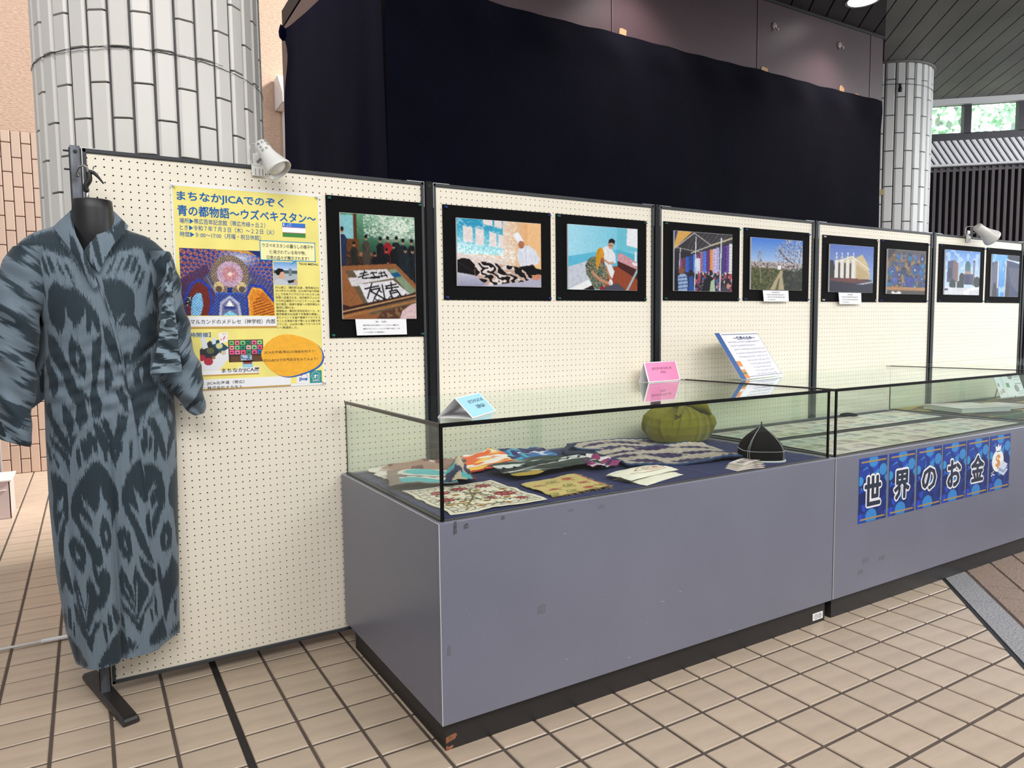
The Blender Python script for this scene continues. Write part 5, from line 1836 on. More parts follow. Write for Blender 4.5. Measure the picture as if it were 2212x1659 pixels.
    # scuffs and old tape marks on the front
    if n < 2:
        sc = mat('scuff_mark', (112, 110, 121), 0.5, var=0.04, vscale=30)
        tr_ = [(1.16, .355, .032, .03), (.842, .30, .012, .03), (1.40, .655, .03, .012), (1.28, .662, .022, .008)] if n == 0 else [(2.86, .21, .05, .02), (2.98, .20, .05, .02), (2.83, .165, .04, .02)]
        for (cx, cz, w_, h_) in tr_:
            MB().hull_prism([(cx, yf, cz), (cx + w_ * .9, yf, cz - h_ * .1), (cx + w_, yf, cz + h_ * .8), (cx + w_ * .5, yf, cz + h_), (cx + w_ * .05, yf, cz + h_ * .7)], EY * -.0006, EY * .0002).build('scuff', sc, root)
        wt = MB()
        rg = random.Random(3 + n)
        for k in range(26):
            cx, cz = x0 + rg.uniform(.03, 1.78), ZB + (rg.random() ** 3) * .5 + .01
            l_ = rg.uniform(.002, .02) if k % 4 == 0 else .0025
            wt.box(cx, cx + l_, yf - .0006, yf + .0002, cz, cz + .0012)
        wt.build('scratches', mat('pale_scratch', (176, 174, 184), .6), root)
        dk = mat('tape_residue', (92, 91, 99), .6, var=.3, vscale=200)
        if n == 0:
            for cx, cz, w_, h_ in ((.868, .652, .012, .04), (.902, .664, .016, .016), (1.03, .672, .013, .011)):
                MB().hull_prism([(cx, yf, cz), (cx + w_, yf, cz + h_ * .1), (cx + w_ * .9, yf, cz + h_), (cx + w_ * .1, yf, cz + h_ * .9)], EY * -.0006, EY * .0002).build('tape_residue', dk, root)
    # white sticker with two numbered rings on the plinth
    sx = x1 - .098
    st = MB().box(sx, sx + .066, yf + .0172, yf + .0186, .014, .044).build('sticker', M_paper, root)
    mb = MB()
    text_into(mb, '①②', (sx + .010, yf + .0172, .039), EX, -EZ, -EY, w=.046, h=.020, bold=.008)
    mb.build('lettering', M_ink, st)

# ------------------------------------------------------------------ cloth lining the decks
ZD = ZRIM


def bilin(q, h, w):
    """grid over a quad given as back-left, back-right, front-right, front-left (x,y)"""
    a, b, c, d = (np.array(p, float) for p in q)
    s = np.linspace(0, 1, w)[None, :, None]
    t = np.linspace(0, 1, h)[:, None, None]
    return (a * (1 - s) + b * s) * (1 - t) + (d * (1 - s) + c * s) * t


def cloth(name, q, cv, label, cat, zfun=None, wob=0.0, seed=0, m=None, group=None, rough=0.8, base=0.0, edge=0.0, thick=0.002):
    h, w = cv.h, cv.w
    B = bilin(q, h, w)
    P = np.zeros((h, w, 3))
    P[..., :2] = B
    s = np.linspace(0, 1, w)[None, :]
    t = np.linspace(0, 1, h)[:, None]
    z = np.zeros((h, w)) + base
    if zfun is not None:
        z = z + zfun(s, t)
    if wob:
        z = z + wob * noise2(h, w, (h / 5, w / 5), seed) + wob * .4 * noise2(h, w, (h / 12, w / 12), seed + 1)
    if edge:
        jx = (noise2(h, 1, h / 9, seed + 5) - .5) * edge
        jy = (noise2(1, w, w / 9, seed + 6) - .5) * edge
        P[..., 0] += jx * (np.abs(s - .5) * 2) ** 4
        P[..., 1] += jy * (np.abs(t - .5) * 2) ** 4
    P[..., 2] = z
    # underside so that the cloth has a body and a visible edge
    low = P[::-1].copy()
    low[..., 2] = np.maximum(low[..., 2] - thick, base - .0005)
    col = np.concatenate([cv.a, cv.a[::-1] * .8])
    PP = np.concatenate([P, low])
    PP[..., 2] += ZD
    o = sheet(name, PP, col, m or printed('woven_print_%d' % int(rough * 100), rough, 0.2, weave=0.25, sheen=0.1))
    return tag(o, label, cat, group)


# navy lining with pressed fold lines
cv = Cv(120, 60, (30, 37, 88))
cv.noise(.10, 6, 3)
fold = lambda s, t: 0.0018 * (np.exp(-((s % .142 - .071) / .006) ** 2) + np.exp(-((t % .25 - .125) / .010) ** 2))
cloth('lining_cloth', ((CASE_X0 + .035, CASE_YB - .03), (CASE_X1 - .03, CASE_YB - .03), (CASE_X1 - .03, CASE_YF + .03), (CASE_X0 + .035, CASE_YF + .03)), cv, 'navy lining cloth with fold creases spread under the textiles', 'cloth', fold, .002, 2, base=0.0)

DARKB, TURQ, CREAM = (36, 38, 84), (78, 182, 190), (232, 222, 206)


def ikat_cv(w, h, base, cols, seed, cell=(14, 5), thr=.56, jag=6):
    """feathered blotches: weft-wise streaks of random length"""
    w, h = int(w * 1.6), int(h * 1.6)
    c = Cv(w, h, base)
    r = np.random.default_rng(seed)
    jx = np.repeat(r.normal(0, 1, h // 2 + 1), 2)[:h, None] * jag / 260.0
    Xq = c.X + jx
    fy, fx_ = 60.0 / cell[0], 90.0 / cell[1] / 2.4
    for k, q in enumerate(cols):
        n = vn(c.Y * fy * .62, Xq * fx_ * .62, seed + 3 * k) * .7 + vn(c.Y * fy * 1.6, Xq * fx_ * 1.4, seed + 3 * k + 1) * .3
        c.mix(np.clip((n - thr + .03) * 18, 0, 1), q)
    return c


Z1 = .004
# 1 suzani: cream ground, red flowers, green leaves
cv = Cv(230, 230, (236, 228, 208))
for m_, q in ((.045, (120, 52, 44)), (.058, (70, 84, 60)), (.125, (120, 52, 44)), (.137, (70, 84, 60))):
    a = (np.minimum(np.minimum(cv.X, 1 - cv.X), np.minimum(cv.Y, 1 - cv.Y)))
    cv.mix((np.abs(a - m_ - .004 * np.sin((cv.X + cv.Y) * 60)) < .0035).astype(float), q)
a = np.minimum(np.minimum(cv.X, 1 - cv.X), np.minimum(cv.Y, 1 - cv.Y))
wv = np.sin((cv.X - cv.Y) * 70)
cv.mix(((np.abs(a - .092 - .016 * wv) < .006)).astype(float), (84, 100, 70))
rg = random.Random(5)
GR, RD, OC = (62, 84, 66), (150, 44, 48), (176, 132, 62)
stems = [[(.22, .86), (.40, .64), (.50, .45), (.42, .22)], [(.50, .45), (.66, .40), (.82, .56)], [(.40, .64), (.62, .72), (.84, .80)], [(.40, .64), (.26, .52), (.20, .28)], [(.5, .45), (.62, .25), (.80, .20)], [(.28, .80), (.46, .86), (.62, .86)], [(.30, .74), (.18, .70), (.15, .60)], [(.56, .42), (.60, .54), (.58, .66)]]
for p in stems:
    p = [(q[0], q[1]) for q in curve_pts([(*q, 0) for q in p], 8)]
    cv.line(p, .013, GR)
    for q in p[::3]:
        an = rg.uniform(0, 6.28)
        for sg in (0, 2.2, 4.2):
            l_ = rg.uniform(.03, .06)
            ex, ey = q[0] + l_ * math.cos(an + sg), q[1] + l_ * math.sin(an + sg)
            cv.line([q, ((q[0] + ex) / 2 + .008, (q[1] + ey) / 2), (ex, ey)], .015, GR if rg.random() < .6 else OC)
            cv.ell(ex, ey, .016, .012, OC if rg.random() < .4 else GR)
for fx, fy, s in ((.80, .57, .115), (.28, .26, .10), (.52, .20, .085), (.78, .20, .085), (.20, .54, .085), (.84, .80, .06), (.60, .66, .05)):
    for k in range(11):
        an = k * .571
        cv.line([(fx, fy), (fx + s * 1.4 * math.cos(an), fy + s * 1.15 * math.sin(an))], .012, GR)
    cv.ell(fx, fy, s, s * .78, RD)
    cv.ell(fx + .01, fy, s * .74, s * .16, (222, 150, 140))
    cv.ell(fx, fy, s * .45, s * .3, (112, 30, 38))
    cv.ell(fx, fy, s * .2, s * .14, (206, 120, 110))
for fx, fy in ((.36, .88), (.64, .88), (.36, .42), (.13, .72), (.88, .40), (.5, .74), (.64, .32), (.74, .70), (.30, .66)):
    cv.ell(fx, fy, .042, .030, OC).ell(fx, fy, .02, .014, (120, 84, 40))
cv.noise(.05, 2, 4)
cloth('suzani_cloth', ((.888, -.458), (1.231, -.482), (1.244, -.816), (.893, -.813)), cv, 'cream suzani cloth embroidered with red flowers and green leaves', 'textile', None, .004, 21, base=Z1, edge=.01, group='textiles in the case')
# 2 brown and white ikat with folded hem
cv = ikat_cv(150, 60, (158, 124, 108), [(232, 224, 214)], 31, (26, 6), .47, 9)
n_ = vn(cv.Y * 2, cv.X * 14 + cv.Y * 2, 77)
cv.mix((n_ > .74).astype(float), (104, 44, 44))
cloth('ikat_cloth', ((.915, -.060), (1.350, -.060), (1.318, -.300), (.905, -.285)), cv, 'brown and white ikat cloth folded at the back of the case', 'textile', lambda s, t: .012 * (1 - np.abs(2 * s - .9)) * (1 - t) + .006 * np.exp(-((s - .55) / .06) ** 2), .008, 8, base=Z1 + .002, edge=.02, group='textiles in the case')
# 3 its turquoise front fold
cv = Cv(120, 60, (112, 104, 116))
jag = (np.random.default_rng(3).random(60) - .5) * .05
Xj = cv.X + jag[:, None]
m_ = (((Xj - .58) / .42) ** 2 + ((cv.Y - .22) / .30) ** 2) < 1
cv.mix(m_.astype(float), CREAM)
cv.mix(((((Xj - .60) / .34) ** 2 + ((cv.Y - .22) / .22) ** 2) < 1).astype(float), TURQ)
cv.mix((cv.Y > .58 + .03 * np.sin(Xj * 30)).astype(float), CREAM)
cv.mix((cv.Y > .68 + .05 * np.sin(Xj * 7 + 2)).astype(float), TURQ)
cv.mix((cv.Y > .93).astype(float), (104, 90, 92))
cv.mix((Xj < .18).astype(float), (140, 122, 112))
cloth('ikat_cloth', ((.935, -.202), (1.165, -.268), (1.085, -.500), (.850, -.432)), cv, 'turquoise and grey ikat cloth lying over the suzani corner', 'textile', lambda s, t: .014 + .006 * np.sin(s * 5), .004, 9, base=Z1 + .004, edge=.012, group='textiles in the case')
# 4 navy, turquoise and cream folded tip
cv = Cv(70, 80, DARKB)
jag = (np.random.default_rng(6).random(70) - .5) * .10
Yj = cv.Y + jag[None]
cv.mix((np.abs(cv.X - .55 + .1 * np.sin(Yj * 7)) < .18 + .08 * np.sin(Yj * 9)).astype(float), (206, 186, 158))
cv.mix(((cv.X < .3) & (Yj > .2) & (Yj < .55)).astype(float), TURQ)
cv.mix(((cv.X > .55) & (Yj > .62) & (Yj < .92)).astype(float), TURQ)
cv.mix(((cv.X > .42) & (cv.X < .6) & (Yj > .45) & (Yj < .7)).astype(float), DARKB)
cv.mix((cv.X > .9).astype(float), (96, 34, 46))
cloth('ikat_cloth', ((1.215, -.195), (1.262, -.255), (1.172, -.478), (1.040, -.465)), cv, 'navy and turquoise ikat cloth with a folded peak beside the suzani', 'textile', lambda s, t: .045 * np.exp(-((s - .42) / .28) ** 2) * (1 - .75 * t) + .004, .004, 12, base=Z1 + .006, edge=.01, group='textiles in the case')
# 5 orange ikat
cv = ikat_cv(110, 80, (232, 104, 44), [(244, 196, 80), (242, 232, 222)], 41, (7, 9), .60, 7)
cv.mix((cv.Y > .94).astype(float), (176, 50, 40))
cloth('ikat_cloth', ((1.325, -.100), (1.505, -.066), (1.510, -.262), (1.215, -.330)), cv, 'bright orange ikat cloth with white and yellow flames', 'textile', lambda s, t: .020 * (1 - t) + .010 * np.exp(-((s - .75) / .2) ** 2), .006, 14, base=Z1 + .004, edge=.02, group='textiles in the case')
# 6 blue, white and purple ikat
cv = ikat_cv(120, 90, (44, 42, 92), [(232, 230, 238), (52, 110, 170)], 51, (9, 9), .52, 9)
cv.mix(((cv.X < .40) & (vn(cv.Y * 5, cv.X * 9, 8) > .35)).astype(float), (64, 160, 190))
cv.mix(((cv.X < .28) & (vn(cv.Y * 9, cv.X * 7, 9) > .5)).astype(float), (44, 40, 104))
cloth('ikat_cloth', ((1.515, -.070), (1.706, -.112), (1.676, -.350), (1.470, -.300)), cv, 'blue, white and purple ikat cloth behind the black striped one', 'textile', lambda s, t: .022 * (1 - t), .010, 15, base=Z1 + .002, edge=.02, group='textiles in the case')
# 7 black, white and green ikat, long
cv = ikat_cv(190, 60, (40, 54, 48), [(206, 210, 208)], 61, (5, 10), .52, 12)
cv.mix((np.abs(cv.Y - .45 - .05 * np.sin(cv.X * 50)) < .03).astype(float), (24, 26, 28))
cv.mix(((cv.Y > .86) & (cv.X < .3)).astype(float), (176, 150, 66))
cloth('ikat_cloth', ((1.275, -.335), (1.694, -.306), (1.740, -.500), (1.300, -.540)), cv, 'black, green and white striped ikat cloth with a yellow edge', 'textile', lambda s, t: .014 + .010 * np.sin(t * 9 + s * 3) * (1 - t) + .012 * np.exp(-((t - .3) / .15) ** 2), .008, 16, base=Z1 + .004, edge=.02, group='textiles in the case')
# 8 purple ikat end
cv = ikat_cv(90, 50, (66, 40, 92), [(236, 230, 236), (150, 60, 110)], 71, (5, 8), .55, 8)
cv.mix(((cv.Y < .3) & (cv.X > .35) & (cv.X < .7)).astype(float), (196, 128, 70))
cloth('ikat_cloth', ((1.690, -.350), (1.785, -.345), (1.800, -.545), (1.640, -.560)), cv, 'purple and white ikat cloth end beside the grey quilted vest', 'textile', lambda s, t: .010 + .008 * np.sin(s * 8), .008, 17, base=Z1 + .003, edge=.015, group='textiles in the case')
# 9 gold brocade
cv = Cv(180, 160, (206, 184, 118))
cv.noise(.10, (1.2, 3), 3)
rg = random.Random(9)
for fx, fy, k in ((.16, .30, 0), (.42, .22, 1), (.70, .22, 0), (.24, .62, 0), (.52, .55, 1), (.80, .52, 0), (.40, .85, 1), (.70, .84, 0), (.92, .8, 1), (.08, .88, 1)):
    if k == 0:
        cv.ell(fx, fy, .09, .06, (188, 84, 60)).ell(fx + .02, fy, .05, .03, (150, 58, 46))
        cv.line([(fx + .08, fy), (fx + .15, fy - .02)], .015, (188, 84, 60))
    else:
        cv.ell(fx, fy, .085, .06, (116, 124, 52)).ell(fx, fy - .005, .055, .038, (206, 184, 118)).ell(fx + .01, fy, .03, .02, (116, 124, 52))
    cv.line([(fx - .1, fy + .06), (fx + .05, fy + .08)], .016, (120, 116, 48))
    cv.ell(fx + .06, fy + .10, .03, .022, (150, 128, 52))
cv.speck((180, 150, 70), .25, 1.5, 8, None, .5)
cv.mix((cv.X > .965).astype(float), (190, 110, 90))
cv.mix((cv.Y > .965).astype(float), (110, 90, 50))
bq = ((1.285, -.588), (1.554, -.556), (1.522, -.792), (1.272, -.800))
cloth('brocade_cloth', bq, cv, 'gold brocade cloth with red tulips and frayed edges', 'textile', None, .006, 18, base=Z1, edge=.012, group='textiles in the case')
# frayed threads along its edge
fr = MB()
rg = random.Random(2)
for k in range(90):
    t = rg.random()
    if rg.random() < .5:
        p = np.array(bq[1]) * (1 - t) + np.array(bq[2]) * t
        d = np.array([1, -.2])
    else:
        p = np.array(bq[3]) * (1 - t) + np.array(bq[2]) * t
        d = np.array([.1, -1])
    d = d + np.array([rg.uniform(-.6, .6), rg.uniform(-.6, .6)])
    e = p + d * rg.uniform(.005, .016)
    fr.tube([(*(p - d * .003), ZD + .007), (*e, ZD + rg.uniform(.004, .009))], .0005, 4)
tag(fr.build('fringe', mat('gold_thread', (190, 160, 96), .8), next(o for o in bpy.data.objects if o.name.startswith('brocade_cloth'))), kind='stuff')
# 10 cream embroidered cloth, folded in two layers
cvw = Cv(70, 40, (238, 232, 216))
cloth('folded_cloth_layer', ((1.615, -.690), (1.900, -.655), (1.885, -.775), (1.645, -.836)), cvw, 'x', 'x', lambda s, t: .012 * (np.sin(np.pi * np.clip(s, .02, .98)) ** .35) * (np.sin(np.pi * np.clip(t, .03, .97)) ** .35) - .004, .003, 22, base=.004, thick=.012)
low = next(o for o in bpy.data.objects if o.name.startswith('folded_cloth_layer'))
cv = Cv(160, 100, (238, 232, 216))
RB = (168, 84, 48)
for p in ([(.30, .55), (.5, .35), (.7, .3), (.92, .45), (.8, .66), (.5, .7), (.3, .55)], [(.45, .5), (.6, .42), (.75, .48), (.62, .6), (.45, .5)], [(.2, .6), (.35, .8), (.6, .8), (.85, .74)], [(.55, .4), (.58, .62)], [(.66, .38), (.7, .62)]):
    cv.line([(q[0], q[1]) for q in curve_pts([(*q, 0) for q in p], 5)], .018, RB)
cv.ell(.58, .48, .05, .08, (196, 200, 204)).ell(.72, .52, .06, .07, (190, 128, 100)).ell(.5, .58, .04, .05, (206, 150, 120))
up = cloth('embroidered_cloth', ((1.602, -.665), (1.895, -.630), (1.905, -.735), (1.620, -.785)), cv, 'folded cream cloth with rust embroidery lying before the vest', 'textile', lambda s, t: .016 * (np.sin(np.pi * np.clip(s, .02, .98)) ** .4) * (np.sin(np.pi * np.clip(t, .03, .97)) ** .4) + .006 * np.sin(s * 3.1) * (1 - t) - .006, .004, 23, base=.016, edge=.008, group='textiles in the case', thick=.016)
low.name = 'lower_fold'
low.data.name = 'lower_fold'
low.parent = up
low.location = low.location - up.location
for k_ in ('label', 'category'):
    if k_ in low:
        del low[k_]

# ------------------------------------------------------------------ quilted vest: body outline with two strap ends
vest = empty('quilted_vest', (2.13, -.40, ZD), 'grey quilted vest with purple ikat patches and blue piping', 'vest')
hv, wv_ = 110, 150
cv = Cv(wv_, hv, (176, 166, 154))
cv.noise(.10, (2, 2), 2)
r_ = np.random.default_rng(12)
jag = (r_.random(hv) - .5) * .05
Xj = cv.X + jag[:, None]
for (fx, fy, rx, ry, sl) in ((.16, .16, .10, .030, .2), (.42, .14, .16, .034, .1), (.72, .10, .12, .05, .3), (.95, .14, .10, .05, .2), (.10, .30, .07, .05, .2), (.34, .30, .16, .034, .15), (.66, .28, .14, .05, .35), (.92, .34, .09, .04, .2), (.22, .44, .14, .022, .1), (.60, .47, .20, .035, -.2), (.16, .60, .15, .032, .1), (.46, .58, .16, .030, .15), (.80, .60, .15, .035, .1), (.10, .74, .11, .035, .15), (.42, .75, .16, .045, .3), (.74, .74, .16, .030, .1), (.96, .78, .08, .06, .1), (.20, .90, .13, .05, .3), (.56, .91, .14, .06, .25), (.90, .93, .08, .03, .1)):
    dx_, dy_ = Xj - fx, cv.Y - fy - sl * (Xj - fx) * .4
    rx, ry = rx * 1.1, ry * 1.15
    cv.mix(((np.abs(dx_) / rx) ** 1.6 + (np.abs(dy_) / ry) ** 1.3 < 1).astype(float), (52, 42, 80))
q = ((1.885, -.075), (2.51, -.160), (2.335, -.70), (1.80, -.565))
B = bilin(q, hv, wv_)
s = np.linspace(0, 1, wv_)[None, :] + 0 * np.zeros((hv, 1))
t = np.linspace(0, 1, hv)[:, None] + 0 * s
# neck and armhole cut into the left edge, rounded hem on the right
cut = .15 * np.exp(-((t - .30) / .10) ** 2) + .03 * np.exp(-((t - .85) / .08) ** 2)
hem = .05 * np.exp(-((t - .45) / .05) ** 2)
s2 = cut + s * (1 - cut - hem)
ai = lambda tt, ss: ((np.array(q[0]) * (1 - ss[..., None]) + np.array(q[1]) * ss[..., None]) * (1 - tt[..., None]) + (np.array(q[3]) * (1 - ss[..., None]) + np.array(q[2]) * ss[..., None]) * tt[..., None])
fr_ = .045 * np.sin(s * math.pi) * (t - .5)
P = np.zeros((hv, wv_, 3))
P[..., :2] = ai(np.clip(t + fr_, 0, 1.1), s2)
P[..., 2] = ZD + .012 + .016 * noise2(hv, wv_, (24, 30), 5) + .010 * np.sin(t * 10 + s * 4) * np.sin(s * 3.1) + .004 * np.cos(s * 90) * .3
P[..., 2] += .012 * np.exp(-((t - .5 - .06 * np.sin(s * 4)) / .03) ** 2)
low_ = P[::-1].copy()
low_[..., 2] = np.maximum(low_[..., 2] - .012, ZD + .004)
cvb = np.concatenate([cv.a, np.ones_like(cv.a) * np.array([44, 60, 92]) / 255])
sheet('body', np.concatenate([P, low_]), cvb, printed('quilted_cotton', .85, .2, weave=.5, sheen=.1), vest)
M_pipe = mat('blue_piping', (48, 70, 108), 0.8)
edge_pts = list(P[::4, 0]) + list(P[-1, ::5]) + list(P[::-4, -1]) + list(P[0, ::-5])
MB().tube([p + np.array([0, 0, -.003]) for p in edge_pts] + [edge_pts[0] + np.array([0, 0, -.003])], .0055, 6, False).build('piping', M_pipe, vest, smooth=True)
MB().tube([P[int(hv * (.5 + .06 * math.sin(4 * k / 20) - .02)), int((wv_ - 1) * (.12 + .85 * k / 20))] + np.array([0, 0, .002]) for k in range(21)], .004, 6).build('front_piping', M_pipe, vest, smooth=True)
mb = MB()
for (a, b, c_) in (((1.765, -.21), (1.85, -.13), (1.95, -.075)), ((1.745, -.235), (1.80, -.30), (1.83, -.40))):
    mb.tube(curve_pts([(*a, ZD + .014), (*b, ZD + .022), (*c_, ZD + .016)], 5), .012, 8)
mb.build('armhole_binding', mat('dark_blue_lining', (44, 52, 70), .8), vest, smooth=True)

# ------------------------------------------------------------------ green knotted bundle
BCX, BCY, BS = 2.435, -.225, .735
bun = empty('cloth_bundle', (BCX, BCY, ZD), 'olive green cloth bundle tied on top in a loose knot', 'bundle')
nh, na = 110, 260
prof_r = [(.0, .10), (.02, .160), (.10, .205), (.30, .232), (.50, .238), (.70, .222), (.84, .180), (.93, .120), (.98, .070), (1.0, .035)]
hh = np.linspace(0, 1, nh)
rr = np.interp(hh, [p[0] for p in prof_r], [p[1] for p in prof_r]) * BS
an = np.linspace(0, 2 * math.pi, na)
P = np.zeros((nh, na, 3))
fold_ = np.zeros((nh, na))
rg = np.random.default_rng(8)
for k in range(26):
    c0 = 2 * math.pi * k / 26 + rg.uniform(-.1, .1)
    tw = rg.uniform(-.55, .55)
    d = np.angle(np.exp(1j * (an[None] - c0 - tw * (1 - hh[:, None]) ** 1.3)))
    wd = rg.uniform(.035, .10)
    # one flank steep, the other soft, like a tucked pleat
    e_ = np.where(d > 0, np.exp(-(d / wd) ** 2), np.exp(-(d / (wd * .25)) ** 2))
    fold_ += rg.uniform(.010, .024) * e_ * np.clip((hh[:, None] - rg.uniform(.0, .45)) * 2.4, 0, 1)
R_ = rr[:, None] * (1 + 0 * an[None]) + fold_ * np.clip(rr[:, None] / .1, 0, 1) + .005 * noise2(nh, na, (22, 34), 3)
P[..., 0] = BCX + R_ * np.cos(an)[None] * .97
P[..., 1] = BCY + R_ * np.sin(an)[None] * .78
P[..., 2] = ZD + .003 + .182 * hh[:, None] + .006 * np.sin(an * 3)[None] * hh[:, None]
P[:, -1] = P[:, 0]
M_olive = mat('olive_cotton', (124, 119, 22), 0.85, spec=.2, var=.10, vscale=10, sheen=.2)
oo = sheet('wrapped_cloth', P, np.ones((nh, na, 3)), None, bun)
oo.data.materials.append(M_olive)
mb = MB()
mb.lathe([(0, 0), (.028, .0), (.04, .012), (.036, .026), (.016, .034), (0, .035)], (BCX - .02, BCY - .02, ZD + .168), n=14, cap=False)
mb.build('knot', M_olive, bun, smooth=True)
for pts in ([(-.02, -.035, .190), (.0, -.085, .192), (.035, -.125, .178), (.052, -.138, .150)], [(-.02, -.035, .192), (-.06, -.075, .186), (-.10, -.095, .170), (-.128, -.10, .146)]):
    c_ = curve_pts([(BCX + a_, BCY + b_, ZD + c2) for a_, b_, c2 in pts], 6)
    V, F = [], []
    for i, p in enumerate(c_):
        w_ = .009 + .026 * math.sin(math.pi * min(1, i / (len(c_) - 1) * 1.02))
        V += [p + np.array([0, -.004, w_]), p + np.array([.004, -.012, 0]), p + np.array([0, -.004, -w_]), p + np.array([0, .004, 0])]
    for i in range(len(c_) - 1):
        F += [(4 * i + k, 4 * i + (k + 1) % 4, 4 * i + 4 + (k + 1) % 4, 4 * i + 4 + k) for k in range(4)]
    MB().add(V, F).build('knot_end', M_olive, bun, smooth=True)

# ------------------------------------------------------------------ black four-sided cap
cap = empty('skull_cap', (2.405, -.735, ZD), 'black pointed four-panel cap with white stitching and rim', 'cap')
CPX, CPY, CPH = 2.392, -.715, .138
yaw = -.62
prof = [(0.0, 1.0), (.15, 1.015), (.30, 1.0), (.42, .93), (.56, .78), (.70, .57), (.83, .33), (.93, .13), (1.0, .02)]
n = 64


def cap_pt(h, a, grow=0.0):
    s_ = np.interp(h, [p[0] for p in prof], [p[1] for p in prof])
    c_, d_ = math.cos(a), math.sin(a)
    e = 3.2
    r_ = .083 / (abs(c_) ** e + abs(d_) ** e) ** (1 / e) * s_ + grow
    x, y = r_ * c_, r_ * d_
    return np.array([CPX + x * math.cos(yaw) - y * math.sin(yaw), CPY + x * math.sin(yaw) + y * math.cos(yaw), ZD + .006 + CPH * h])


mb = MB()
V = [cap_pt(h, 2 * math.pi * k / n) for h in np.linspace(0, 1, 22) for k in range(n)]
F = [(i * n + k, i * n + (k + 1) % n, (i + 1) * n + (k + 1) % n, (i + 1) * n + k) for i in range(21) for k in range(n)]
F.append(tuple(21 * n + k for k in range(n)))
mb.add(V, F).build('crown', mat('black_felt', (15, 14, 17), .85, spec=.15), cap, smooth=True)
M_thread = mat('white_thread', (200, 200, 204), .7)
mb = MB()
for q in range(4):
    for sd in (-.045, .045):
        pts = [cap_pt(h, math.pi / 4 + q * math.pi / 2 + sd * (1 - h * .6), .0012) for h in np.linspace(.0, .985, 40)]
        for i in range(0, 39, 1):
            mb.tube([pts[i], pts[i] * .45 + pts[i + 1] * .55], .0011, 4)
    a0, a1 = math.pi / 4 + q * math.pi / 2, math.pi / 4 + (q + 1) * math.pi / 2
    zz = [cap_pt(.27 + (.018 if i % 2 else 0), a0 + (a1 - a0) * (i / 60), .001) for i in range(61)]
    mb.tube(zz, .0008, 4)
mb.build('stitching', M_thread, cap)
mb = MB()
mb.tube([cap_pt(0, 2 * math.pi * k / 48, .002) + np.array([0, 0, -.002]) for k in range(49)], .0045, 6, False)
mb.build('rim', mat('grey_white_binding', (196, 198, 204), .7), cap, smooth=True)
MB().lathe([(0, 0), (.003, .002), (.0025, .010), (0, .016)], cap_pt(1, 0) * .5 + cap_pt(1, math.pi) * .5, (.35, .1, 1), 8, False).build('tip', M_black, cap)

# ------------------------------------------------------------------ fanned banknotes
cols = [(232, 212, 212), (226, 206, 206), (222, 214, 196), (200, 190, 172), (236, 222, 222)]
for k in range(5):
    cv = Cv(60, 26, cols[k])
    cv.rect(.04, .1, .96, .9, tuple(int(v * .93) for v in cols[k]))
    cv.ell(.72, .5, .14, .34, (150, 130, 126)).ell(.72, .42, .05, .14, (214, 190, 176)).rect(.1, .3, .5, .7, (170, 160, 150)).speck((120, 106, 100), .35, 2, k, (cv.X > .12) & (cv.X < .48) & (cv.Y > .3) & (cv.Y < .7))
    if k == 3:
        cv.rect(.35, .1, .8, .9, (110, 108, 100)).rect(.5, .3, .6, .9, (190, 160, 90))
    a = -.10 + .09 * k
    ox, oy = 2.105 + .020 * k, -.835 + .008 * k
    u_ = np.array([math.cos(a), math.sin(a)])
    v_ = np.array([-u_[1], u_[0]])
    p0 = np.array([ox, oy])
    cloth('banknote', (p0 + v_ * .065, p0 + u_ * .15 + v_ * .065, p0 + u_ * .15, p0), cv, ['pinkish banknote fanned out beside the black cap', 'second pink banknote under the fan beside the cap', 'pale greenish banknote within the small fan', 'dark printed banknote lying across the small fan', 'topmost pale banknote of the fan beside the cap'][k], 'banknote', lambda s, t: .003 * np.sin(s * 3), 0, k, base=.003 + .0022 * k, rough=.6, group='banknotes by the cap', thick=.0006)

# ------------------------------------------------------------------ tent cards on the glass


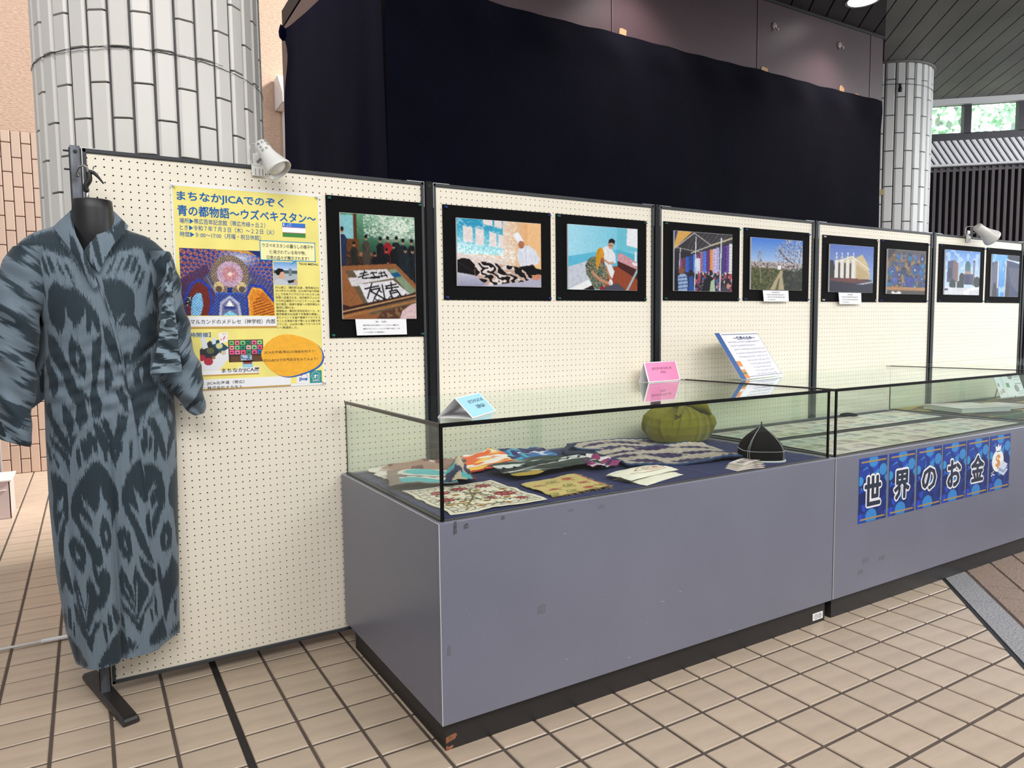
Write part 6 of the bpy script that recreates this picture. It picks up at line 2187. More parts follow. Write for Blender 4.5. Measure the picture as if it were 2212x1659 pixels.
def tent(name, x, y, yaw, w, d, h, colour, lines, label, curl=0.0):
    root = empty(name, (x, y, ZG), label, 'sign card')
    cy, sy = math.cos(yaw), math.sin(yaw)
    W3 = lambda a, b, c: np.array([x + a * cy - b * sy, y + a * sy + b * cy, ZG + .0012 + c])
    th = .0009
    fa = [W3(-w / 2, -d / 2, 0), W3(w / 2, -d / 2, 0), W3(w / 2, 0, h), W3(-w / 2, 0, h)]
    ba = [W3(-w / 2, d / 2, 0), W3(w / 2, d / 2, 0), W3(w / 2, 0, h), W3(-w / 2, 0, h)]
    nf = np.cross(fa[1] - fa[0], fa[3] - fa[0])
    nf /= np.linalg.norm(nf)
    nb = -np.cross(ba[1] - ba[0], ba[3] - ba[0])
    nb /= np.linalg.norm(nb)
    MB().hull_prism(fa, -nf * th, nf * 0).build('front_leaf', M_paper, root)
    MB().hull_prism(ba, -nb * th, nb * 0).build('back_leaf', M_paper, root)
    MB().hull_prism([W3(-w / 2, -d / 2 + .002, 0), W3(w / 2, -d / 2 + .002, 0), W3(w / 2, d / 2 - .002, 0), W3(-w / 2, d / 2 - .002, 0)], EZ * -.0008, EZ * 0).build('bottom_leaf', M_paper, root)
    ux = fa[1] - fa[0]
    vy = fa[0] - fa[3]
    g = [fa[3] + ux * .035 + vy * .04, fa[3] + ux * .965 + vy * .04, fa[3] + ux * .965 + vy * .96, fa[3] + ux * .035 + vy * .96]
    MB().hull_prism(g[::-1], nf * .0002, nf * .0006).build('colour_field', mat('card_' + name + str(colour[0]), colour, .6), root)
    mb = MB()
    uu, vv = ux / np.linalg.norm(ux), vy / np.linalg.norm(vy)
    for t, a, b, c_, hh_ in lines:
        text_into(mb, t, fa[3] + ux * a + vy * b, uu, vv, nf, w=np.linalg.norm(ux) * c_, h=np.linalg.norm(vy) * hh_, bold=.012, lift=.0011)
    mb.build('lettering', M_ink, root)
    return root


tent('tent_card', 1.022, -.690, rad(38.5), .2057, .1186, .060, (160, 212, 232), [('①ウズベキスタンの', .30, .22, .58, .18), ('日常の品々', .44, .50, .34, .18)], 'small pale blue tent card standing on the glass case top')
tent('tent_card', 2.480, -.053, rad(6), .245, .062, .098, (240, 140, 186), [('②ウズベキスタンの', .20, .27, .60, .14), ('パネル', .42, .47, .18, .13)], 'small pink tent card standing at the back of the glass top')

# ------------------------------------------------------------------ acrylic sign holder with money explanation
sg = empty('sign_holder', (3.03, -.20, ZG), 'slanted clear acrylic sign holder with blue bordered explanation sheet', 'sign')
b0, b1 = np.array([2.819, -.267, ZG + .003]), np.array([3.258, -.178, ZG + .003])
uu = b1 - b0
Lu = np.linalg.norm(uu)
uu /= Lu
back = np.array([-uu[1], uu[0], 0])
up_ = np.array([0, 0, 1]) * .232 + back * .150
Hu = np.linalg.norm(up_)
vu = up_ / Hu
nf = np.cross(uu, vu)
if nf[1] > 0:
    nf = -nf
M_acr = glass_mat('clear_acrylic', (0.985, 0.99, 0.99))
mb = MB()
mb.hull_prism([b0, b1, b1 + up_, b0 + up_], nf * -.004, nf * -.0015)
mb.hull_prism([b0, b1, b1 + back * .10, b0 + back * .10], EZ * -.0015, EZ * .0005)
mb.build('acrylic_holder', M_acr, sg)
tlc = b0 + up_
MB().hull_prism([b0, b1, b1 + up_, b0 + up_], nf * -.001, nf * 0).build('sheet', M_paper, sg)


def sgp(x, y):
    return tlc + uu * Lu * x - up_ * y


def sgq(x0, y0, x1, y1, name, m, lift=.0006):
    MB().hull_prism([sgp(x0, y1), sgp(x1, y1), sgp(x1, y0), sgp(x0, y0)], nf * lift * .3, nf * lift).build(name, m, sg)


sgq(.0, .0, .105, 1.0, 'blue_side_band', mat('deep_blue_print', (24, 78, 142), .5))
sgq(.13, .03, .99, .045, 'border_line', mat('navy_line', (40, 60, 110), .5))
sgq(.13, .955, .99, .965, 'border_line', MATS['navy_line'])
sgq(.982, .03, .988, .965, 'border_line', MATS['navy_line'])
sgq(.115, .05, .975, .95, 'pale_ground', mat('pale_lilac_paper', (234, 232, 240), .6), .0005)
mb = MB()
text_into(mb, '～世界のお金～', sgp(.34, .085), uu, -vu, nf, w=Lu * .52, h=Hu * .085, bold=.05, lift=.001)
mb.build('title_lettering', mat('navy_print', (44, 52, 96), .6), sg)
mb = MB()
for k, (a, b, c_) in enumerate(((.20, .98, .19), (.20, .80, .272), (.24, 1.0, .355), (.24, 1.0, .437), (.26, .96, .52), (.39, .96, .60), (.41, .94, .68), (.44, .90, .755), (.44, .92, .83), (.45, .92, .905))):
    ink_row(mb, sgp(a - .03, c_), uu, -vu, nf, Lu * (min(b, .97) - a), Hu * .042, k)
mb.build('lettering', MATS['navy_print'], sg)
sgq(.105, .62, .2, .99, 'orange_corner_ornament', mat('orange_ornament', (214, 132, 62), .6), .0009)
sgq(.11, .74, .19, .80, 'cream_stripe', M_paper, .0012)
sgq(.11, .86, .19, .90, 'green_stripe', mat('green_stripe', (60, 130, 90), .6), .0012)

# ------------------------------------------------------------------ blue letter sheets on the case front
M_gd = mat('gold_dash', (214, 176, 92), .5)
M_navyink = mat('dark_navy_ink', (34, 44, 66), .5)
FL = ['世', '界', 'の', 'お', '金', None]
FX = [2.8205, 3.042, 3.2625, 3.4805, 3.697, 3.9165]
M_bluesheet = printed('blue_laminated_sheet', .3, .5)
for k, ch in enumerate(FL):
    x0 = FX[k]
    x1, z1, z0 = x0 + .2035, .6700, .3885
    yb_ = CASE_YF
    root = empty('letter_sheet', ((x0 + x1) / 2, yb_, z0), ['blue sheet with angular outlined character 世 beside the gap between the cases', 'blue sheet with outlined character 界 next to the first sheet', 'blue sheet with the single curled hiragana の', 'blue sheet with the crossed hiragana お and its dot', 'blue sheet with roof shaped character 金 beside the money bag', 'blue patterned sheet with a white money bag picture'][k], 'poster', 'blue letter sheets')
    MB().box(x0, x1, yb_ - .0012, yb_ - .0002, z0, z1).build('laminate', M_bluesheet if False else mat('blue_sheet_edge', (40, 84, 168), .4), root)
    cv = Cv(72, 100, (34, 58, 132))
    rg = random.Random(11)
    for q in range(26):
        x, y = rg.random(), rg.random()
        col_ = [(42, 76, 190), (62, 140, 206), (30, 46, 110), (38, 66, 160)][q % 4]
        cv.ell(x, y, rg.uniform(.07, .15), rg.uniform(.06, .12), col_)
        cv.ell(x + .05, y - .05, rg.uniform(.05, .1), rg.uniform(.04, .08), col_)
    cv.ell(.5, .06, .16, .1, (58, 140, 206)).ell(.85, .22, .14, .09, (62, 140, 206)).ell(.05, .35, .1, .07, (62, 150, 214)).ell(.45, .92, .2, .12, (60, 136, 206)).ell(.15, .62, .2, .1, (26, 42, 104)).ell(.8, .5, .2, .16, (28, 46, 110))
    flat_print('printed_face', cv, (x0 + .001, yb_ - .0016, z1 - .001), EX * .2015, -EZ * (z1 - z0 - .002), M_bluesheet, root)
    for zz in (z1 - .018, z0 + .014):
        MB().box(x0 + .014, x1 - .010, yb_ - .0019, yb_ - .0016, zz - .0035, zz + .0035).build('gold_dashes', M_gd, root)
    mb = MB()
    for zz in (z1 - .018, z0 + .014):
        for i in range(17):
            xx = x0 + .018 + i * .0105
            mb.box(xx, xx + .0035, yb_ - .0022, yb_ - .0018, zz - .0035, zz + .0035)
    tag(mb.build('dash_gaps', M_navyink, root), kind='stuff')
    if ch:
        cw = .112 if ch not in 'の' else .112
        chh = .124 if ch not in 'の' else .098
        V, F = text_geo(ch, 0.0)
        V = V - (V.max(0) + V.min(0)) / 2
        mx = V.max(0) - V.min(0)
        sx, sz = cw / mx[0], chh / mx[1]
        cxm, czm = (x0 + x1) / 2 - .004, (z0 + z1) / 2 - .006
        for rad_, nn_, lift, m_, nm in ((.0125, 20, .0004, M_paper, 'outline_lettering'), (.0042, 10, .0020, M_navyink, 'lettering')):
            mb = MB()
            for q in range(nn_ + 1):
                r0_ = rad_ if q else 0
                ax_, az_ = r0_ * math.cos(2 * math.pi * q / nn_), r0_ * math.sin(2 * math.pi * q / nn_)
                mb.add([(cxm + a * sx + ax_, yb_ - .0018 - lift - .00006 * q, czm + b * sz + az_) for a, b in V], F)
            mb.build(nm, m_, root)
    else:
        cxm, czm = x0 + .080, z0 + .150

        def ellp(cx, cz, rx, rz, lift, m_, nm):
            MB().hull_prism([(cx + rx * math.cos(a), yb_, cz + rz * math.sin(a)) for a in np.linspace(0, 2 * math.pi, 32, endpoint=False)], EY * -(.0019 + lift), EY * -.0016).build(nm, m_, root)
        MB().hull_prism([(cxm + a, yb_, czm + b) for a, b in ((-.022, .048), (.022, .048), (.030, .082), (.012, .070), (.002, .088), (-.010, .070), (-.030, .080))], EY * -.002, EY * -.0016).build('bag_neck', M_paper, root)
        ellp(cxm, czm, .058, .056, 0, M_paper, 'money_bag')
        mb = MB().box(cxm - .018, cxm + .020, yb_ - .0024, yb_ - .0016, czm + .047, czm + .051)
        mb.build('bag_tie', M_navyink, root)
        mb = MB()
        text_into(mb, '$', (cxm - .022, yb_ - .002, czm + .034), EX, -EZ, -EY, w=.046, h=.074, bold=.02, lift=.0006)
        mb.build('dollar_sign', mat('orange_sign', (222, 142, 44), .6), root)
        M_note = mat('pale_blue_note', (206, 214, 232), .6)
        M_noted = mat('shaded_note', (150, 162, 196), .6)
        for q, (a, b) in enumerate(((.052, -.060), (.050, -.046), (.048, -.032))):
            MB().hull_prism([(cxm + a - .045, yb_, czm + b), (cxm + a + .010, yb_, czm + b - .022), (cxm + a + .052, yb_, czm + b + .006), (cxm + a, yb_, czm + b + .028)], EY * -(.0024 + .0004 * q), EY * -(.002 + .0004 * q)).build('note_stack', M_note if q != 1 else M_noted, root)
        for a, b in ((-.055, -.058), (-.042, -.052), (-.046, -.066), (-.058, -.070), (-.034, -.068)):
            ellp(cxm + a, czm + b, .004, .004, .0002, M_paper, 'coin')

# ------------------------------------------------------------------ second case: black cloth, banknote sheets
cv = Cv(60, 30, (36, 34, 38))
cv.noise(.1, 5, 1)
c2x = CASES[1]
cloth('lining_cloth', ((c2x + .03, CASE_YB - .03), (c2x + CLEN - .03, CASE_YB - .03), (c2x + CLEN - .03, CASE_YF + .03), (c2x + .03, CASE_YF + .03)), cv, 'black lining cloth under the banknote sheets', 'cloth', None, .002, 5)


def note_sheet_cv(nx, ny, seed):
    c = Cv(160, 60, (206, 206, 184))
    rg = np.random.default_rng(seed)
    for i in range(nx):
        for j in range(ny):
            x0, x1, y0, y1 = (i + .04) / nx, (i + .96) / nx, (j + .05) / ny, (j + .95) / ny
            q = np.array([(196, 200, 176), (206, 196, 190), (190, 200, 190), (200, 190, 176)][rg.integers(4)])
            c.rect(x0, y0, x1, y1, tuple(q))
            mm = (c.X > x0) & (c.X < x1) & (c.Y > y0) & (c.Y < y1)
            c.speck(tuple((q * .72).astype(int)), .42, (2, 6), int(rg.integers(1000)), mm, .7)
            c.ell(x0 + (x1 - x0) * .72, (y0 + y1) / 2, (x1 - x0) * .14, (y1 - y0) * .34, tuple((q * .62).astype(int)), .8)
            c.ell(x0 + (x1 - x0) * .30, (y0 + y1) / 2, (x1 - x0) * .12, (y1 - y0) * .2, tuple((q * .75).astype(int)), .7)
    for i in range(nx + 1):
        c.line([(i / nx, 0), (i / nx, 1)], .003, (90, 92, 84))
    for j in range(ny + 1):
        c.line([(0, j / ny), (1, j / ny)], .003, (90, 92, 84))
    return c


cloth('banknote_sheet', ((2.745, -.475), (4.36, -.515), (4.385, -.795), (2.70, -.836)), note_sheet_cv(8, 3, 5), 'front laminated sheet of pale banknotes in second case', 'banknote sheet', None, .002, 31, base=.004, rough=.35, group='banknote sheets')
cloth('banknote_sheet', ((2.74, -.135), (4.42, -.120), (4.36, -.425), (2.74, -.415)), note_sheet_cv(8, 3, 6), 'rear laminated sheet of pale banknotes by the case back', 'banknote sheet', None, .002, 32, base=.004, rough=.35, group='banknote sheets')
mb = MB()
mb.lathe([(0, 0), (.05, .0), (.045, .012), (.02, .018), (0, .019)], (3.98, -.098, ZD + .003), n=16, cap=False)
tag(mb.build('black_pouch', M_card, smooth=True), 'small flat black pouch behind the rear banknote sheet', 'pouch')

# third case
c3x = CASES[2]
cv = Cv(140, 70, (110, 106, 56))
n1, n2_ = noise2(70, 140, (9, 34), 3), noise2(70, 140, (7, 26), 4)
cv.mix((n1 > .55).astype(float), (40, 84, 66)).mix((n2_ > .60).astype(float), (110, 70, 56)).mix((noise2(70, 140, (4, 22), 5) > .68).astype(float), (170, 150, 70)).mix((noise2(70, 140, (5, 18), 6) > .75).astype(float), (44, 40, 34))
cloth('lining_cloth', ((c3x + .03, CASE_YB - .03), (c3x + CLEN - .03, CASE_YB - .03), (c3x + CLEN - .03, CASE_YF + .03), (c3x + .03, CASE_YF + .03)), cv, 'green and brown camouflage cloth lining the far case', 'cloth', None, .006, 5)
for k, (x, y, yw, w, d, h) in enumerate(((4.77, -.36, -.30, .36, .27, .028), (5.12, -.40, -.1, .30, .22, .012), (5.05, -.70, .15, .32, .22, .010))):
    root = empty('booklet', (x, y, ZD + .008), ['thick white booklet lying on the camouflage cloth', 'thin open white booklet beyond the thick one', 'thin white booklet near the front of far case'][k], 'booklet', 'white booklets')
    root.rotation_euler = (0, 0, yw)
    b_ = MB().bbox(-w / 2, w / 2, -d / 2, d / 2, 0, h, .002)
    me_ = raw_mesh('page_block', b_.V, np.concatenate([np.array(f) for f in b_.F]), [len(f) for f in b_.F])
    link('page_block', me_, mat('page_edges', (214, 216, 216), .7, var=.06, vscale=60, stretch=(.05, .05, 3)), root)
    b_ = MB().box(-w / 2 - .002, w / 2 + .002, -d / 2 - .002, d / 2 + .002, h, h + .0015)
    me_ = raw_mesh('cover', b_.V, np.concatenate([np.array(f) for f in b_.F]), [len(f) for f in b_.F])
    link('cover', me_, mat('pale_cover', (226, 222, 222), .5, var=.1, vscale=8, c2=(196, 186, 184)), root)
# acrylic stand with a flyer
st = empty('flyer_stand', (5.62, -.20, ZD + .008), 'wire stand holding a white flyer of coins in far case', 'stand')
f0, f1 = np.array([5.47, -.245, ZD + .032]), np.array([5.78, -.265, ZD + .032])
fu = f1 - f0
fup = np.array([-.03, .07, .235])
cv = Cv(90, 70, (230, 232, 236))
cv.rect(0, 0, .02, 1, (200, 204, 212)).rect(.28, .0, .31, 1, (206, 212, 220)).rect(.13, .05, .20, .16, (226, 206, 70)).rect(.23, .2, .30, .7, (196, 218, 228))
for x, y, r_, q in ((.08, .35, .04, (120, 116, 112)), (.09, .62, .04, (130, 124, 120)), (.2, .8, .05, (150, 120, 100)), (.62, .38, .09, (90, 92, 96)), (.74, .76, .08, (110, 112, 116)), (.66, .08, .06, (96, 98, 104)), (.1, .85, .04, (170, 140, 120))):
    cv.ell(x, y, r_, r_ * 1.25, q).ell(x, y, r_ * .7, r_ * .85, tuple(min(255, v + 40) for v in q))
cv.rect(.38, .58, .50, .72, (72, 150, 84)).rect(.88, .03, .94, .26, (60, 72, 110))
for y in (.3, .42, .5, .62, .84, .9):
    cv.rect(.72, y, .95, y + .02, (150, 154, 164))
flat_print('flyer', cv, f0 + fup, fu, -fup, M_paper_print, st)
nn = np.cross(fu, fup)
nn /= np.linalg.norm(nn)
MB().hull_prism([f0, f1, f1 + fup, f0 + fup], nn * -.0025, nn * -.0006).build('backing_card', M_paper, st)
mb = MB()
for t in (.34, .74):
    p = f0 + fu * t
    mb.tube([p + np.array([.0, .09, -.018]), p + np.array([0, -.002, -.010]), p + np.array([0, -.03, -.014]), p + np.array([0, -.034, .012])], .0035, 6)
    mb.tube([p + np.array([.0, .09, -.018]), p + fup * .6 + np.array([0, .01, 0])], .0035, 6)
mb.build('wire_legs', M_chrome, st)

# ================================================================== mannequin, robe
M_mann = mat('matt_black_plastic', (26, 25, 27), 0.42, spec=0.45)
man = empty('mannequin', (0.008, -0.07, 1.05), 'black plastic hanging half torso mannequin wearing the ikat robe', 'mannequin')
NXC = 0.008
rows = [(1.672, .0545, .048, -.092, 0), (1.6725, .050, .043, -.092, 0), (1.668, .0565, .050, -.092, 1), (1.640, .0585, .054, -.090, 1), (1.600, .0595, .057, -.088, 1), (1.570, .062, .060, -.086, 1), (1.548, .063, .060, -.084, 1), (1.530, .066, .060, -.080, 1), (1.505, .080, .060, -.076, 1), (1.47, .105, .058, -.072, 1), (1.42, .125, .060, -.070, 1), (1.32, .125, .065, -.068, 1), (1.20, .115, .060, -.066, 1), (1.05, .110, .055, -.066, 1)]
rows = [(1.662, .046, .040, -.092)] + [(1.668, .050, .044, -.092), (1.6705, .0545, .048, -.092)] + [r[:4] for r in rows[2:]]
V, F = [], []
n = 40
for z, a, b, yc in rows:
    for k in range(n):
        g = 2 * math.pi * k / n
        V.append((NXC + a * math.cos(g), max(yc - 0 + b * math.sin(g), -10) if math.sin(g) < 0 else yc + b * .75 * math.sin(g), z))
for i in range(len(rows) - 1):
    F += [(i * n + k, (i + 1) * n + k, (i + 1) * n + (k + 1) % n, i * n + (k + 1) % n) for k in range(n)]
F.append(tuple(range(n)))
F.append(tuple((len(rows) - 1) * n + k for k in range(n))[::-1])
MB().add(V, F).build('torso', M_mann, man, smooth=True)
MB().lathe([(0, 0), (.013, 0), (.013, .004), (.006, .006), (.0045, .030), (.004, .036)], (NXC - .012, -.092, 1.662), n=12).build('hanger_rod', M_chrome, man, smooth=True)
MB().tube(curve_pts([(-.006, -.094, 1.698), (-.006, -.096, 1.715), (.004, -.098, 1.735), (.003, -.098, 1.757)], 5), [.0075] * 4 * 4, 10).build('grip', M_mann, man, smooth=True) if False else None
pp_ = curve_pts([(-.006, -.094, 1.696), (-.008, -.096, 1.712), (.003, -.098, 1.733), (.002, -.098, 1.756)], 6)
MB().tube(pp_, .0085, 10).build('hook_grip', M_mann, man, smooth=True)
pp_ = curve_pts([(.003, -.098, 1.757), (.016, -.10, 1.755), (.028, -.105, 1.742), (.042, -.11, 1.722)], 6)
MB().tube(pp_, [.0075 - .005 * i / (len(pp_) - 1) for i in range(len(pp_))], 10).build('hook_lever', M_mann, man, smooth=True)
MB().tube([(.010, -.10, 1.752), (.018, -.095, 1.776)], .0022, 8).tube([(.020, -.102, 1.748), (.030, -.108, 1.756)], .002, 8).build('spring_pin', M_chrome, man, smooth=True)
pp_ = curve_pts([(.002, -.098, 1.752), (-.001, -.085, 1.772), (-.012, -.06, 1.783), (-.024, -.04, 1.780), (-.030, -.022, 1.770), (-.029, -.016, 1.763)], 6)
MB().tube(pp_, .0032, 8).lathe([(0, 0), (.005, .0005), (.005, .004), (0, .005)], (-.029, -.0115, 1.762), (0, -1, 0), 10, False).build('hook', M_chrome, man, smooth=True)

# ------------------------------------------------------------------ dye pattern of the robe, drawn in the robe's own plane (millimetres)
IKAT = [
 (1, [-164,1556,-99,1575,-81,1540,-86,1534,-53,1489,-69,1483,-103,1499,-123,1507,-154,1525,-149,1480,-140,1463,-138,1411,-130,1365,-133,1354,-145,1374,-163,1442,-166,1479,-201,1495,-215,1500,-195,1532]),
 (1, [-139,1486,-131,1486,-117,1429,-124,1429,-135,1454]),
 (1, [-126,1489,-116,1487,-101,1441,-112,1432]),
 (1, [-102,1473,-92,1470,-74,1418,-84,1430]),
 (1, [-80,1465,-70,1459,-50,1404,-62,1413,-73,1442]),
 (1, [-68,1486,-46,1472,-15,1426,-10,1405,-34,1446]),
 (1, [-105,1412,-88,1398,-68,1386,-55,1395,-33,1369,-14,1343,6,1307,11,1251,0,1251,-11,1292,-18,1251,-29,1252,-28,1325,-46,1280,-57,1266,-73,1292,-82,1328,-84,1284,-96,1253,-106,1253,-126,1296,-129,1342,-124,1383]),
 (1, [103,1589,164,1574,205,1552,233,1516,201,1517,203,1490,185,1474,171,1492,156,1467,144,1521,120,1526,94,1513,81,1512,61,1494,36,1487,60,1529,80,1554]),
 (1, [60,1485,67,1485,42,1439,31,1436]),
 (1, [82,1488,90,1492,69,1446,55,1433]),
 (1, [102,1501,116,1502,94,1450,80,1446]),
 (1, [118,1496,132,1490,113,1444,99,1441]),
 (1, [128,1466,139,1466,123,1420,109,1410]),
 (1, [141,1448,149,1445,130,1399,116,1392]),
 (1, [22,1418,46,1424,68,1419,89,1407,110,1380,111,1337,106,1307,117,1285,113,1264,53,1276,41,1319,27,1367]),
 (1, [164,1448,170,1402,157,1368,141,1334,153,1393]),
 (1, [164,1393,199,1418,203,1369,178,1322,168,1356]),
 (1, [119,1288,178,1325,180,1248,129,1249]),
 (0, [85,1322,53,1282,55,1273,73,1298]),
 (1, [-71,1245,-49,1212,-37,1185,-34,1152,-41,1113,-51,1119,-64,1132,-78,1162,-81,1192,-78,1221]),
 (1, [-136,1258,-117,1243,-98,1204,-85,1162,-72,1120,-63,1090,-31,1058,-40,980,-62,954,-74,982,-67,1024,-85,1061,-98,1115,-121,1164,-134,1199]),
 (1, [-140,1185,-127,1152,-113,1116,-115,1075,-127,1052,-140,1082,-138,1117,-146,1156]),
 (1, [-14,1226,11,1250,7,1180,-11,1087,3,1029,-5,989,-26,991,-31,1052,-20,1112,-20,1172]),
 (1, [15,1280,33,1267,50,1225,63,1151,47,1152,29,1189,18,1231]),
 (1, [18,1177,30,1152,39,1109,27,1079,13,1068,13,1122]),
 (1, [-155,1042,-138,1038,-135,999,-112,952,-93,906,-90,879,-102,881,-133,939,-145,988,-159,1018]),
 (1, [-107,1036,-88,1019,-74,982,-81,953,-93,921,-96,954,-107,985]),
 (1, [-5,983,11,988,30,925,47,998,74,984,64,941,33,881,21,898,6,939]),
 (1, [-27,979,-6,965,13,920,14,883,-5,885,-19,923]),
 (1, [-44,947,-31,952,-32,882,-47,889]),
 (1, [-64,927,-51,920,-48,877,-61,877]),
 (1, [42,1066,57,1084,74,1046,75,996,59,1016]),
 (1, [70,1188,90,1187,85,1156,70,1132]),
 (1, [108,1273,170,1278,173,1216,137,1189,102,1146,82,1150,105,1211,123,1242]),
 (1, [92,1125,125,1174,152,1188,145,1117,161,1085,224,1001,228,940,205,897,190,962,153,1028,128,998,101,906,93,970,81,1076,99,1088]),
 (1, [127,967,150,978,176,906,185,852,163,869,142,928]),
 (1, [115,949,128,939,128,872,114,880]),
 (1, [147,908,158,895,159,854,145,856]),
 (0, [-60,1197,-51,1173,-55,1155,-62,1165]),
 (0, [152,1022,168,1059,163,996,147,978]),
 (0, [107,969,122,993,115,949,99,913]),
 (0, [198,1000,214,967,207,945,191,975]),
 (0, [113,1149,126,1136,121,1093,114,1112]),
 (0, [-44,1047,-35,1040,-35,979,-41,1010]),
 (1, [-59,920,-44,926,-33,883,-48,850,-56,853,-63,898]),
 (1, [-75,899,-65,893,-64,836,-73,823,-77,872]),
 (1, [-160,919,-146,899,-144,857,-151,856,-157,890]),
 (1, [-141,886,-128,856,-123,833,-127,826,-138,862]),
 (1, [-148,942,-131,917,-111,893,-94,864,-97,811,-104,841,-119,874,-142,906]),
 (1, [-126,940,-110,924,-97,899,-94,938]),
 (1, [-88,937,-69,936,-84,905,-92,864,-97,889]),
 (1, [-44,933,-18,931,-16,881,-25,877,-32,903]),
 (1, [-3,915,7,896,11,846,0,854,-3,885]),
 (1, [12,913,24,895,33,851,32,821,22,845,15,878]),
 (1, [25,902,32,876,45,910,56,909,50,875,33,844,27,857]),
 (1, [72,903,83,902,79,846,71,837]),
 (1, [106,905,125,919,123,867,113,858,107,879]),
 (1, [132,918,143,902,139,866,129,862]),
 (1, [147,893,156,885,155,831,144,832]),
 (1, [158,916,170,889,183,851,181,815,168,842,160,874]),
 (1, [195,912,226,910,203,870,189,830,184,815,188,866]),
 (1, [218,877,227,889,223,818,215,824]),
 (1, [-150,826,-134,812,-117,796,-107,772,-106,718,-108,669,-121,633,-126,577,-130,533,-140,550,-142,587,-133,635,-118,683,-122,695,-134,655,-143,610,-149,650,-151,700,-146,748,-150,788]),
 (1, [-37,848,-15,851,5,824,19,787,33,750,34,686,22,670,11,625,10,692,-3,699,-16,716,-23,706,-30,685,-43,702,-55,716,-70,748,-64,712,-48,677,-41,651,-46,639,-58,659,-78,687,-75,659,-51,620,-33,582,-19,513,-43,518,-62,571,-79,624,-84,645,-100,672,-100,717,-91,756,-72,790,-54,820]),
 (1, [-11,680,1,652,8,613,6,575,-8,552,-18,572,-25,616,-21,651]),
 (1, [-105,609,-94,614,-78,592,-67,562,-67,522,-99,528,-110,555,-113,582]),
 (1, [89,838,105,844,118,760,122,705,108,694,99,716,76,760,87,702,92,665,79,680,62,710,70,678,89,634,107,577,131,486,110,505,91,548,70,622,52,676,42,708,44,753,57,793,75,821]),
 (1, [110,649,123,671,128,573,114,589,109,623]),
 (1, [34,630,49,627,62,602,66,544,55,515,40,528,28,561,23,603]),
 (1, [111,827,144,819,166,785,175,732,175,679,159,650,146,610,134,570,127,607,131,644,152,682,147,691,130,670,125,712,150,745,141,752,121,723,116,775]),
 (1, [167,614,182,618,192,581,188,529,167,506,154,524,151,569]),
 (1, [219,800,225,797,223,673,217,513,207,520,203,596,198,650,187,672,184,715,193,756]),
 (0, [-117,749,-137,717,-139,686,-123,706]),
 (0, [-17,769,-8,735,4,708,-6,696,-20,716]),
 (0, [-7,631,-1,604,-8,595,-11,614]),
 (0, [-94,572,-85,555,-81,539,-94,542]),
 (0, [43,590,51,568,50,547,42,564]),
 (0, [170,574,177,563,171,540,167,554]),
 (1, [-111,589,-95,587,-97,555,-87,534,-77,535,-80,568,-70,582,-65,554,-72,507,-77,492,-88,507,-98,528,-109,546]),
 (1, [-52,579,-24,575,-19,527,-30,507,-40,528]),
 (1, [26,566,47,563,54,548,64,560,66,532,55,511,43,527]),
 (1, [-51,544,-41,515,-33,486,-20,508,-4,494,-1,455,-8,418,-24,377,-39,375,-49,404,-31,439,-44,464,-51,509]),
 (1, [-139,533,-125,538,-114,488,-106,416,-115,424,-129,464,-138,423,-143,445,-143,488]),
 (1, [-100,485,-89,445,-82,400,-79,367,-70,409,-70,452,-61,481,-47,448,-37,407,-44,370,-59,335,-71,294,-81,324,-95,370,-100,415,-107,454]),
 (1, [-109,401,-101,383,-83,330,-71,286,-67,287,-56,318,-30,348,-36,330,-55,282,-65,232,-71,239,-85,284,-104,332]),
 (1, [-127,377,-117,381,-117,305,-128,307]),
 (1, [-139,358,-130,351,-133,290,-141,324]),
 (1, [-113,331,-109,319,-109,270,-115,288]),
 (1, [-16,359,-4,351,-2,300,-12,286,-17,326]),
 (1, [-31,329,-20,321,-18,259,-23,255,-31,296]),
 (1, [-2,395,13,358,21,317,6,315,-1,356]),
 (1, [22,345,31,326,32,287,23,300]),
 (1, [-127,283,-110,254,-93,222,-77,180,-100,175,-123,189,-136,244]),
 (1, [15,291,33,270,41,234,38,207,5,184,-53,174,-37,219,-16,248,-5,273]),
 (1, [38,269,54,245,71,224,41,217]),
 (1, [148,295,158,235,159,211,101,220,105,253,124,277]),
 (1, [181,241,211,257,210,223,162,219]),
 (1, [30,505,43,475,58,427,66,381,65,420,62,454,71,500,84,461,107,417,109,394,87,354,70,315,57,349,39,392,26,411,23,462]),
 (1, [24,389,47,356,72,306,94,346,121,392,130,407,118,370,93,330,78,265,71,275,55,310,28,361]),
 (1, [83,534,99,504,118,486,132,464,136,426,122,414,104,441,90,483]),
 (1, [107,349,116,336,119,295,112,303]),
 (1, [124,386,132,355,133,304,123,323]),
 (1, [139,491,148,472,153,420,179,466,185,500,209,449,212,391,178,340,160,275,154,276,148,364,139,434]),
 (1, [188,338,199,341,193,273,185,292]),
 (0, [-96,436,-93,435,-77,350,-67,414,-64,413,-76,334,-80,340]),
 (0, [34,443,38,442,67,352,72,441,76,435,70,335,65,344]),
]

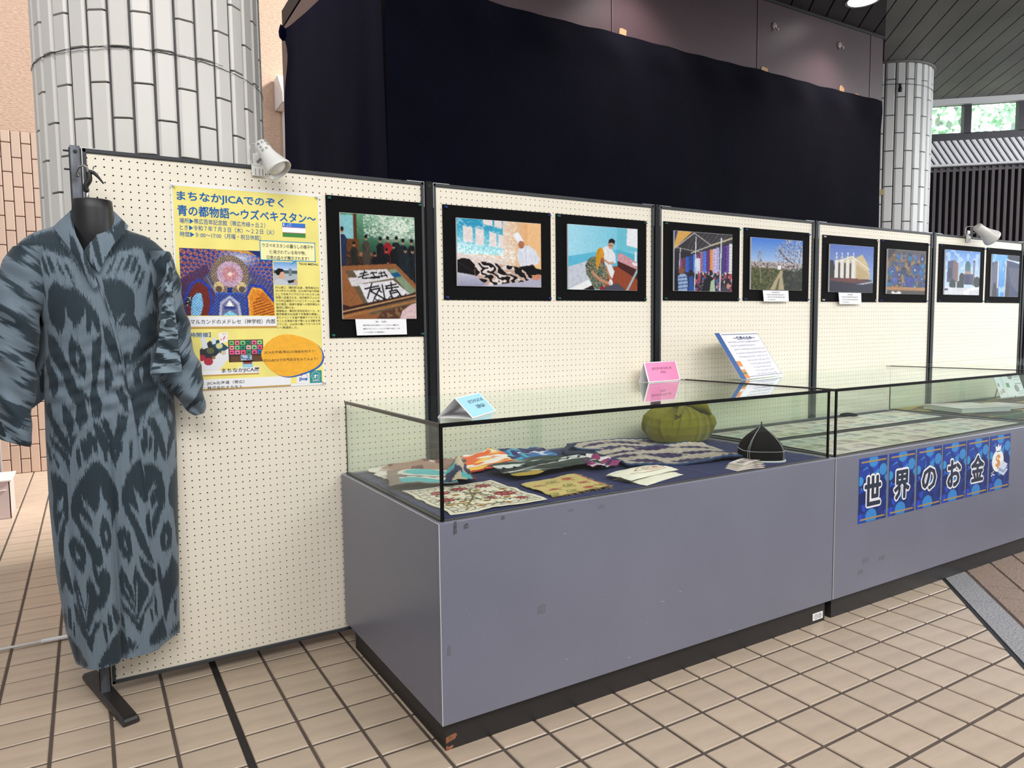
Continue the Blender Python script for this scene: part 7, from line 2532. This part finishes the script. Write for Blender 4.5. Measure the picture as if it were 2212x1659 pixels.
RX0, RX1, RZ0, RZ1 = -.26, .30, .10, 1.66
RWp, RHp = 420, 1100
_dark = np.zeros((RHp, RWp), bool)
gx = RX0 + (np.arange(RWp) + .5) / RWp * (RX1 - RX0)
gz = RZ1 - (np.arange(RHp) + .5) / RHp * (RZ1 - RZ0)
for kind, q in IKAT:
    xs, zs = np.array(q[0::2]) / 1000.0, np.array(q[1::2]) / 1000.0
    i0, i1 = np.searchsorted(gx, xs.min()), np.searchsorted(gx, xs.max())
    j0, j1 = np.searchsorted(-gz, -zs.max()), np.searchsorted(-gz, -zs.min())
    if i1 <= i0 or j1 <= j0:
        continue
    XX, ZZ = np.meshgrid(gx[i0:i1], gz[j0:j1])
    mk = np.zeros(XX.shape, bool)
    for a in range(len(xs)):
        x0, z0, x1, z1 = xs[a], zs[a], xs[(a + 1) % len(xs)], zs[(a + 1) % len(xs)]
        if z0 == z1:
            continue
        mk ^= ((z0 > ZZ) != (z1 > ZZ)) & (XX < (x1 - x0) * (ZZ - z0) / (z1 - z0) + x0)
    sub = _dark[j0:j1, i0:i1]
    sub[mk] = bool(kind)
_jr = np.random.default_rng(4)
_ja = _jr.normal(0, 1, 900)
_jb = noise2(60, 900, (1, 1), 6)
C_D, C_L = np.array([41, 54, 62]) / 255.0, np.array([107, 121, 132]) / 255.0


def robe_col(X, Z, jag=.009):
    """ikat: shapes with warp-wise feathered edges"""
    k = ((X + .3) / .0012).astype(int) % 900
    zi = ((Z) / .05).astype(int) % 60
    d = np.zeros(X.shape)
    for w_, sc in ((.4, 1.0), (.35, .55), (.25, 1.5)):
        zz = Z + sc * jag * (.55 * _ja[k] + 1.5 * (_jb[zi, k] - .5))
        i = np.clip(((X - RX0) / (RX1 - RX0) * RWp).astype(int), 0, RWp - 1)
        j = np.clip(((RZ1 - zz) / (RZ1 - RZ0) * RHp).astype(int), 0, RHp - 1)
        d += w_ * _dark[j, i]
    c = C_L + (C_D - C_L) * d[..., None]
    st = (_ja[(k * 7 + 3) % 900] * .02)[..., None]
    return np.clip(c * (1 + st), 0, 1)


ZT = [1.60, 1.585, 1.572, 1.555, 1.53, 1.50, 1.45, 1.40, 1.33, 1.28, 1.14, 1.05, .925, .707, .485, .285, .15]
TXL = [-.085, -.115, -.150, -.178, -.203, -.214, -.205, -.185, -.160, -.147, -.153, -.1576, -.161, -.1627, -.156, -.139, -.112]
TXR = [.085, .125, .165, .190, .215, .2325, .225, .208, .196, .190, .205, .224, .2275, .2228, .2166, .2085, .2065]
TD = [.035, .045, .060, .075, .095, .112, .135, .148, .158, .162, .152, .148, .140, .128, .122, .120, .118]
zi_ = lambda tab, z: np.interp(-z, [-q for q in ZT], tab)


def robe_front(X, Z):
    xl, xr, d = zi_(TXL, Z), zi_(TXR, Z), zi_(TD, Z)
    u = np.clip((X - (xl + xr) / 2) / ((xr - xl) / 2), -1, 1)
    y = -.028 - d * np.maximum(1 - u * u, 0) ** .42
    low = np.clip((1.02 - Z) / .75, 0, 1)
    # hanging pleats of the skirt
    y = y + low * (.024 * np.exp(-((X - .012 - .012 * (1 - Z)) / .009) ** 2) - .012 * np.exp(-((X + .045) / .040) ** 2) - .008 * np.exp(-((X - .06) / .03) ** 2) + .014 * np.exp(-((X + .118 - .02 * (1 - Z)) / .012) ** 2) - .006 * np.sin(X * 60 + Z * 5))
    # soft creases at the waist and pull lines from the shoulders
    wr = np.exp(-((Z - 1.10) / .12) ** 2)
    y = y + wr * (.0045 * np.sin(Z * 95 + X * 38) * np.sin(X * 23 + 1) + .003 * np.sin(Z * 140 - X * 60))
    ch = np.exp(-((Z - 1.36) / .12) ** 2)
    y = y + ch * .003 * np.sin((Z * 1.2 + np.abs(X) * 2.2) * 50) * np.clip(np.abs(u) * 1.6 - .5, 0, 1)
    # drag fold under the right breast
    dd = (Z - 1.205) - .9 * (X - .15)
    y = y + .010 * np.exp(-(dd / .010) ** 2) * np.clip((X - .085) / .04, 0, 1) * np.clip((.215 - X) / .03, 0, 1)
    return y


robe = empty('ikat_robe', (0.035, -0.1, 0.165), 'grey-blue ikat patterned cotton robe hanging on the mannequin', 'robe')
M_robe = printed('ikat_cotton', .75, .25, weave=.15, sheen=.15)
EZs = [1.66, 1.641, 1.568, 1.535, 1.501, 1.4485, 1.396, 1.342, 1.2785, 1.221, 1.1485, 1.09, 1.042, 1.03, .894, .802, .647, .4425, .225, .1]
EXs = [-.052, -.0513, -.0442, -.0357, -.0237, -.0065, .0095, .0243, .0389, .0515, .0636, .0701, .0838, .0858, .0963, .1031, .1139, .1214, .1329, .138]
REZ = [1.66, 1.6477, 1.598, 1.554, 1.502, 1.47, 1.40, 1.2, 1.0, .1]
REX = [.07, .0661, .0388, .013, -.0224, -.03, -.02, .02, .045, .07]


def hem(X):
    return .168 + .040 * np.clip((X + .11) / .31, 0, 1) + .004 * np.sin(X * 40)


def front_grid(x0f, x1f, off, rows, cols, ztop=1.60):
    t = np.linspace(0, 1, rows)[:, None]
    s = np.linspace(0, 1, cols)[None, :]
    z = ztop + (.165 - ztop) * t + 0 * s
    for _ in range(3):
        X = x0f(z) * (1 - s) + x1f(z) * s
        z = ztop + (hem(X) - ztop) * t
    Y = robe_front(X, z) + off
    return np.stack([X, Y, z], -1)


def thick(P, C, d=.0022):
    """close a sheet into a cloth with a body: the back layer sits behind"""
    Q = P[::-1].copy()
    Q[..., 1] += d
    return np.concatenate([P, Q]), np.concatenate([C, C[::-1] * .8])


fx = lambda z: np.interp(-z, [-q for q in EZs], EXs)
rx_ = lambda z: np.interp(-z, [-q for q in REZ], REX)
P = front_grid(lambda z: zi_(TXR, z) * 0 + rx_(z), lambda z: zi_(TXR, z), 0.0, 480, 200)
C = robe_col(P[..., 0], P[..., 2])
sheet('right_front', P, C, M_robe, robe)
Pl, Cl = P[::6, ::5].copy(), C[::6, ::5] * .8
Pl[..., 1] += .003
sheet('right_lining', Pl[:, ::-1], Cl[:, ::-1], M_robe, robe)
P = front_grid(lambda z: zi_(TXL, z), fx, -.007, 480, 240)
C = robe_col(P[..., 0], P[..., 2])
sheet('left_front', P, C, M_robe, robe)
Pl, Cl = P[::6, ::5].copy(), C[::6, ::5] * .8
Pl[..., 1] += .003
sheet('left_lining', Pl[:, ::-1], Cl[:, ::-1], M_robe, robe)
# turned hem and closing strip that give the overlapping edge its thickness
for nm, Q in (('front_edge', P[:, -1]), ('hem_edge', P[-1])):
    Cq = robe_col(Q[:, 0], Q[:, 2])
    sheet(nm, np.stack([Q, Q + np.array([0, .0045, 0])]), np.stack([Cq, Cq * .8]), M_robe, robe)
# back of the robe
t = np.linspace(0, 1, 90)[:, None]
s = np.linspace(0, 1, 60)[None, :]
z = 1.60 + (.19 - 1.60) * t + 0 * s
X = zi_(TXL, z) * (1 - s) + zi_(TXR, z) * s
Y = -.028 + .012 * np.sin(s * math.pi) + .003 * np.sin(X * 60)
B_ = np.stack([X, Y, z], -1)[:, ::-1]
sheet('back', B_, robe_col(B_[..., 0], B_[..., 2]), M_robe, robe)


def ribbon(name, inner, outer, nw=10, puff=.004, n=8, dx=0.0):
    a, b = np.array(curve_pts(inner, n)), np.array(curve_pts(outer, n))
    m_ = max(len(a), len(b))
    ra = lambda q: np.stack([np.interp(np.linspace(0, 1, m_), np.linspace(0, 1, len(q)), q[:, i]) for i in range(3)], 1)
    a, b = ra(a), ra(b)
    s_ = np.linspace(0, 1, nw)[None, :, None]
    Pp = a[:, None] * (1 - s_) + b[:, None] * s_
    Pp[..., 1] -= puff * np.sin(s_[..., 0] * math.pi) + .002
    Cc = robe_col(Pp[..., 0] * 1.6 + dx, Pp[..., 2] - .30, .006)
    Pn, Cn = thick(Pp, Cc, .003)
    return sheet(name, Pn, Cn, M_robe, robe)


LI = [(-.0513, -.065, 1.641), (-.0442, -.13, 1.568), (-.0357, -.155, 1.535), (-.0237, -.178, 1.501), (-.0065, -.192, 1.4485), (.0095, -.200, 1.396)]
LO = [(-.104, -.065, 1.585), (-.0814, -.128, 1.543), (-.0618, -.155, 1.509), (-.0447, -.172, 1.477), (-.026, -.190, 1.4316), (-.004, -.200, 1.382)]
RI = [(.0661, -.065, 1.6477), (.0388, -.115, 1.598), (.013, -.145, 1.554), (-.0224, -.170, 1.502), (-.006, -.178, 1.462)]
RO = [(.1095, -.065, 1.600), (.0813, -.122, 1.559), (.0592, -.148, 1.5276), (.0362, -.164, 1.486), (.0143, -.180, 1.436)]
ribbon('collar', RI, RO, 22, .005, 14, .02)
ribbon('collar', LI, LO, 22, .005, 14, -.04)
# collar behind the neck
nk = []
for k in range(15):
    g = math.pi * k / 14
    nk.append((NXC + .0595 * math.cos(math.pi - g), -.065 + .028 * math.sin(g), 1.641 + .008 * math.sin(g)))
nk2 = [(p[0] * 1.6, p[1] + .012, p[2] - .05) for p in nk]
ribbon('back_collar', nk, nk2, 6, .002, 3)
# narrow facing along the overlapping edge
ei = [(float(fx(np.array(z_))), float(robe_front(np.array(float(fx(np.array(z_)))), np.array(z_))) - .008, z_) for z_ in (1.43, 1.36, 1.28, 1.22, 1.15, 1.09, 1.045)]
eo = [(p[0] + .007, p[1] + .004, p[2] - .004) for p in ei]
ribbon('edge_facing', ei, eo, 4, .0015, 6, .01)


def sleeve(name, secs, cut, ang, seed, n=150, m=260):
    """secs: (z, xc, a, b, yc); closed tube, lower rim cut on a slant"""
    zs = [q[0] for q in secs]
    t = np.linspace(0, 1, m)[:, None]
    g = np.linspace(0, 2 * math.pi, n)[None, :]
    z = zs[0] + (zs[-1] - zs[0]) * t + 0 * g
    f = lambda i, z: np.interp(-z, [-q for q in zs], [q[i] for q in secs])
    xc, a, b, yc = (f(i, z) for i in (1, 2, 3, 4))
    fold_ = .007 * np.sin(z * 42 + np.cos(g) * 3 + seed) * np.clip((zs[0] - z) / .15, 0, 1) + .003 * np.sin(z * 90 + 2 * g)
    X = xc + (a + fold_ * .6) * np.cos(g)
    Y = yc + (b + fold_) * np.sin(g)
    Z = z + cut * (X - xc) * t ** 2
    # stripes across the arm, feathered along their own length
    arc = X - .35 * np.abs(np.sin(g)) * 0
    p_ = Z * math.cos(ang) + arc * math.sin(ang)
    q_ = -Z * math.sin(ang) + arc * math.cos(ang)
    j_ = .05 * (vn(p_ / .0022, q_ / .09, seed) - .5)
    v = vn(p_ / .021, (q_ + j_) / .055, seed + 1) * .62 + vn(p_ / .010, (q_ + j_) / .04, seed + 2) * .38
    d = np.clip((v - .45) * 14, 0, 1)
    C = C_L + (C_D - C_L) * d[..., None]
    C = C * (1 + .06 * (vn(p_ / .0015, q_ / .05, seed + 3) - .5))[..., None]
    P = np.stack([X, Y, Z], -1)
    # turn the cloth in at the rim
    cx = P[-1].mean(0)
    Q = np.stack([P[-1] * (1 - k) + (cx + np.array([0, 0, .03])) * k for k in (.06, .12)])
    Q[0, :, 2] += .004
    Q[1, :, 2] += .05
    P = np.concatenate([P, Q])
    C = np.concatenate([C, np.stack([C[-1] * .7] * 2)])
    return sheet(name, P[:, ::-1], C[:, ::-1], M_robe, robe)


sleeve('sleeve', [(1.515, -.170, .045, .060, -.085), (1.46, -.185, .062, .072, -.088), (1.38, -.200, .076, .078, -.090), (1.28, -.218, .062, .074, -.095), (1.14, -.226, .056, .066, -.10), (1.05, -.229, .047, .060, -.102), (.96, -.236, .042, .056, -.10), (.925, -.240, .038, .052, -.10)], -.45, .62, 3)
sleeve('sleeve', [(1.515, .195, .036, .060, -.085), (1.44, .215, .036, .070, -.090), (1.36, .222, .040, .074, -.095), (1.28, .228, .046, .076, -.098), (1.20, .232, .055, .076, -.10), (1.13, .238, .066, .074, -.10), (1.08, .254, .060, .068, -.10), (1.03, .272, .044, .058, -.10), (.985, .290, .024, .04, -.10), (.972, .296, .014, .03, -.10)], .25, -.95, 8)
# underarm cloth joining the left sleeve to the body, set back, its shade darkened into the colour
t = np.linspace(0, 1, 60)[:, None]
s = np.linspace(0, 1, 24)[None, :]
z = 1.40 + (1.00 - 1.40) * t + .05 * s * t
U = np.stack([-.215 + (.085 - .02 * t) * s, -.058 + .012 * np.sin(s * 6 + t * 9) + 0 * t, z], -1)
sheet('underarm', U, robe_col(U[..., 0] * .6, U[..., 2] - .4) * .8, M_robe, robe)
# folded-out cuff panel on the right sleeve, banded crosswise
fl = np.array([[(.2123, -.160, 1.4859), (.2283, -.150, 1.4885)], [(.1897, -.192, 1.3507), (.2232, -.184, 1.3519)], [(.1751, -.205, 1.2596), (.2291, -.194, 1.2591)], [(.1638, -.208, 1.1983), (.2319, -.196, 1.1961)], [(.1405, -.205, 1.1197), (.237, -.196, 1.1222)]])
a, b = np.array(curve_pts(fl[:, 0], 50)), np.array(curve_pts(fl[:, 1], 50))
s_ = np.linspace(0, 1, 44)[None, :, None]
P = a[:, None] * (1 - s_) + b[:, None] * s_
P[..., 1] -= .010 * np.sin(s_[..., 0] * math.pi) - .004 * np.sin(P[..., 2] * 120 + s_[..., 0] * 6)
h_, w_ = P.shape[:2]
v = noise2(h_, w_, (7, 26), 5) + .4 * noise2(h_, w_, (2, 9), 6)
d = np.clip((v - .66) * 8, 0, 1)
C = np.array([122, 138, 148]) / 255 + (C_D - np.array([122, 138, 148]) / 255) * d[..., None]
sheet('cuff_panel', *thick(P, C, .003), M_robe, robe)

# ================================================================== small things at the left edge
# white conduit pole lying on the floor behind the panels
pole = empty('white_pole', (-.5, .615, 0.0), 'thin white pole lying on the tiles behind the robe', 'pole')
MB().tube([(-1.2, .628, .012), (-.245, .613, .012)], .0055, 10).build('tube', M_white_paint, pole, smooth=True)
MB().tube([(-.252, .613, .013), (-.02, .606, .013)], .008, 10).build('sleeve_joint', mat('milky_plastic', (226, 226, 226), .3), pole, smooth=True)
# clear plastic bin on the floor, half out of frame
bin_ = empty('storage_bin', (-.68, 3.2, 0.0), 'translucent plastic storage bin on the floor beyond the robe', 'bin')
M_bin = mat('cloudy_plastic', (206, 186, 182), .35, spec=.5)
mb = MB()
x0, x1, y0, y1 = -.98, -.545, 3.03, 3.36
for (xa, xb, ya, yb_) in ((x0, x1, y0, y0 + .006), (x0, x1, y1 - .006, y1), (x0, x0 + .006, y0, y1), (x1 - .006, x1, y0, y1)):
    mb.box(xa, xb, ya, yb_, .004, .27)
mb.box(x0, x1, y0, y1, 0, .006)
mb.build('walls', M_bin, bin_)
MB().bbox(x0 - .012, x1 + .014, y0 - .014, y1 + .014, .262, .276, .003).box(x0 + .03, x1 - .02, y0 - .010, y0, .2, .206).build('rim', mat('cloudy_rim', (226, 214, 212), .3), bin_)
MB().box(x0 + .02, x1 - .03, y0 + .02, y1 - .02, .15, .185).build('contents', mat('grey_contents', (126, 116, 122), .6), bin_)
# metal rack leg and a blue box behind it
rk = empty('rack', (-.82, 3.55, 0.0), 'pale metal rack with a blue box at the frame edge', 'rack')
MB().bbox(-.665, -.628, 3.50, 3.54, 0, .92, .003).bbox(-1.3, -.628, 3.50, 3.54, .60, .63, .003).bbox(-1.3, -.628, 3.5, 3.8, .89, .92, .003).build('rack_frame', mat('pale_metal', (176, 172, 176), .4, metal=.3), rk)
tag(MB().bbox(-1.05, -.70, 3.56, 3.75, .63, .70, .003).build('flat_box', mat('blue_card', (52, 96, 130), .5, var=.2, vscale=30)), 'blue flat box lying on the pale metal rack', 'box')
tag(MB().bbox(-1.05, -.70, 3.55, 3.8, .92, 1.10, .01).build('wrapped_parcel', mat('clear_wrap', (206, 186, 172), .25, var=.2, vscale=20, bump=.6, bscale=20)), 'plastic wrapped pale parcel on top of the metal rack', 'parcel')
